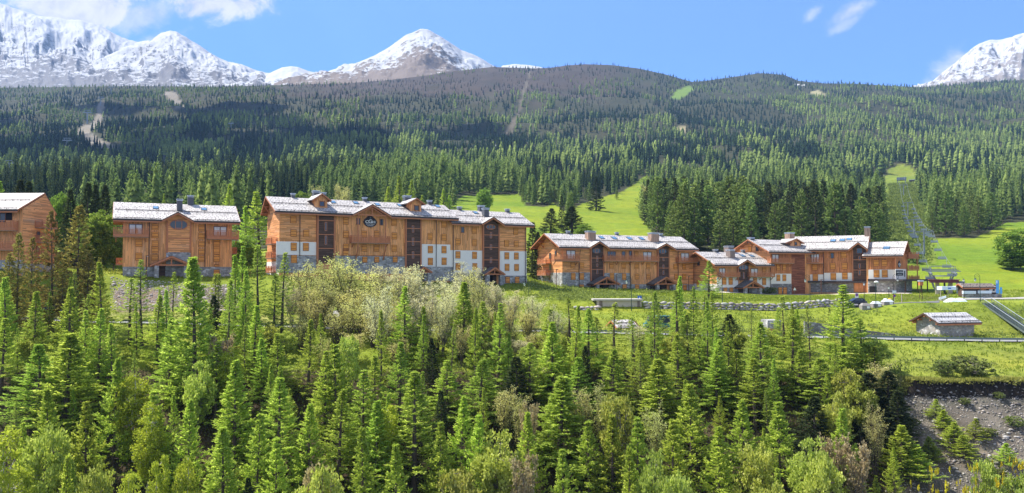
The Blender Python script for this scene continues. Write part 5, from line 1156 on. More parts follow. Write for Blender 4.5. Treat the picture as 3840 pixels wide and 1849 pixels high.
add('young_conifer', (292, 905, 44, 101), (75, 1062, 30, 93.5), (165, 1152, 40, 86), (850, 866, 52, 105.5), (1160, 1002, 42, 99), (1203, 1042, 42, 96), (1738, 970, 58, 100), (1687, 1054, 54, 95), (1802, 1078, 54, 94), (1957, 1010, 54, 98), (1538, 1047, 46, 96), (1602, 1047, 44, 95), (1585, 1130, 40, 91), (1420, 1130, 44, 91), (1000, 1120, 46, 91), (700, 1100, 44, 92), (920, 1080, 44, 93), (1960, 1175, 34, 88), (2110, 1030, 44, 98), (400, 980, 46, 99), (480, 1010, 46, 97), (225, 1010, 44, 97), (130, 980, 46, 99), (650, 1040, 46, 95), (780, 1020, 44, 97), (1110, 1060, 42, 95), (1330, 1040, 40, 97), (1480, 1060, 44, 96), (1870, 1010, 46, 99))
add('spruce', (1836, 792, 34, 124), (540, 745, 30, 122), (1300, 900, 40, 109), (2180, 940, 52, 106), (2225, 935, 46, 106.5), (2040, 1000, 46, 101), (2250, 985, 36, 103))
add('birch', (342, 925, 46, 102), (28, 1065, 56, 87), (415, 1132, 28, 87.5), (476, 1126, 30, 87.5), (332, 1180, 30, 85.5), (975, 1012, 36, 98), (585, 862, 34, 108), (380, 1010, 36, 97))
add('broad_shrub', (125, 1067, 54, 92.5), (1265, 1082, 62, 94), (1150, 1172, 66, 87.5), (822, 1172, 62, 87.5), (1893, 1110, 48, 92), (2030, 1098, 52, 93), (1566, 986, 50, 98), (2125, 925, 44, 107), (2160, 960, 40, 105), (1640, 1130, 40, 90), (1705, 1180, 48, 87), (1950, 1220, 60, 85), (2200, 850, 34, 116), (2095, 985, 40, 102), (2470, 1150, 36, 92), (2060, 1140, 46, 90), (240, 1165, 46, 87), (500, 905, 36, 105), (870, 840, 34, 110), (2545, 1185, 50, 88))
add('pale_tree', (1463, 958, 42, 102), (1513, 960, 34, 103), (1305, 985, 32, 102), (830, 625, 56, 141), (762, 655, 50, 140), (905, 668, 54, 142), (965, 705, 54, 138), (880, 720, 56, 133), (800, 712, 50, 132), (1000, 750, 50, 131), (1120, 760, 50, 130), (1235, 770, 48, 129), (1330, 775, 44, 128), (1290, 812, 46, 126), (940, 780, 46, 126), (1395, 850, 40, 121), (1360, 905, 40, 113), (2215, 905, 44, 109), (1640, 1000, 34, 99), (760, 790, 40, 124), (1270, 960, 40, 104), (2195, 1010, 34, 100), (860, 640, 50, 139), (1165, 720, 44, 133), (815, 690, 52, 134), (775, 740, 50, 128), (850, 770, 50, 127), (905, 750, 50, 129), (980, 800, 46, 124), (1045, 790, 46, 126), (1100, 810, 44, 123), (1160, 830, 44, 121), (1250, 850, 44, 119), (1350, 830, 44, 122), (1420, 800, 40, 125), (890, 830, 44, 119), (1000, 850, 42, 117))
add('cream_tree', (1012, 664, 50, 143), (1060, 690, 46, 144), (1030, 655, 44, 147), (1170, 655, 48, 147), (1125, 690, 46, 141), (1212, 690, 46, 146), (1245, 712, 46, 143), (1285, 728, 46, 141), (1338, 740, 34, 139), (735, 690, 34, 137), (960, 655, 44, 146), (1100, 745, 44, 134), (1190, 800, 40, 126), (1310, 845, 40, 121), (1600, 815, 34, 124), (1185, 760, 42, 131))
add('pink_shrub', (2150, 1082, 50, 94), (1330, 1000, 34, 100), (2085, 1075, 36, 95), (1310, 1130, 46, 91), (790, 1140, 46, 89), (560, 830, 34, 110))

add('yellow_shrub', (2330, 1160, 26, 90.5), (2372, 1145, 30, 91), (2410, 1165, 28, 90), (2450, 1150, 28, 91), (2500, 1130, 26, 92), (2540, 1110, 26, 93.5), (2560, 1150, 28, 91), (2440, 1195, 30, 88), (2380, 1205, 28, 87.5), (2520, 1190, 30, 88), (2285, 1180, 26, 88.5), (2300, 1210, 26, 87))
# between and behind the chalets
add('spruce', (178, 478, 30, 186), (212, 462, 34, 188), (238, 468, 26, 190), (262, 468, 30, 192), (50, 455, 34, 190), (75, 460, 30, 196), (1352, 585, 22, 216), (1338, 560, 24, 224), (1372, 610, 20, 214), (190, 560, 40, 180), (1385, 525, 26, 330), (1440, 520, 34, 330), (1500, 445, 20, 520))
add('broad_tree', (252, 525, 46, 179), (222, 560, 40, 178), (285, 575, 34, 180), (160, 480, 34, 200), (1470, 562, 24, 300), (1725, 575, 24, 300), (1755, 590, 22, 290), (2566, 575, 52, 262), (2548, 640, 34, 262), (1990, 580, 22, 300), (1400, 590, 24, 226), (612, 590, 36, 184), (1218, 470, 20, 420), (760, 480, 24, 330))
add('larch', (655, 482, 46, 199), (622, 520, 32, 196), (577, 464, 32, 240), (412, 488, 14, 270), (5, 455, 34, 205), (1005, 445, 30, 330), (1030, 452, 24, 340), (975, 470, 24, 325), (1060, 492, 20, 320), (1115, 478, 24, 330), (1132, 490, 18, 330), (510, 505, 12, 290), (1782, 655, 30, 184))
add('pale_tree', (797, 462, 22, 380), (852, 455, 26, 400), (870, 470, 20, 390), (1632, 455, 22, 480))
for k in GT: tree(*k)
def rooted(kind, ud, vd, bd, hw):
    """tip row vd and foot row bd on the slope"""
    u, vb = D2(ud, bd); ys = np.arange(84, 134, .1); g = ground_uY(np.full(ys.shape, u), ys); pv = projn((u - CU) / F * ys, ys, g)[1]; Y = float(ys[np.argmin(np.abs(pv - vb))]); tree(kind, ud, vd, hw, Y, .4)
for q in ((2347, 1004, 1048, 20), (2368, 1032, 1082, 25), (2392, 1062, 1120, 30), (2412, 1095, 1152, 30), (2445, 1052, 1106, 22), (2259, 1072, 1190, 50), (2300, 1118, 1205, 38), (2328, 1100, 1165, 28), (2520, 1115, 1168, 26), (2240, 1040, 1110, 30)): rooted('young_conifer', *q)
for q in ((2437, 893, 944, 54), (2372, 903, 945, 30), (2290, 1052, 1072, 18), (2490, 1170, 1215, 30), (2480, 1076, 1100, 20), (2330, 1120, 1160, 26), (2543, 1045, 1075, 24), (2505, 985, 1003, 14), (2420, 1000, 1018, 14)): rooted('round_bush', *q)
# more growth along the rim
for i in range(55):
    Y = RT.uniform(111, 127); ud = RT.uniform(-20, 2170 if Y < 118 else 2080); u = ud * 1.4907; g = gp(u, Y); k = RT.choices(['larch', 'dense_larch', 'thin_larch', 'young_conifer', 'broad_shrub'], [5, 1, 2, 2, 2])[0]; k = RT.choice(['pale_tree', 'cream_tree']) if 730 < ud < 1400 and Y > 119 else k; H = {'broad_shrub': RT.uniform(3.5, 6), 'young_conifer': RT.uniform(5, 8)}.get(k, RT.uniform(7, 13)); plant(k, g, H, H * {'broad_shrub': .42, 'young_conifer': .27, 'thin_larch': .13, 'dense_larch': .15, 'pale_tree': .24, 'cream_tree': .24}.get(k, .19), 'fill')
# the rest of the gully: smaller growth that closes the slope
occ = [(p.x, p.y) for _, _, p, _ in PLANTS if p.y < 136]
for _ in range(5000):
    if len([1 for q in PLANTS if q[3] == 'fill']) >= 120: break
    Y = RT.uniform(86, 124); u = RT.uniform(-60, 3370 if Y < 112 else 3150)
    g = gp(u, Y)
    if any((g.x - a) ** 2 + (g.y - b) ** 2 < 2.5 ** 2 for a, b in occ): continue
    occ.append((g.x, g.y)); k = RT.choices(['larch', 'young_conifer', 'thin_larch', 'broad_shrub', 'spruce', 'pink_shrub'], [6, 6, 2, 1, 1, 0])[0]
    if Y > 111: k = RT.choice(['pale_tree', 'larch', 'broad_shrub']) if 1100 < u < 2090 else RT.choices(['larch', 'thin_larch', 'broad_shrub', 'pale_tree'], [3, 2, 2, 1])[0]
    H = {'larch': RT.uniform(6, 10), 'young_conifer': RT.uniform(4, 7), 'thin_larch': RT.uniform(7, 10), 'broad_shrub': RT.uniform(3, 5), 'spruce': RT.uniform(6, 9), 'pink_shrub': RT.uniform(3, 4.5), 'pale_tree': RT.uniform(5, 7)}[k]
    plant(k, g, H, H * {'broad_shrub': .42, 'young_conifer': .27, 'thin_larch': .14, 'pink_shrub': .38, 'pale_tree': .26}.get(k, .19), 'fill')
# ------------------------------------------------------------------ hillside forest
def spot_ok(x, y, z):
    u, v = projn(x, y, z); return ~cleared(u, v)
MID = {}
for key, sd, lm, prm in (('spruce', 400, L_SPRUCE, dict(H=20, Rb=3.1, t0=.06, nb=100, dens=.8, card=(.8, .36), pp=.85, e_bot=-20, e_top=35, droop=.3, tipup=.25, sag=.2)), ('larch', 420, L_MIDL, dict(H=20, Rb=3.6, t0=.10, nb=110, dens=.8, card=(.75, .34), pp=.55, e_bot=-6, e_top=50, droop=.2, tipup=.25))):
    MID[key] = []
    for i in range(4):
        tr, cr = conifer(sd + i, lm=lm, **prm); MID[key].append((tr, cr))
MIDN = {'spruce': 0, 'larch': 0}
def mid_tree(key, p, H, W):
    i = RT.randrange(4); tr, cr = MID[key][i]; r = empty('spruce_tree' if key == 'spruce' else 'larch_tree', p, RT.uniform(0, 6.28)); r.scale = (W / 3.0, W / 3.0, H / 20)
    for nm, me in (('trunk', tr), ('crown', cr)): link(bpy.data.objects.new(nm, me), r)
    PLANTS.append((r, key, p, 'mid'))
for Y0 in np.arange(286, 470, 15.0):
    for u0 in np.arange(2390, 3990, 7.2 * F / Y0):
        Y = Y0 + RT.uniform(-6, 6); u = u0 + RT.uniform(-.4, .4) * 7.2 * F / Y0; g = gp(u, Y); pu, pv = projn(g.x, g.y, g.z)
        if bool(cleared(np.array([pu]), np.array([pv]))[0]) or u < 2440 + (Y - 286) * .1 and Y < 330: continue
        k = 'spruce' if vnoise(np.array([g.x / 38]), np.array([g.y / 50]), 5)[0] + RT.uniform(-.25, .25) > (.68 if u < 3450 else .72) else 'larch'
        H = RT.uniform(14, 26); mid_tree(k, g, H, H * (RT.uniform(.14, .18) if k == 'spruce' else RT.uniform(.165, .225)))
for (ud, vd, bd, n, w) in ((1395, 462, 512, 8, 34), (1340, 462, 512, 6, 30), (1450, 465, 505, 6, 40), (1430, 492, 575, 4, 30), (1548, 470, 500, 1, 4), (1640, 455, 560, 6, 26), (2200, 800, 800, 0, 1)):
    for i in range(n):
        u, v = D2(ud + RT.uniform(-w, w), vd + RT.uniform(-6, 14)); ub, vb = D2(ud, bd)
        best = min(np.arange(300, 640, 6.0), key=lambda Y: abs(projn(*gp(u, Y))[1] - vb)); Y = float(best) + RT.uniform(-8, 14); g = gp(u, Y); H = max(6, P(u, v, Y).z - g.z); mid_tree(RT.choice(['spruce', 'larch', 'larch']), g, H, H * .15)
def forest(name, sel_fn, tiers, sides, m, rows, shape, seed):
    r = np.random.default_rng(seed); X = []; Yv = []
    for Y in rows:
        dx = 5.2 + Y * 0.0016; us = np.arange(-900, 4800, dx * F / Y); us = us + r.uniform(-.5, .5, len(us)) * dx * F / Y; ys = Y + r.uniform(-.5, .5, len(us)) * (9 + Y * .012); X.append((us - CU) / F * ys); Yv.append(ys)
    return np.concatenate(X), np.concatenate(Yv)
def forest_points():
    r = np.random.default_rng(4); X = []; Yv = []; Y = 470.0
    while Y < 2830:
        dx = 4.8 + Y * 0.0016; us = np.arange(-1100, 4950, dx * F / Y); us = us + r.uniform(-.6, .6, len(us)) * dx * F / Y; ys = Y + r.uniform(-.6, .6, len(us)) * (8 + Y * .011); X.append((us - CU) / F * ys); Yv.append(ys); Y += 8 + Y * 0.011
    Y = 262.0                                    # behind the chalets, out to the sides
    while Y < 470:
        us = np.concatenate([np.arange(-1100, 1000, 6.5 * F / Y), np.arange(3990, 4950, 6.5 * F / Y)]); us = us + r.uniform(-.5, .5, len(us)) * 6 * F / Y; ys = Y + r.uniform(-6, 6, len(us)); k = (Y > 330) | (us > 3900); X.append(((us - CU) / F * ys)[k]); Yv.append(ys[k]); Y += 14
    return np.concatenate(X), np.concatenate(Yv), r
def build_forest():
    X, Y, r = forest_points(); U = CU + F * X / Y; Z = ground_uY(U, Y); pu, pv = projn(X, Y, Z); ok = ~cleared(pu, pv)
    n1 = .55 * vnoise(X / 80, Y / 130, 61) + .45 * vnoise(X / 26, Y / 60, 63); n2 = vnoise(X / 260, Y / 400, 62); n3 = r.random(len(X))
    heath = np.clip((395 - pv + (n2 - .5) * 140) / 60, 0, 1) * (Y > 1000) * np.clip((2500 - pu + (n2 - .5) * 400) / 300, 0, 1) * np.clip((pu - 900 + (n2 - .5) * 300) / 300, 0, 1)
    bare = heath > .55; ok &= ~(bare & (n3 > .62)) & ~((pv < 300) & (pu > 1000) & (pu < 1900) & (n3 > .25))
    gapn = vnoise(X / 30, Y / 55, 77); ok &= ~((gapn > .70) & (n3 < .75) & (Y > 500)); hvar = .72 + .55 * vnoise(X / 55, Y / 90, 78)
    clump = np.where((Y > 620) & (n1 + .5 * (n3 - .5) > .94), False, True); ok &= clump
    spr = ((n1 - .5) * 1.3 + .3 + n2 * .5 + (n3 - .5) * .30 + np.interp(pu, [0, 1300, 2000, 2800, 3840], [.10, .10, 0, -.08, -.12]) + np.interp(pv, [330, 560, 720], [.02, .02, -.05])) > .56
    crest = (Y > 2640) & (n3 < .8); spr |= crest & (pu > 1850)
    kind = np.where(bare & ~crest & (r.random(len(X)) > .3), 2, np.where(spr, 0, 1))
    r_ = r
    def emit(name, k, tiers, sides, sel, base_c, var_c, hmul, wmul, prof):
        i = np.nonzero(ok & (kind == k) & sel)[0]; n = len(i)
        if n == 0: return None
        H = np.clip(r_.normal(.92, .2, n), .45, 1.35) * np.interp(Y[i], [300, 900, 2000, 2800], [21, 19, 15, 11]) * hmul * hvar[i]; H = np.where(Y[i] < 780, HT[i] * .97, H); W = H * r_.uniform(.8, 1.25, n) * wmul * np.where(Y[i] < 780, .74, 1.0); ang = r_.uniform(0, 6.28, n)
        tone = lerpc(base_c, var_c, np.clip(r_.random(n) * .7 + (vnoise(X[i] / 45, Y[i] / 60, 7) - .5) * .9, 0, 1))
        V = []; Fc = []; Cc = []; b = 0; lean = r_.normal(0, .02, (n, 2))
        for t in range(tiers):
            f0 = t / tiers; zt = np.minimum(1.0, (t + 1.75) / tiers) if t < tiers - 1 else 1.0; zt = 1 - (1 - f0) * .28 if False else min(1.0, f0 + 1.75 / tiers); rad = prof(f0)
            a = ang[:, None] + 2 * np.pi * (np.arange(sides)[None] + .5 * (t % 2)) / sides; rr = W[:, None] * rad * np.where(np.arange(sides)[None] % 2 == 0, 1.0, .68) * r_.uniform(.7, 1.25, (n, sides)); zz = H[:, None] * (.08 + .92 * f0 + r_.uniform(-.03, .03, (n, sides)) - (np.arange(sides)[None] % 2 == 0) * .02)
            ring = np.stack([X[i][:, None] + rr * np.cos(a) + lean[:, :1] * zz, Y[i][:, None] + rr * np.sin(a) + lean[:, 1:] * zz, Z[i][:, None] + zz], -1)
            za = H * (.08 + .92 * zt); ap = np.stack([X[i] + lean[:, 0] * za, Y[i] + lean[:, 1] * za, Z[i] + za], -1)[:, None]
            V.append(np.concatenate([ring, ap], 1)); q = np.stack([np.arange(sides), (np.arange(sides) + 1) % sides, np.full(sides, sides)], 1); Fc.append((q, t))
            Cc.append(np.clip(tone[:, None] * r_.uniform(.8, 1.2, (n, sides + 1, 1)), 0, 1))
        V = np.concatenate(V, 1); Cc = np.concatenate(Cc, 1); per = V.shape[1]
        q = np.concatenate([f + t * (sides + 1) for f, t in Fc]); faces = (np.arange(n)[:, None, None] * per + q[None]).reshape(-1, 3)
        print('FOREST', name, n); return V.reshape(-1, 3), faces, Cc.reshape(-1, 3)
    def join(name, parts, m):
        parts = [p for p in parts if p is not None]; off = 0; V = []; Fq = []; C = []
        for v, f, c in parts: V.append(v); Fq.append(f + off); C.append(c); off += len(v)
        tag(np_obj(name, np.concatenate(V), [np.concatenate(Fq)], m, col=np.concatenate(C)), kind='stuff')
    near, far = Y < 950, Y >= 950
    HT = np.clip(np.random.default_rng(9).normal(.95, .2, len(X)), .5, 1.35) * 20.0 * hvar
    for nm, k, m_, sd, prm, asp in (('spruce_forest', 0, L_SPRUCE, 440, dict(H=20, Rb=3.1, t0=.06, nb=66, dens=.30, card=(.80, .30), pp=.9, e_bot=-20, e_top=35, droop=.3, tipup=.25, sag=.2), .16), ('larch_forest', 1, L_MIDL, 460, dict(H=20, Rb=3.6, t0=.10, nb=66, dens=.30, card=(.80, .28), pp=.72, e_bot=-6, e_top=48, droop=.2, tipup=.25), .19)):
        i = np.nonzero(ok & (kind == k) & (Y < 780))[0]; VV = []; CC = []
        for t_ in range(5):
            tr, cr = conifer(sd + t_, lm=m_, **prm); n_ = len(cr.vertices); v = np.zeros(n_ * 3, np.float32); cr.vertices.foreach_get('co', v); v = v.reshape(-1, 3); c = np.zeros(n_ * 4, np.float32); cr.attributes['tint'].data.foreach_get('color', c); c = c.reshape(-1, 4)[:, :3]
            j = i[t_::5]; n = len(j); H = HT[j]; W = H * r_.uniform(.8, 1.25, n) * asp / 3.2; a = r_.uniform(0, 6.28, n); ca, sa = np.cos(a)[:, None], np.sin(a)[:, None]
            VV.append(np.stack([X[j][:, None] + W[:, None] * (v[None, :, 0] * ca - v[None, :, 1] * sa), Y[j][:, None] + W[:, None] * (v[None, :, 0] * sa + v[None, :, 1] * ca), Z[j][:, None] + (H / 20)[:, None] * v[None, :, 2]], -1).reshape(-1, 3))
            q = np.repeat(c[None], n, 0); q[:, :, 0] = np.clip(q[:, :, 0] + r_.uniform(-.15, .5, (n, 1)), 0, 1.2); CC.append(q.reshape(-1, 3))
        VV = np.concatenate(VV); print('NEAR', nm, len(i), len(VV) // 4); tag(np_obj(nm, VV, [np.arange(len(VV)).reshape(-1, 4)], m_, col=np.concatenate(CC)), kind='stuff')
    cone = lambda f: (1 - f) ** .95; egg = lambda f: np.clip(1.06 * (1 - f) ** .55, 0, 1)
    S0, S1 = (.014, .028, .014), (.04, .065, .03); L0, L1 = (.10, .145, .04), (.27, .34, .09)
    mf = tint_mat('forest_needles', trans=.18); ml = tint_mat('forest_larch_needles', trans=.3)
    join('spruce_forest', [emit('s', 0, 9, 11, near, S0, S1, 1.0, .155, cone), emit('s', 0, 5, 7, far, S0, S1, 1.0, .175, cone)], mf)
    join('larch_forest', [emit('l', 1, 9, 11, near, L0, L1, .95, .19, egg), emit('l', 1, 5, 7, far, L0, L1, .95, .215, egg)], ml)
    join('bare_larch_forest', [emit('b', 2, 4, 6, near | far, (.05, .04, .033), (.095, .075, .06), .75, .15, egg)], mf)
build_forest()
# ------------------------------------------------------------------ the cloud overhead that shades the hillside (it drifts above the picture)
def cloud_over(cx, cy, cz, seed, puffs, sx, sy, name='cloud'):
    r = np.random.default_rng(seed); bm = bmesh.new(); bmesh.ops.create_icosphere(bm, subdivisions=3, radius=1.0); v0 = np.array([q.co[:] for q in bm.verts]); f0 = np.array([[q.index for q in x.verts] for x in bm.faces]); bm.free(); V = []; Fq = []
    for i in range(puffs):
        a_ = r.uniform(0, 6.28); q_ = r.random() ** .5; c = np.array([sx * q_ * math.cos(a_), sy * q_ * math.sin(a_), r.uniform(-20, 40)]); R_ = r.uniform(.14, .3) * sx * np.array([1, .8, .32]); n = fbm(v0[:, 0] * 2.3 + i, v0[:, 1] * 2.3 + v0[:, 2] * 1.7, 4, seed + i); V.append(v0 * (0.6 + .9 * n[:, None]) * R_ + c + [cx, cy, cz]); Fq.append(f0 + i * len(v0))
    m = MATS.get('cloud_vapour') or plain('cloud_vapour', (.85, .86, .88), 1.0, 0, .03); MATS['cloud_vapour'] = m
    tag(np_obj(name, np.concatenate(V), [np.concatenate(Fq)], m, smooth=True), kind='stuff')
def shade(u, Y, t, **k):
    g = gp(u, Y); c = g + SUN_D * t; cloud_over(c.x, c.y, max(c.z, 2150), **k)
shade(250, 1550, 2600, seed=3, puffs=24, sx=560, sy=620); shade(1250, 1500, 2600, seed=5, puffs=20, sx=300, sy=480)
# ------------------------------------------------------------------ walls, huts and fences
def rock_geo(r, n=1):
    bm = bmesh.new(); bmesh.ops.create_icosphere(bm, subdivisions=1, radius=1.0)
    v = np.array([x.co[:] for x in bm.verts]); f = np.array([[q.index for q in x.verts] for x in bm.faces]); bm.free(); return v, f
RV, RF = rock_geo(None)
def rocks(name, centers, sizes, cols, m, seed=0, parent=None, rotz=True, squash=None):
    r = np.random.default_rng(seed); n = len(centers); k = len(RV)
    V = RV[None] * (1 + r.uniform(-.24, .24, (n, k, 1))); V = np.sign(V) * np.abs(V) ** .8; V = V * np.asarray(sizes)[:, None, :]
    if rotz:
        a = r.uniform(0, 6.28, n) if rotz is True else rotz + r.normal(0, .08, n); c, s = np.cos(a)[:, None], np.sin(a)[:, None]; V = np.stack([V[..., 0] * c - V[..., 1] * s, V[..., 0] * s + V[..., 1] * c, V[..., 2] + V[..., 0] * r.normal(0, .12, (n, 1))], -1)
    V = V + np.asarray(centers)[:, None]; Fq = RF[None] + (np.arange(n) * k)[:, None, None]
    C = np.repeat(np.asarray(cols)[:, None], k, 1)
    return np_obj(name, V.reshape(-1, 3), [Fq.reshape(-1, 3)], m, col=C.reshape(-1, 3), parent=parent)
ROCK = tint_mat('boulder_rock', nscale=3.0, nvar=.35)
def boulder_wall(u0, u1, Y0, Y1, courses, label, h=.56, seed=1, drop=0.0):
    r = np.random.default_rng(seed); a, b = gp(u0, Y0), gp(u1, Y1); L = math.hypot(b.x - a.x, b.y - a.y); ang = math.atan2(b.y - a.y, b.x - a.x); c = []; s = []; col = []
    for k in range(courses):
        x = r.uniform(-.4, .2)
        while x < L:
            w = r.uniform(.40, .85); f = (x + w) / L; u = u0 + (u1 - u0) * f; Y = Y0 + (Y1 - Y0) * f; g = gp(u, Y - 2.2)
            c.append((a.x + math.cos(ang) * (x + w), a.y + math.sin(ang) * (x + w) + k * .16 - 1.7, g.z + h * (k + .42) - .05 + r.normal(0, .05) + drop)); s.append((w * 1.02, .55, h * r.uniform(.50, .66))); t = r.uniform(.18, .42); col.append((t * r.uniform(.98, 1.18), t * r.uniform(.95, 1.05), t * r.uniform(.86, 1.04))); x += 2 * w * .93
    o = rocks('boulder_wall', c, s, col, ROCK, seed, rotz=ang); return tag(o, label, 'wall')
boulder_wall(2408, 3135, 167.5, 166.5, 3, 'long dry wall of big pale boulders below the lodge lawn')
boulder_wall(2150, 2232, 166.5, 166.5, 2, 'short low wall of boulders beside the concrete garage portal', .5, 4)
o = None
a, b = gp(2236, 167.5), gp(2402, 167.5); z0 = P(2300, 1178, 165).z; z1 = P(2300, 1121, 167).z
r = empty('garage_portal', (a.x, a.y - 1.2, z0)); L = b.x - a.x; hh = z1 - z0; mb = MB(); mb.box(0, L, 0, 4, -.6, hh - .34, CONC); mb.build('wall', r); mb = MB(); mb.box(-.8, L + .2, -.5, 4.2, hh - .33, hh, plain('grey_concrete', (.44, .41, .36), .9, 0, .2, .8)); mb.build('roof_slab', r); [(lambda q: (q.box(a_, b_, -.12, -.02, -.6, hh - .4, CHIM), q.build('pilaster', r)))(MB()) for a_, b_ in ((.5, 1.1), (L - .9, L - .4))]
tag(r, 'beige concrete garage portal set into the grassy bank', 'portal')
def czz(x, y): return (3440 + x / 5.1675, 1000 + y / 5.1675)
def cvv(x, y): return (2150 + x / 4.684, 1080 + y / 4.684)
H_ = Wing(c6, (3526, 143.5), (3654, 145.3), 1262, name='stone_hut'); tag(H_.root, 'small rubble-stone hut with broad grey roof slabs beside the guard rail', 'hut')
H_.roof((1085, 1012), (1506, 1000), (955, 910), (1390, 908), wall=(0.0, H_.L), base=-1.5, pitch=24, ov=.7, gmat=STONE_H, mt=STONE_H, th=.22, roof_mat=SLATE_H)
H_.gable_beams(0, -1, False)
K_ = Wing(czz, (3614, 190.0), (3742, 189.0), 1106, name='ski_hut'); tag(K_.root, 'low wooden ski hut with brown roof and pale blue-white boards', 'hut')
K_.roof((872, 405), (1530, 385), (895, 335), (1515, 308), wall=(0.0, K_.L), base=-2, pitch=20, ov=.8, gmat=W_D, mt=W_D, th=.2, roof_mat=SLATE_B)
BLUW = plain('pale_blue_board', (.62, .72, .80), .5, 0, .08); BLU = plain('blue_board', (.06, .24, .50), .5, 0, .15)
K_.panel(896, 470, 1140, 528, BLUW, .9, 'board'); K_.panel(1182, 465, 1440, 522, BLUW, .9, 'board'); K_.panel(1392, 405, 1562, 500, PLASTER, .2, 'plaster_wall'); K_.panel(1225, 420, 1330, 470, W_V, .1, 'hatch'); K_.panel(895, 530, 1640, 640, STONE_D, .8, 'stone_base'); K_.panel(1460, 430, 1500, 470, GLASS, .25, 'window')
xx, z1 = K_.fp(1520, 262, 1.2); x2, z0 = K_.fp(1580, 520, 1.2); r = empty('advertising_board', K_.M @ Vector((xx, -1.2, z0)), K_.ang - .5); mb = MB(); mb.box(0, x2 - xx, 0, .15, 0, z1 - z0, BLU); mb.build('panel', r); mb = MB(); mb.box(.15, (x2 - xx) * .5, -.03, -.002, (z1 - z0) * .75, (z1 - z0) * .97, BLUW); mb.build('stripe', r); tag(r, 'tall blue upright board at the end of the ski hut', 'board')
xx, z1 = K_.fp(1598, 400, 1.0); x2, z0 = K_.fp(1640, 525, 1.0); r = empty('advertising_board', K_.M @ Vector((xx, -1.0, z0)), K_.ang - .6); mb = MB(); mb.box(0, x2 - xx, 0, .15, 0, z1 - z0, BLU); mb.build('panel', r); tag(r, 'shorter blue board next to the tall blue upright board', 'board')
V_ = Wing(cvv, (2326, 143.0), (2402, 144.0), 1258, name='shed'); tag(V_.root, 'small shed with a bright slab roof among the thin larches', 'shed')
V_.roof((765, 700), (1150, 690), (930, 530), (1172, 530), wall=(0.0, V_.L), base=-1.5, pitch=24, ov=.5, gmat=W_D, mt=W_D, th=.18, roof_mat=SLATE, h=2.3)
def stone_wall(pts, Y, label, th=.6, m=None, name='stone_wall'):
    """pts: (u, vtop, vbottom) along the face at depth Y"""
    mb = MB(); A = [(P(u, a, Y), P(u, b, Y)) for u, a, b in pts]
    for (t0, b0), (t1, b1) in zip(A[:-1], A[1:]):
        d = Vector((0, th, 0)); mb.hexa([b0, b1, b1 + d, b0 + d, t0, t1, t1 + d, t0 + d], m or STONE_D)
    o = mb.build(name); return tag(o, label, 'wall')
stone_wall([(3018, 1205, 1268), (3060, 1210, 1268), (3105, 1217, 1268), (3160, 1227, 1268), (3224, 1236, 1268), (3290, 1244, 1267), (3358, 1253, 1266)], 143.2, 'grey rubble retaining wall sloping down toward the stone hut')
r = empty('stone_shed', P(2880, 1268, 144)); w = 50 / F * 144; mb = MB(); hz = 33 / F * 144; mb.box(0, w, 0, 4, hz * .95, hz * 2, STONE); mb.box(0, .5, 0, 4, -.6, hz * .95, STONE); mb.box(w - .5, w, 0, 4, -.6, hz * .95, STONE); mb.build('wall', r); mb = MB(); mb.box(.5, w - .5, .25, .4, -.6, hz * .93, W_V); mb.build('door', r); mb = MB(); mb.box(-.15, w + .15, -.12, 0.0, hz * .88, hz * 1.06, W_B); mb.build('lintel', r); tag(r, 'stone-fronted shed with timber door dug into the bank', 'shed')

# guard rail
def guard_rail():
    r = empty('guard_rail', gp(1900, 134.7)); c = r.location; us = np.linspace(-400, 4500, 150); z = [gp(float(u), 134.9).z for u in us]; z = np.convolve(np.pad(z, 6, 'edge'), np.ones(13) / 13, 'valid'); pts = [Vector(((u - CU) / F * 134.6, 134.6, zz)) - c for u, zz in zip(us, z)]
    mb = MB()
    for p, q in zip(pts[:-1], pts[1:]):
        for dz, dy in ((.80, 0), (.62, 0)): mb.bar(p + Vector((0, dy, dz)), q + Vector((0, dy, dz)), .08, .13, METAL_G)
        mb.bar(p + Vector((0, .05, .71)), q + Vector((0, .05, .71)), .03, .2, METAL_G)
    mb.build('beam', r)
    for p in pts[::2]: mb = MB(); mb.box(-.06, .06, .05, .17, -.5, .85, METAL_D); o = mb.build('post', r); o.location = p
    tag(r, 'long galvanised guard rail along the valley road', 'guard rail')
guard_rail()

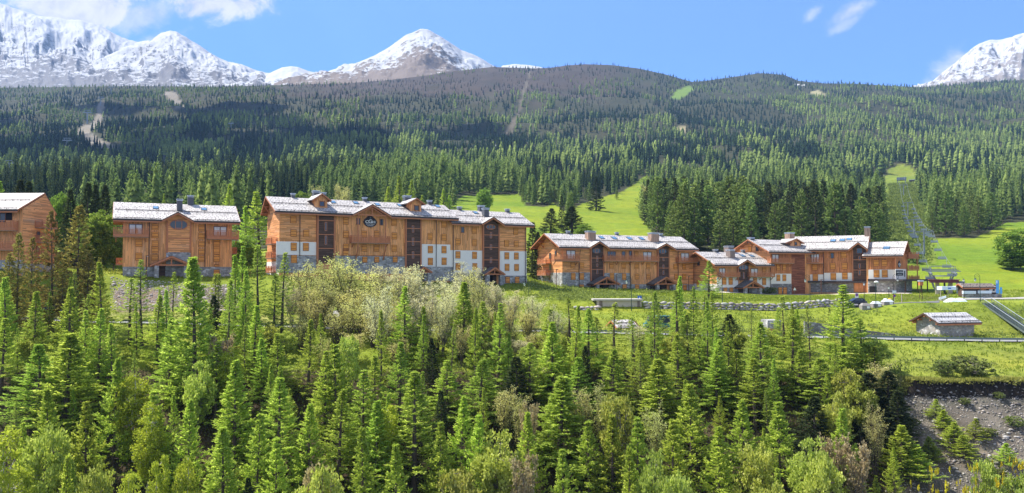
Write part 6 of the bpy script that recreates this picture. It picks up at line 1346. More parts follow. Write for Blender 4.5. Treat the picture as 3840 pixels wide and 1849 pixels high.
# ------------------------------------------------------------------ lamps, signs, bins, cars
LAMPW = plain('lantern_glass', (.75, .75, .72), .3); LGREEN = plain('dark_green_metal', (.03, .07, .06), .45, .3); POSTB = plain('brown_post_metal', (.16, .07, .04), .5, .2); POSTW = plain('pale_wood_post', (.5, .42, .32), .8)
def lamp(u, vt, vb, Y, style, label, flip=1, m=None):
    b = gp(u, Y); tz = P(u, vt, Y).z; b.z = min(b.z, P(u, vb, Y).z) if vb else b.z; h = tz - b.z; r = empty('street_lamp', b); m = m or LGREEN; mb = MB(); pr = .05
    if style == 'hook':
        mb.tube((0, 0, -.4), (0, 0, h * .45), .09, .06, m); mb.tube((0, 0, h * .45), (0, 0, h - .5), .055, .045, m); mb.build('post', r); mb = MB(); R_ = .55; pts = [(flip * (R_ - R_ * math.cos(a)), 0, h - .55 + R_ * math.sin(a)) for a in np.linspace(0, math.pi * 1.25, 14)]; mb.path(pts, .035, m)
        q = [(flip * (R_ + .28 * math.cos(a)), 0, h - .62 + .28 * math.sin(a)) for a in np.linspace(math.pi, -.9, 10)]; mb.path(q, .025, m); mb.build('scroll_arm', r); e = Vector(pts[-1]); g = MB(); g.lathe([(.05, .02), (.22, -.18), (.20, -.24), (.13, -.55), (.06, -.6)], LAMPW, e, 10); o = g.build('lantern', r); g = MB(); g.lathe([(.03, .14), (.10, .04), (.27, -.17), (.25, -.2)], m, e, 10); g.build('lantern_cap', r)
    elif style == 'lantern':
        mb.tube((0, 0, -.4), (0, 0, h - .6), .06, .045, m); mb.build('post', r); g = MB(); g.lathe([(.09, h - .6), (.16, h - .55), (.21, h - .2), (.18, h - .16)], LAMPW, (0, 0, 0), 8); g.build('lantern', r); g = MB(); g.lathe([(.26, h - .17), (.10, h - .03), (.03, h + .08)], m, (0, 0, 0), 8); g.build('lantern_cap', r)
    elif style == 'globe':
        mb.tube((0, 0, -.4), (0, 0, h - .3), .065, .05, m); mb.build('post', r); g = MB(); g.lathe([(.1, h - .34), (.42, h - .2), (.45, h - .08), (.30, h + .08), (.05, h + .14)], LAMPW, (.15, 0, 0), 14); g.build('lamp_head', r, True)
    else:
        mb.box(-.08, .08, -.08, .08, -.4, h, m); mb.build('post', r); g = MB(); g.box(-.12, .42, -.12, .12, h, h + .16, m); g.box(.02, .38, -.09, .09, h - .05, h - .001, LAMPW); g.build('lamp_head', r)
    tag(r, label, 'street lamp', 'street lamps')
lamp(2707, 1026, 1150, 166.3, 'hook', 'thin green scroll-arm lamp beside the lone lawn larch', -1); lamp(3036, 1031, 1146, 165.6, 'hook', 'green scroll-arm lamp in front of the boulder wall by the young larch top', -1); lamp(2367, 1036, 1166, 164, 'hook', 'green scroll-arm lamp standing before the concrete garage portal', -1); lamp(1983, 1046, 1112, 175, 'hook', 'scroll-arm lamp at the corner between the long building and the boarded-chimney chalet', -1)
lamp(3348, 1028, 1133, 166, 'hook', 'tall scroll-arm lamp in front of the white end wall with signs', 1, METAL_D); lamp(3673, 1027, 1134, 161.5, 'hook', 'tall scroll-arm lamp in front of the low ski hut', -1, LGREEN)
lamp(3239, 1060, 1122, 168, 'lantern', 'lantern lamp beside the parked dark car', 1, METAL_D); lamp(3282, 1056, 1141, 161, 'globe', 'lamp with a wide white head behind the waste containers'); lamp(3331, 1074, 1118, 176, 'lantern', 'short lantern lamp against the stone ground floor of the bent building', 1, METAL_D); lamp(3692 - 80, 1046, 1120, 180, 'lantern', 'slim lantern lamp at the corner of the low ski hut', 1, METAL_D)
lamp(2086, 1012, 1072, 196, 'box', 'brown post lamp by the rubble wall of the two-chimney chalet', 1, POSTB); lamp(2311, 1032, 1081, 204, 'box', 'brown post lamp beside the first red porch of the two-chimney chalet', 1, POSTB); lamp(2582, 1037, 1090, 214, 'box', 'brown post lamp at the downhill corner of the two-chimney chalet', 1, POSTB); lamp(3078, 1050, 1104, 222, 'box', 'brown post lamp before the dark recess of the bent building', 1, POSTB)
lamp(549, 961, 1035, 158, 'box', 'brown post lamp at the left of the arched porch of the oval-window chalet', 1, POSTB)
RED = plain('sign_red', (.55, .03, .04), .5); BLUS = plain('sign_blue', (.03, .12, .45), .5)
def disc(mb, c, r0, y0, y1, m, n=20): mb.slab([(c[0] + r0 * math.cos(2 * math.pi * i / n), y0, c[2] + r0 * math.sin(2 * math.pi * i / n)) for i in range(n)], y1 - y0, m, m, m, (0, 1, 0))
def road_sign(u, vs, Y, label, kind):
    b = gp(u, Y); z = P(u, vs, Y).z; r = empty('road_sign', b); h = z - b.z; mb = MB(); mb.tube((0, .05, -.3), (0, .05, h + .3), .04, .04, POSTW if kind != 'tri' else METAL_G); mb.build('post', r)
    if kind in ('ban', 'both'):
        mb = MB(); mb.box(-.36, .36, -.005, .02, h - .62, h + .42, WHITE) if kind == 'ban' else None
        disc(mb, (0, 0, h), .30, -.03, -.008, RED); disc(mb, (0, 0, h), .22, -.045, -.031, BLUS); mb.bar((-.15, -.05, h + .15), (.15, -.05, h - .15), .02, .06, RED, (0, 1, 0)); mb.build('sign_plate', r)
    if kind == 'both': mb = MB(); mb.box(-.38, .38, -.02, .02, h + .45, h + 1.05, BLUW); mb.box(-.3, .3, -.035, -.021, h + .55, h + .95, WHITE); mb.build('upper_plate', r)
    if kind == 'info': mb = MB(); mb.box(-.42, .42, -.02, .02, h - .42, h + .42, BLUS); mb.slab([(-.2, -.03, h - .22), (.2, -.03, h - .22), (0, -.03, h + .26)], .009, WHITE, WHITE, WHITE, (0, 1, 0)); mb.build('sign_plate', r)
    if kind == 'tri': mb = MB(); mb.slab([(-.45, -.02, h - .4), (.45, -.02, h - .4), (0, -.02, h + .42)], .03, WHITE, RED, RED, (0, 1, 0)); mb.build('sign_plate', r)
    tag(r, label, 'road sign')
road_sign(3211, 1106, 170, 'round red-rimmed sign on a white plate behind the parked car', 'ban'); road_sign(3352, 1109, 163, 'round red-rimmed sign under a pale blue plate beside the bins', 'both'); road_sign(2398, 1117, 169.2, 'small blue square sign with white figure on the bank', 'info'); road_sign(2979, 1083, 219, 'white triangular sign by the recess of the bent building', 'tri')
r = empty('wooden_post', gp(3379, 165)); mb = MB(); mb.tube((0, 0, -.3), (0, 0, 1.9), .10, .08, POSTW); mb.build('post', r); tag(r, 'single pale wooden post right of the red-rimmed sign', 'post')
def bin_(u0, u1, vt, vb, Y, label, lidm, body):
    a = gp((u0 + u1) / 2, Y); w = (u1 - u0) / F * Y / 2; h = (vb - vt) / F * Y; r = empty('waste_container', a); mb = MB(); mb.hexa([(-w, -.8, -.2), (w, -.8, -.2), (w, .8, -.2), (-w, .8, -.2), (-w * .94, -.72, h * .55), (w * .94, -.72, h * .55), (w * .94, .72, h * .55), (-w * .94, .72, h * .55)], body); mb.build('body', r); mb = MB(); mb.hexa([(-w, -.78, h * .56), (w, -.78, h * .56), (w, .78, h * .56), (-w, .78, h * .56), (-w * .55, -.4, h), (w * .55, -.4, h), (w * .55, .4, h), (-w * .55, .4, h)], lidm); mb.build('lid', r); mb = MB(); mb.box(w * .1, w * .75, -.86, -.8, h * .08, h * .48, WHITE); mb.build('plate', r); tag(r, label, 'waste container', 'waste containers'); return r
GREYB = plain('bin_grey', (.25, .23, .21), .8); PALEL = plain('bin_lid', (.60, .64, .66), .5)
bin_(3224, 3256, 1122, 1143, 161.8, 'grey waste container touching the tail of the parked car', GREYB, GREYB); bin_(3266, 3298, 1122, 1142, 162, 'waste container with pale lid in the middle of the row', PALEL, GREYB); bin_(3306, 3343, 1120, 1140, 162.4, 'waste container topped by a yellow and a white flap', PALEL, GREYB)
mb = MB(); g = gp(3318, 162.4); mb.lathe([(.02, .25), (.35, .18), (.42, 0.0)], WHITE, (g.x, g.y, g.z + 1.06), 12); o = mb.build('bin_flap', None, True); tag(o, 'white domed flap on the yellow-topped waste container', 'flap')
mb = MB(); g = gp(3335, 162.4); mb.lathe([(.02, .22), (.32, .16), (.4, 0.0)], plain('yellow_plastic', (.7, .45, .04), .5), (g.x, g.y, g.z + 1.04), 12); o = mb.build('bin_flap', None, True); tag(o, 'yellow domed flap on the waste container by the sign', 'flap')
NAVY = plain('dark_navy_paint', (.012, .016, .03), .25, .3, .05, 1, .6); TYRE = plain('tyre_rubber', (.02, .02, .02), .9); TEAL = plain('teal_paint', (.03, .16, .17), .35, .1, .05, 1, .5)
def car(p, ang, paint, label, L=4.1, Wd=1.76, H=1.5, van=False):
    r = empty('parked_car' if not van else 'parked_van', p, ang); l = L / 2; hw = Wd / 2
    prof = [(-l, .35), (-l + .05, .75), (-l + .15, .9), (-l + 1.0, .98), (l - .55, .98), (l - .08, .88), (l, .6), (l - .03, .33)] if not van else [(-l, .35), (-l, 1.0), (-l + .25, 1.1), (l - .02, 1.1), (l, .9), (l, .35)]
    mb = MB(); n = len(prof)
    for sy in (-1, 1): pass
    mb.slab([(x, -hw, z) for x, z in prof], Wd, paint, paint, paint, (0, 1, 0)); mb.build('body', r)
    cab = [(-l + 1.0, .98), (-l + 1.75, H - .06), (-l + 2.0, H), (l - .95, H), (l - .7, H - .05), (l - .28, .98)] if not van else [(-l + .25, 1.1), (-l + .85, H - .1), (-l + 1.1, H), (l - .1, H), (l - .02, H - .1), (l - .02, 1.1)]
    mb = MB(); mb.slab([(x, -hw + .08, z) for x, z in cab], Wd - .16, paint, paint, paint, (0, 1, 0)); mb.build('roof', r)
    cx = [c[0] for c in cab]
    for sy in (-1, 1):
        y = sy * (hw - .08)
        for a, b in ((cx[0] + .35, (cx[1] + cx[3]) / 2 + .1), ((cx[1] + cx[3]) / 2 + .2, cx[4] - .12)):
            mb = MB(); z0 = cab[0][1] + .06; z1 = H - .14; mb.slab([(a, y - .015, z0), (b, y - .015, z0), (b - .08, y - .015, z1), (max(a, cx[1] + .12) if a < cx[1] else a, y - .015, z1)], .03, GLASS, GLASS, GLASS, (0, 1, 0)); mb.build('side_window', r)
    mb = MB(); mb.hexa([(cx[0] + .05, -hw + .16, cab[0][1] + .05), (cx[0] + .05, hw - .16, cab[0][1] + .05), (cx[0] + .1, hw - .16, cab[0][1] + .05), (cx[0] + .1, -hw + .16, cab[0][1] + .05), (cx[1] - .05, -hw + .2, H - .12), (cx[1] - .05, hw - .2, H - .12), (cx[1], hw - .2, H - .12), (cx[1], -hw + .2, H - .12)], GLASS); mb.build('windscreen', r)
    for sx in (-l + .75, l - .78):
        for sy in (-1, 1):
            mb = MB(); mb.tube((sx, sy * (hw - .18), .31), (sx, sy * (hw + .02), .31), .31, .31, TYRE, 16); o = mb.build('wheel', r); mb = MB(); mb.tube((sx, sy * (hw + .0), .31), (sx, sy * (hw + .035), .31), .19, .17, METAL_G, 12); mb.build('rim', o)
    for sy in (-1, 1): mb = MB(); mb.box(-l - .02, -l + .1, sy * .5 - .2, sy * .5 + .2, .62, .76, LAMPW); mb.build('headlight', r); mb = MB(); mb.box(l - .1, l + .0, sy * .62 - .12, sy * .62 + .12, .68, .86, RED); mb.build('tail_light', r)
    tag(r, label, 'van' if van else 'car', 'parked vehicles')
p = gp(3206, 164.0); car(p + Vector((0, 0, .12)), .08, NAVY, 'dark navy car parked at the end of the boulder wall')
p = gp(214, 145.0); car(p + Vector((0, 0, .1)), .1, NAVY, 'dark car half hidden by the olive-brown conifers above the road')
p = gp(2462, 143.8); car(p + Vector((0, 0, .1)), .05, TEAL, 'teal van half hidden behind the thin larches near the bright-roofed shed', 4.6, 1.9, 2.4, True)
# canopy, tarpaulins, small board, lantern box
a = gp(3550, 171); r = empty('canopy_shelter', a); mb = MB(); h = a.z * 0 + 3.1; w = 50 / F * 171
for x in (-w * .5, w * .05): q = MB(); q.tube((x, 0, -.4), (x, 0, h), .07, .07, POSTW); q.build('post', r)
mb.slab([(-w * .55, -.9, h), (w * .5, -.9, h), (w * .62, 0, h + .1), (w * .5, 1.2, h), (-w * .55, 1.2, h)], .75, BLUW, BLUW, BLUW); mb.build('roof', r); mb = MB(); mb.slab([(-w * .12, -.93, h - .25), (w * .12, -.93, h - .25), (w * .12, -.93, h - .5), (-w * .12, -.93, h - .5)], .02, BLUS, BLUS, BLUS, (0, 1, 0)); mb.build('emblem', r); tag(r, 'pale blue canopy on two posts below the lift station', 'shelter')
def tarp(u, Y, w, h, label):
    g = gp(u, Y); n = 12; V = []; Fq = []
    for i in range(n + 1):
        for j in range(n + 1):
            a, b = i / n * 2 - 1, j / n * 2 - 1; z = h * max(0, 1 - abs(a) ** 2.4) * max(0, 1 - abs(b) ** 2.6) + .06 * math.sin(i * 2.1) * math.cos(j * 1.7); V.append((a * w, b * 1.1, z - .1))
    for i in range(n):
        for j in range(n): k = i * (n + 1) + j; Fq.append((k, k + n + 1, k + n + 2, k + 1))
    o = np_obj('tarpaulin', V, [np.array(Fq)], BLUW, smooth=True); o.location = g; tag(o, label, 'tarpaulin')
tarp(3567, 166, 1.5, .9, 'pale tarpaulin hump under the blue canopy'); tarp(3596, 167, 1.3, .8, 'second pale tarpaulin hump beside the gravel path')
r = empty('direction_board', gp(3532, 168)); mb = MB(); mb.tube((0, 0, -.2), (0, 0, .8), .04, .04, METAL_D); mb.build('post', r); mb = MB(); mb.hexa([(-.75, -.05, .35), (.75, -.05, .75), (.75, .05, .75), (-.75, .05, .35), (-.75, -.05, .85), (.75, -.05, 1.25), (.75, .05, 1.25), (-.75, .05, .85)], WHITE); mb.build('panel', r); tag(r, 'small tilted white board on the bank by the canopy', 'board')
g = gp(3451, 186); r = empty('lantern_box', g); mb = MB(); zt = P(3451, 1056, 186).z - g.z
for sx in (-.4, .4): mb.bar((sx, 0, -.3), (sx * .2, 0, zt - .9), .1, .1, W_D)
mb.build('trestle', r); mb = MB(); mb.box(-.4, .4, -.4, .4, zt - .9, zt, W_R); mb.build('cabinet', r); mb = MB(); mb.box(-.5, .5, -.5, .5, zt, zt + .3, METAL_L); mb.build('cap', r); tag(r, 'brown box with pale cap on a trestle beside the bent building', 'box')
# stairway down the bank
def stairway():
    a = P(3700, 1136, 159.5); b = P(3905, 1275, 143.5); r = empty('stairway', a); d = b - a; n = 34; side = Vector((d.y, -d.x, 0)).normalized() * .95; mb = MB()
    for i in range(n): p = d * (i / n); q = d * ((i + 1) / n); mb.hexa([p - side + Vector((0, 0, -.06)), p + side + Vector((0, 0, -.06)), Vector((q.x, q.y, p.z - .06)) + side, Vector((q.x, q.y, p.z - .06)) - side, p - side, p + side, Vector((q.x, q.y, p.z)) + side, Vector((q.x, q.y, p.z)) - side], METAL_G)
    mb.build('tread', r)
    for sg in (-1, 1):
        s_ = side * sg; mb = MB(); mb.bar(s_ + Vector((0, 0, -.1)), d + s_ + Vector((0, 0, -.1)), .08, .3, METAL_G); mb.build('stringer', r)
        mb = MB(); up = Vector((0, 0, 1.05)); mb.bar(s_ + up, d + s_ + up, .07, .07, METAL_L); mb.bar(s_ + up * .5, d + s_ + up * .5, .03, .03, METAL_G); mb.bar(s_ + up - Vector((3.2, 0, 0)), s_ + up, .07, .07, METAL_L)
        for i in range(n // 2 + 1): p = d * (i * 2 / n) + s_; mb.bar(p, p + up, .05, .05, METAL_G)
        for i in range(n * 2): p = d * (i / (2 * n)) + s_; mb.bar(p + Vector((0, 0, .1)), p + up * .95, .018, .018, METAL_G)
        mb.build('railing', r)
    tag(r, 'steel stairway with pale handrails going down the bank', 'stairs')
stairway()

# ------------------------------------------------------------------ chairlift
LST = plain('lift_steel', (.24, .27, .29), .5, .4, .15); LRED = plain('maroon_hood', (.17, .05, .055), .5); SEATM = plain('chair_frame_steel', (.36, .40, .42), .5, .3); SEATP = plain('chair_pad', (.05, .06, .06), .7)
LP = [(3538, 206.0, 5.6), (3466, 296.0, 9.6), (3430, 394.0, 9.5), (3408, 520.0, 10.5), (3393, 700.0, 11.0), (3386, 900.0, 9.0)]
TOPS = []
for u, Y, h in LP: g = gp(u, Y); TOPS.append(Vector((g.x, g.y, g.z + h)))
dirs = [(TOPS[min(i + 1, 5)] - TOPS[max(i - 1, 0)]).normalized() for i in range(6)]
lats = [Vector((d.y, -d.x, 0)).normalized() for d in dirs]
def pylon(i, label):
    u, Y, h = LP[i]; g = gp(u, Y); r = empty('lift_pylon', g, math.atan2(lats[i].y, lats[i].x)); mb = MB(); mb.tube((0, 0, -1), (0, 0, h + .3), .42, .28, LST, 12); mb.build('mast', r); mb = MB(); mb.box(-3.3, 3.3, -.2, .2, h - .25, h + .12, LST); mb.bar((0, 0, h - 1.6), (-2.4, 0, h - .2), .15, .15, LST); mb.bar((0, 0, h - 1.6), (2.4, 0, h - .2), .15, .15, LST)
    for sx in (-1, 1): mb.bar((sx * 1.0, 0, h), (sx * 1.0, 0, h + 1.1), .08, .08, LST)
    mb.bar((-1, 0, h + 1.1), (1, 0, h + 1.1), .08, .08, LST); mb.build('cross_arm', r)
    for sx in (-2.8, 2.8):
        mb = MB(); mb.box(sx - .12, sx + .12, -2.2, 2.2, h + .12, h + .32, LST); mb.box(sx - .45, sx - .35, -2.2, 2.2, h - .3, h - .24, METAL_G)
        for k in range(7): mb.tube((sx - .06, -1.8 + k * .6, h + .18), (sx + .06, -1.8 + k * .6, h + .18), .22, .22, METAL_D, 10)
        mb.build('sheave_train', r)
    tag(r, label, 'lift pylon', 'chairlift pylons')
for i, l in ((1, 'tall steel chairlift pylon on the sunny ski meadow'), (2, 'chairlift pylon at the edge of the wood above the ski meadow'), (3, 'chairlift pylon halfway up the cut through the wood'), (4, 'chairlift pylon near the top of the cut through the wood')): pylon(i, l)
r = empty('lift_station', gp(3538, 206), math.atan2(lats[0].y, lats[0].x)); mb = MB()
for sx in (-1.5, 1.5): mb.box(sx - .45, sx + .45, -.5, .5, -1, 3.0, CONC)
mb.build('pillar', r); mb = MB(); mb.box(-3.2, 3.2, -2.4, 3.4, 3.0, 3.7, LRED); mb.box(-3.5, 3.5, -2.7, 3.7, 3.72, 3.86, plain('maroon_roof', (.28, .10, .11), .5)); mb.build('hood', r); mb = MB()
for sx in (-2.8, 2.8): mb.bar((sx, -2, 5.3), (sx, 14, 5.9), .3, .35, LST); mb.bar((sx * .6, 1, 3.8), (sx, 1, 5.2), .22, .22, LST); mb.bar((sx * .6, 7, 1), (sx, 7, 5.4), .3, .3, LST); mb.bar((sx * .6, 13, 1.5), (sx, 13, 5.7), .3, .3, LST)
mb.bar((-4, 7, 6.2), (4, 7, 6.2), .2, .2, LST); mb.bar((-4, 13, 6.5), (4, 13, 6.5), .2, .2, LST); mb.bar((-4, 1, 5.9), (4, 1, 5.9), .2, .2, LST); mb.bar((-2.8, 1, 7.2), (2.8, 1, 7.2), .12, .12, LST)
for sx in (-2.8, 2.8): mb.bar((sx, 1, 5.3), (sx, 1, 7.2), .12, .12, LST); mb.bar((sx, 7, 5.5), (sx, 7, 7.4), .12, .12, LST)
mb.bar((-2.8, 7, 7.4), (2.8, 7, 7.4), .12, .12, LST); mb.build('frame', r); mb = MB(); mb.tube((0, 0, 4.6), (0, 0, 4.9), 2.8, 2.8, LST, 28); mb.build('bullwheel', r); mb = MB(); mb.box(2.6, 3.2, -3.0, -2.4, -1, 3.0, LST); mb.box(3.4, 4.6, -1.2, 1.0, 2.2, 3.4, LST); mb.build('control_box', r); mb = MB(); mb.tube((0, -2.0, -.5), (0, -2.0, 3.0), .22, .22, METAL_D, 10); mb.build('post', r)
tag(r, 'chairlift valley station with a maroon hood on concrete pillars', 'lift station')
g = gp(3386, 905); r = empty('lift_station', g, math.atan2(lats[5].y, lats[5].x)); mb = MB(); mb.box(-5, 5, 0, 10, 4.6, 7.6, LST); mb.build('hood', r); mb = MB()
for sx in (-4, 4): mb.bar((sx, 1, -1), (sx, 1, 5), .8, .8, LST); mb.bar((sx, 9, -1), (sx, 9, 9), .5, .5, LST)
mb.build('frame', r); mb = MB(); mb.box(8, 17, 2, 8, -1, 4, W_D); mb.build('cabin', r); mb = MB(); mb.box(7.4, 17.6, 1.4, 8.6, 4.05, 4.5, METAL_L); mb.build('cabin_roof', r); tag(r, 'upper chairlift station with a flat-roofed cabin at the top of the cut', 'lift station')
r = empty('lift_cable', TOPS[0]); mb = MB()
for sg in (-1, 1):
    for i in range(5):
        a = TOPS[i] + lats[i] * 2.8 * sg + Vector((0, 0, .4)); b = TOPS[i + 1] + lats[i + 1] * 2.8 * sg + Vector((0, 0, .4)); n = 10; pts = [a + (b - a) * (k / n) - Vector((0, 0, (b - a).length * .012 * 4 * (k / n) * (1 - k / n))) - TOPS[0] for k in range(n + 1)]
        mb.path(pts, .028 + .012 * i, LST, 5)
mb.build('cable', r); tag(r, 'pair of steel chairlift cables running up the ski meadow', 'cable')
def lift_chair():
    r = empty('lift_chair', (0, 0, 0)); mb = MB(); mb.tube((0, 0, 0), (0, .1, -1.9), .045, .045, SEATM, 6); mb.bar((-1.1, .1, -1.9), (1.1, .1, -1.9), .09, .09, SEATM)
    for sx in (-1.1, 1.1): mb.bar((sx, .1, -1.9), (sx, .15, -2.75), .07, .07, SEATM); mb.bar((sx, .15, -2.75), (sx, -.45, -2.7), .07, .07, SEATM)
    mb.build('hanger', r); mb = MB(); mb.box(-1.15, 1.15, -.45, .12, -2.78, -2.68, SEATP); mb.build('seat', r); mb = MB(); mb.box(-1.15, 1.15, .12, .22, -2.72, -2.1, SEATM); mb.build('backrest', r); mb = MB(); mb.bar((-1.1, -.5, -1.95), (1.1, -.5, -1.95), .06, .06, SEATM); mb.build('safety_bar', r); return r
ch = lift_chair(); first = True; CH = []
for sg in (-1, 1):
    dist = 6.0 if sg < 0 else 13.0; i = 0
    while i < 4:
        a = TOPS[i] + lats[i] * 2.8 * sg + Vector((0, 0, .4)); b = TOPS[i + 1] + lats[i + 1] * 2.8 * sg + Vector((0, 0, .4)); Lc = (b - a).length
        if dist > Lc: dist -= Lc; i += 1; continue
        k = dist / Lc; p = a + (b - a) * k - Vector((0, 0, Lc * .048 * k * (1 - k)))
        if p.y < 520: CH.append((p, sg, math.atan2(lats[i].y, lats[i].x)))
        dist += 19 if p.y < 330 else 26
for sg in (-1, 1):
    n = 0
    for p, s_, a in CH:
        if s_ != sg: continue
        if first: r = ch; first = False
        else:
            r = ch.copy(); COL.objects.link(r)
            for c in ch.children: d = c.copy(); COL.objects.link(d); d.parent = r
        r.location = p; r.rotation_euler = (0, 0, a + (math.pi if sg > 0 else 0)); tag(r, 'empty lift chair on the %s cable, %s above the valley station' % ('uphill-side left' if sg < 0 else 'right', nth_(n)) if False else 'empty chair %s up from the valley station on the cable %s the bent building' % (('first second third fourth fifth sixth seventh eighth ninth tenth eleventh twelfth thirteenth fourteenth fifteenth sixteenth seventeenth eighteenth nineteenth twentieth 21st 22nd 23rd 24th 25th 26th 27th 28th 29th 30th').split()[n], 'nearer' if sg < 0 else 'farther from'), 'lift chair', 'chairs of the chairlift'); n += 1
def small_pylon(ud, vt, vb, label):
    u, v = D2(ud, vt); ub, vb_ = D2(ud, vb); Y = min(np.arange(500, 2700, 10.0), key=lambda q: abs(projn(*gp(u, float(q)))[1] - vb_)); g = gp(u, float(Y)); h = P(u, v, float(Y)).z - g.z; r = empty('lift_pylon', g); k = h / 14; mb = MB(); mb.tube((0, 0, -1), (0, 0, h), .8 * k, .6 * k, LST, 8); mb.build('mast', r); mb = MB(); mb.box(-5 * k, 5 * k, -.5, .5, h - 1.0 * k, h, LST); mb.box(-4 * k, 4 * k, -.3, .3, h + 1.6 * k, h + 2.1 * k, LST); mb.bar((-3 * k, 0, h), (-3 * k, 0, h + 2 * k), .4 * k, .4 * k, LST); mb.bar((3 * k, 0, h), (3 * k, 0, h + 2 * k), .4 * k, .4 * k, LST); mb.build('cross_arm', r); tag(r, label, 'lift pylon', 'pylons in the far forest')
for q in ((18, 409, 446, 'grey lift pylon in the wood above the open-gable chalet roof'), (163, 352, 385, 'lift pylon beside the lower bend of the grey track'), (213, 282, 312, 'lift pylon over the upper bend of the grey track'), (246, 246, 268, 'small lift pylon near the upper end of the grey track'), (272, 219, 240, 'faint lift pylon at the upper forest edge'), (577, 310, 330, 'pale lift pylon in the middle of the dark forest')): small_pylon(*q)
r = empty('mountain_hut', gp(*[D2(1259, 0)[0], 1290.0])); mb = MB(); mb.box(-7, 7, 0, 8, -2, 5, plain('hut_grey', (.3, .3, .32), .8)); mb.build('wall', r); mb = MB(); mb.slab([(-8, -1, 5), (8, -1, 5), (8, 4, 8), (-8, 4, 8)], .5, WHITE, WHITE, WHITE); mb.slab([(-8, 4, 8), (8, 4, 8), (8, 9, 5), (-8, 9, 5)], .5, WHITE, WHITE, WHITE); mb.build('roof', r); tag(r, 'tiny white-roofed hut beside the narrow track through the dark forest', 'hut')
tree('round_bush', 1933, 1085 / 1.4907, 22, 219.5)

# ------------------------------------------------------------------ ground cover nobody could count
def scatter(seed, n, u0, u1, Y0, Y1, keep):
    r = np.random.default_rng(seed); Y = np.sqrt(r.uniform(Y0 ** 2, Y1 ** 2, n)); U = r.uniform(u0, u1, n); X = (U - CU) / F * Y; k = keep(U, Y, X, r); U, Y, X = U[k], Y[k], X[k]; return X, Y, ground_uY(U, Y), r
ROADM = lambda U, Y: ~((Y > 135) & (Y < 140.8)) & ~((U > 3120) & (Y > 160) & (Y < 170)) & ~((U > 3510) & (Y > 171) & (Y < 190)) & ~((U > 2660) & (U < 3420) & (Y > 207) & (Y < 230)) & ~((U > 415) & (U < 900) & (Y > 146) & (Y < 158))
def cards_stuff(name, X, Y, Z, r, per, ln, wd, spread, up, c0, c1, m, hts=None, cl=None):
    n = len(X); base = np.repeat(np.stack([X, Y, Z], 1), per, 0); N = n * per; off = r.normal(0, 1, (N, 3)) * spread; off[:, 2] = np.abs(off[:, 2]) * (hts if hts else .3); d = unit(r.normal(0, .6, (N, 3)) + [0, 0, up]); p = base + off; l = ln * r.uniform(.6, 1.4, (N, 1)); w_ = wd * r.uniform(.6, 1.4, (N, 1)); a = unit(np.cross(d, r.normal(size=(N, 3)))); mm = p + d * l * .45
    V = np.stack([p - [0, 0, .03], mm + a * w_ / 2, p + d * l, mm - a * w_ / 2], 1).reshape(-1, 3); t = np.repeat(np.clip((cl if cl is not None else r.random(n)) * .7, 0, 1), per) + r.uniform(0, .3, N); C = np.repeat(lerpc(c0, c1, np.clip(t, 0, 1)), 4, 0)
    tag(np_obj(name, V, [np.arange(len(V)).reshape(-1, 4)], m, col=C), kind='stuff')
GRM = tint_mat('grass_blades', trans=.4)
X, Y, Z, r = scatter(71, 52000, -150, 4150, 112.1, 215, lambda U, Y, X, r: ROADM(U, Y) & ((Y > 118) | (U > 3330)) & (r.random(len(U)) < .35 + .75 * np.clip(fbm(X / 6, Y / 6, 3, 5) * 1.6 - .3, 0, 1)))
cards_stuff('grass', X, Y, Z, r, 5, .34, .12, .22, 1.3, (.17, .23, .03), (.36, .42, .065), GRM, .12, np.clip(fbm(X / 9, Y / 9, 3, 22) * 1.8 - .4, 0, 1))
X, Y, Z, r = scatter(72, 9000, 1960, 4100, 142, 204, lambda U, Y, X, r: ROADM(U, Y) & ~((Y > 158) & (Y < 170) & (U < 3150)) & ((U > 2700) & (Y < 160) | (U < 2640) & (Y > 169)) & (vnoise(X / 2.6, Y / 2.6, 8) * .6 + vnoise(X / 11, Y / 11, 9) * .6 > .62))
cards_stuff('bank_undergrowth', X, Y, Z, r, 16, .30, .22, .42, .7, (.13, .17, .04), (.36, .42, .11), GRM, .75)
X, Y, Z, r = scatter(73, 110, 3050, 3560, 112.5, 130, lambda U, Y, X, r: (vnoise(X / 3, Y / 3, 8) > .5) & (Y < 122))
cards_stuff('verge_undergrowth', X, Y, Z, r, 16, .3, .2, .42, .7, (.13, .16, .04), (.32, .37, .11), GRM, .7)
X, Y, Z, r = scatter(74, 19000, 3270, 4250, 84, 112, lambda U, Y, X, r: (U > 3290 + r.uniform(0, 120, len(U))) & (vnoise(X / 2.2, Y / 2.2, 11) + r.random(len(U)) * .6 > .55))
n = len(X); sz = np.clip(r.lognormal(-2.75, .55, n), .035, .42); t = r.uniform(.14, .44, n)
tag(rocks('scree_gravel', np.stack([X, Y, Z + sz * .15], 1), np.stack([sz * r.uniform(.8, 1.6, n), sz * r.uniform(.7, 1.2, n), sz * r.uniform(.3, .7, n)], 1), np.stack([t * r.uniform(1.0, 1.12, n), t * .97, t * r.uniform(.80, .93, n)], 1), ROCK, 9), kind='stuff')
X, Y, Z, r = scatter(75, 4200, 415, 910, 146.2, 158, lambda U, Y, X, r: r.random(len(U)) < .8)
n = len(X); sz = np.clip(r.lognormal(-2.5, .5, n), .05, .4); t = r.uniform(.28, .6, n)
tag(rocks('bank_gravel', np.stack([X, Y, Z + sz * .15], 1), np.stack([sz * 1.3, sz, sz * .6], 1), np.stack([t * 1.12, t, t * .9], 1), ROCK, 10), kind='stuff')
X, Y, Z, r = scatter(78, 26000, 3340, 3480, 255, 900, lambda U, Y, X, r: in_poly(*projn(X, Y, ground_uY(U, Y)), LIFT_CUT) & (r.random(len(U)) < .25))
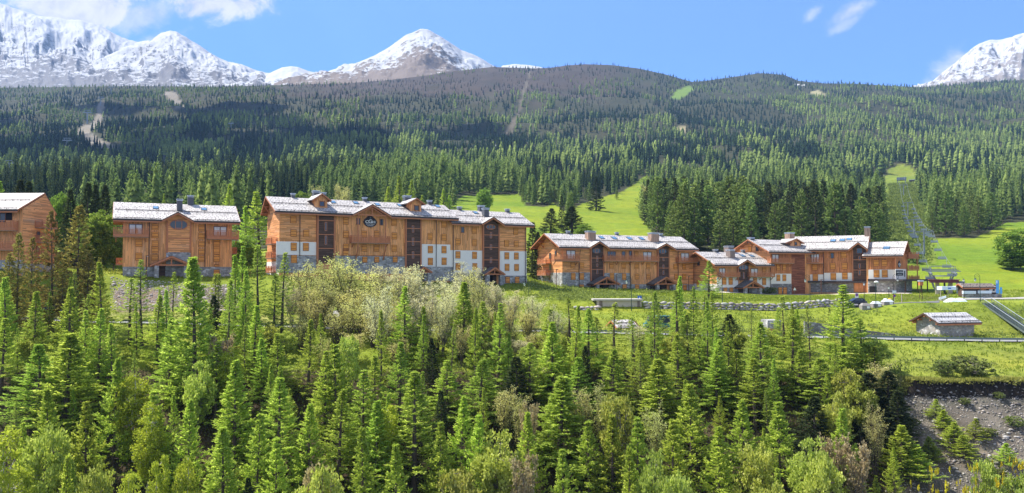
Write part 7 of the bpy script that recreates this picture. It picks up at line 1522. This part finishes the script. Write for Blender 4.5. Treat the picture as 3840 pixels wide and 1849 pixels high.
cards_stuff('lift_cut_undergrowth', X, Y, Z, r, 14, .9, .6, 1.0, .7, (.10, .14, .03), (.30, .36, .09), GRM, .8)
X, Y, Z, r = scatter(76, 5200, -200, 3380, 86, 117, lambda U, Y, X, r: r.random(len(U)) < 1)
cards_stuff('gully_undergrowth', X, Y, Z, r, 9, .34, .2, .5, .6, (.07, .09, .03), (.20, .24, .06), GRM, .8)
X, Y, Z, r = scatter(77, 1500, 3325, 4250, 111.9, 112.9, lambda U, Y, X, r: r.random(len(U)) < 1)
cards_stuff('turf_fringe_grass', X, Y - .15, Z, r, 7, .36, .12, .2, .9, (.24, .25, .05), (.46, .45, .12), GRM, .1)
# ------------------------------------------------------------------ labels of the plants
ORD = ['first', 'second', 'third', 'fourth', 'fifth', 'sixth', 'seventh', 'eighth', 'ninth', 'tenth', 'eleventh', 'twelfth', 'thirteenth', 'fourteenth', 'fifteenth', 'sixteenth', 'seventeenth', 'eighteenth', 'nineteenth', 'twentieth']
def nth(i):
    if i < 20: return ORD[i]
    n = i + 1; return '%d%s' % (n, 'th' if 10 < n % 100 < 14 else {1: 'st', 2: 'nd', 3: 'rd'}.get(n % 10, 'th'))
def place_phrase(u, Y):
    if Y > 236:
        a = 'behind the oval-window chalet' if u < 1000 else 'behind the long building' if u < 1930 else 'on the meadow behind the two-chimney chalet' if u < 2420 else 'behind the low lodge' if u < 2860 else 'behind the bent building' if u < 3420 else 'above the sunny ski meadow'
        return a
    if Y > 172: return 'beside the open-gable chalet' if u < 420 else 'beside the oval-window chalet' if u < 1010 else 'beside the long building' if u < 2080 else 'on the lawn by the low lodge' if u < 3300 else 'on the sunny ski meadow'
    row = 'on the road edge' if Y > 122 else 'high on the slope' if Y > 109 else 'low on the slope' if Y > 98 else 'in the gully'
    if u > 3300: row = 'on the scree' if Y < 111.5 else 'on the grass above the scree'; return row
    a = 'open-gable chalet' if u < 420 else 'oval-window chalet' if u < 930 else 'long building' if u < 1700 else 'white-walled end' if u < 2060 else 'two-chimney chalet' if u < 2640 else 'low lodge' if u < 2930 else 'parked car'
    return row + ' below the ' + a
grp = {}
for r, kind, p, ex in PLANTS:
    u, v = projn(p.x, p.y, p.z); ph, cat, g = PHR[kind]
    if ex == 'mid': ph = {'spruce': 'tall dark spruce', 'larch': 'tall light-green larch'}[kind]; g = 'hillside trees behind the chalets'
    elif ex != 'fill' and p.y < 140 and kind in ('larch', 'thin_larch'): pass
    key = ph + ' ' + place_phrase(u, p.y); grp.setdefault(key, []).append((u, r, cat, g))
for key, it in grp.items():
    it.sort(key=lambda q: q[0])
    for i, (u, r, cat, g) in enumerate(it):
        lab = key if len(it) == 1 else '%s, %s from the left' % (key, nth(i)); tag(r, lab, cat, g)
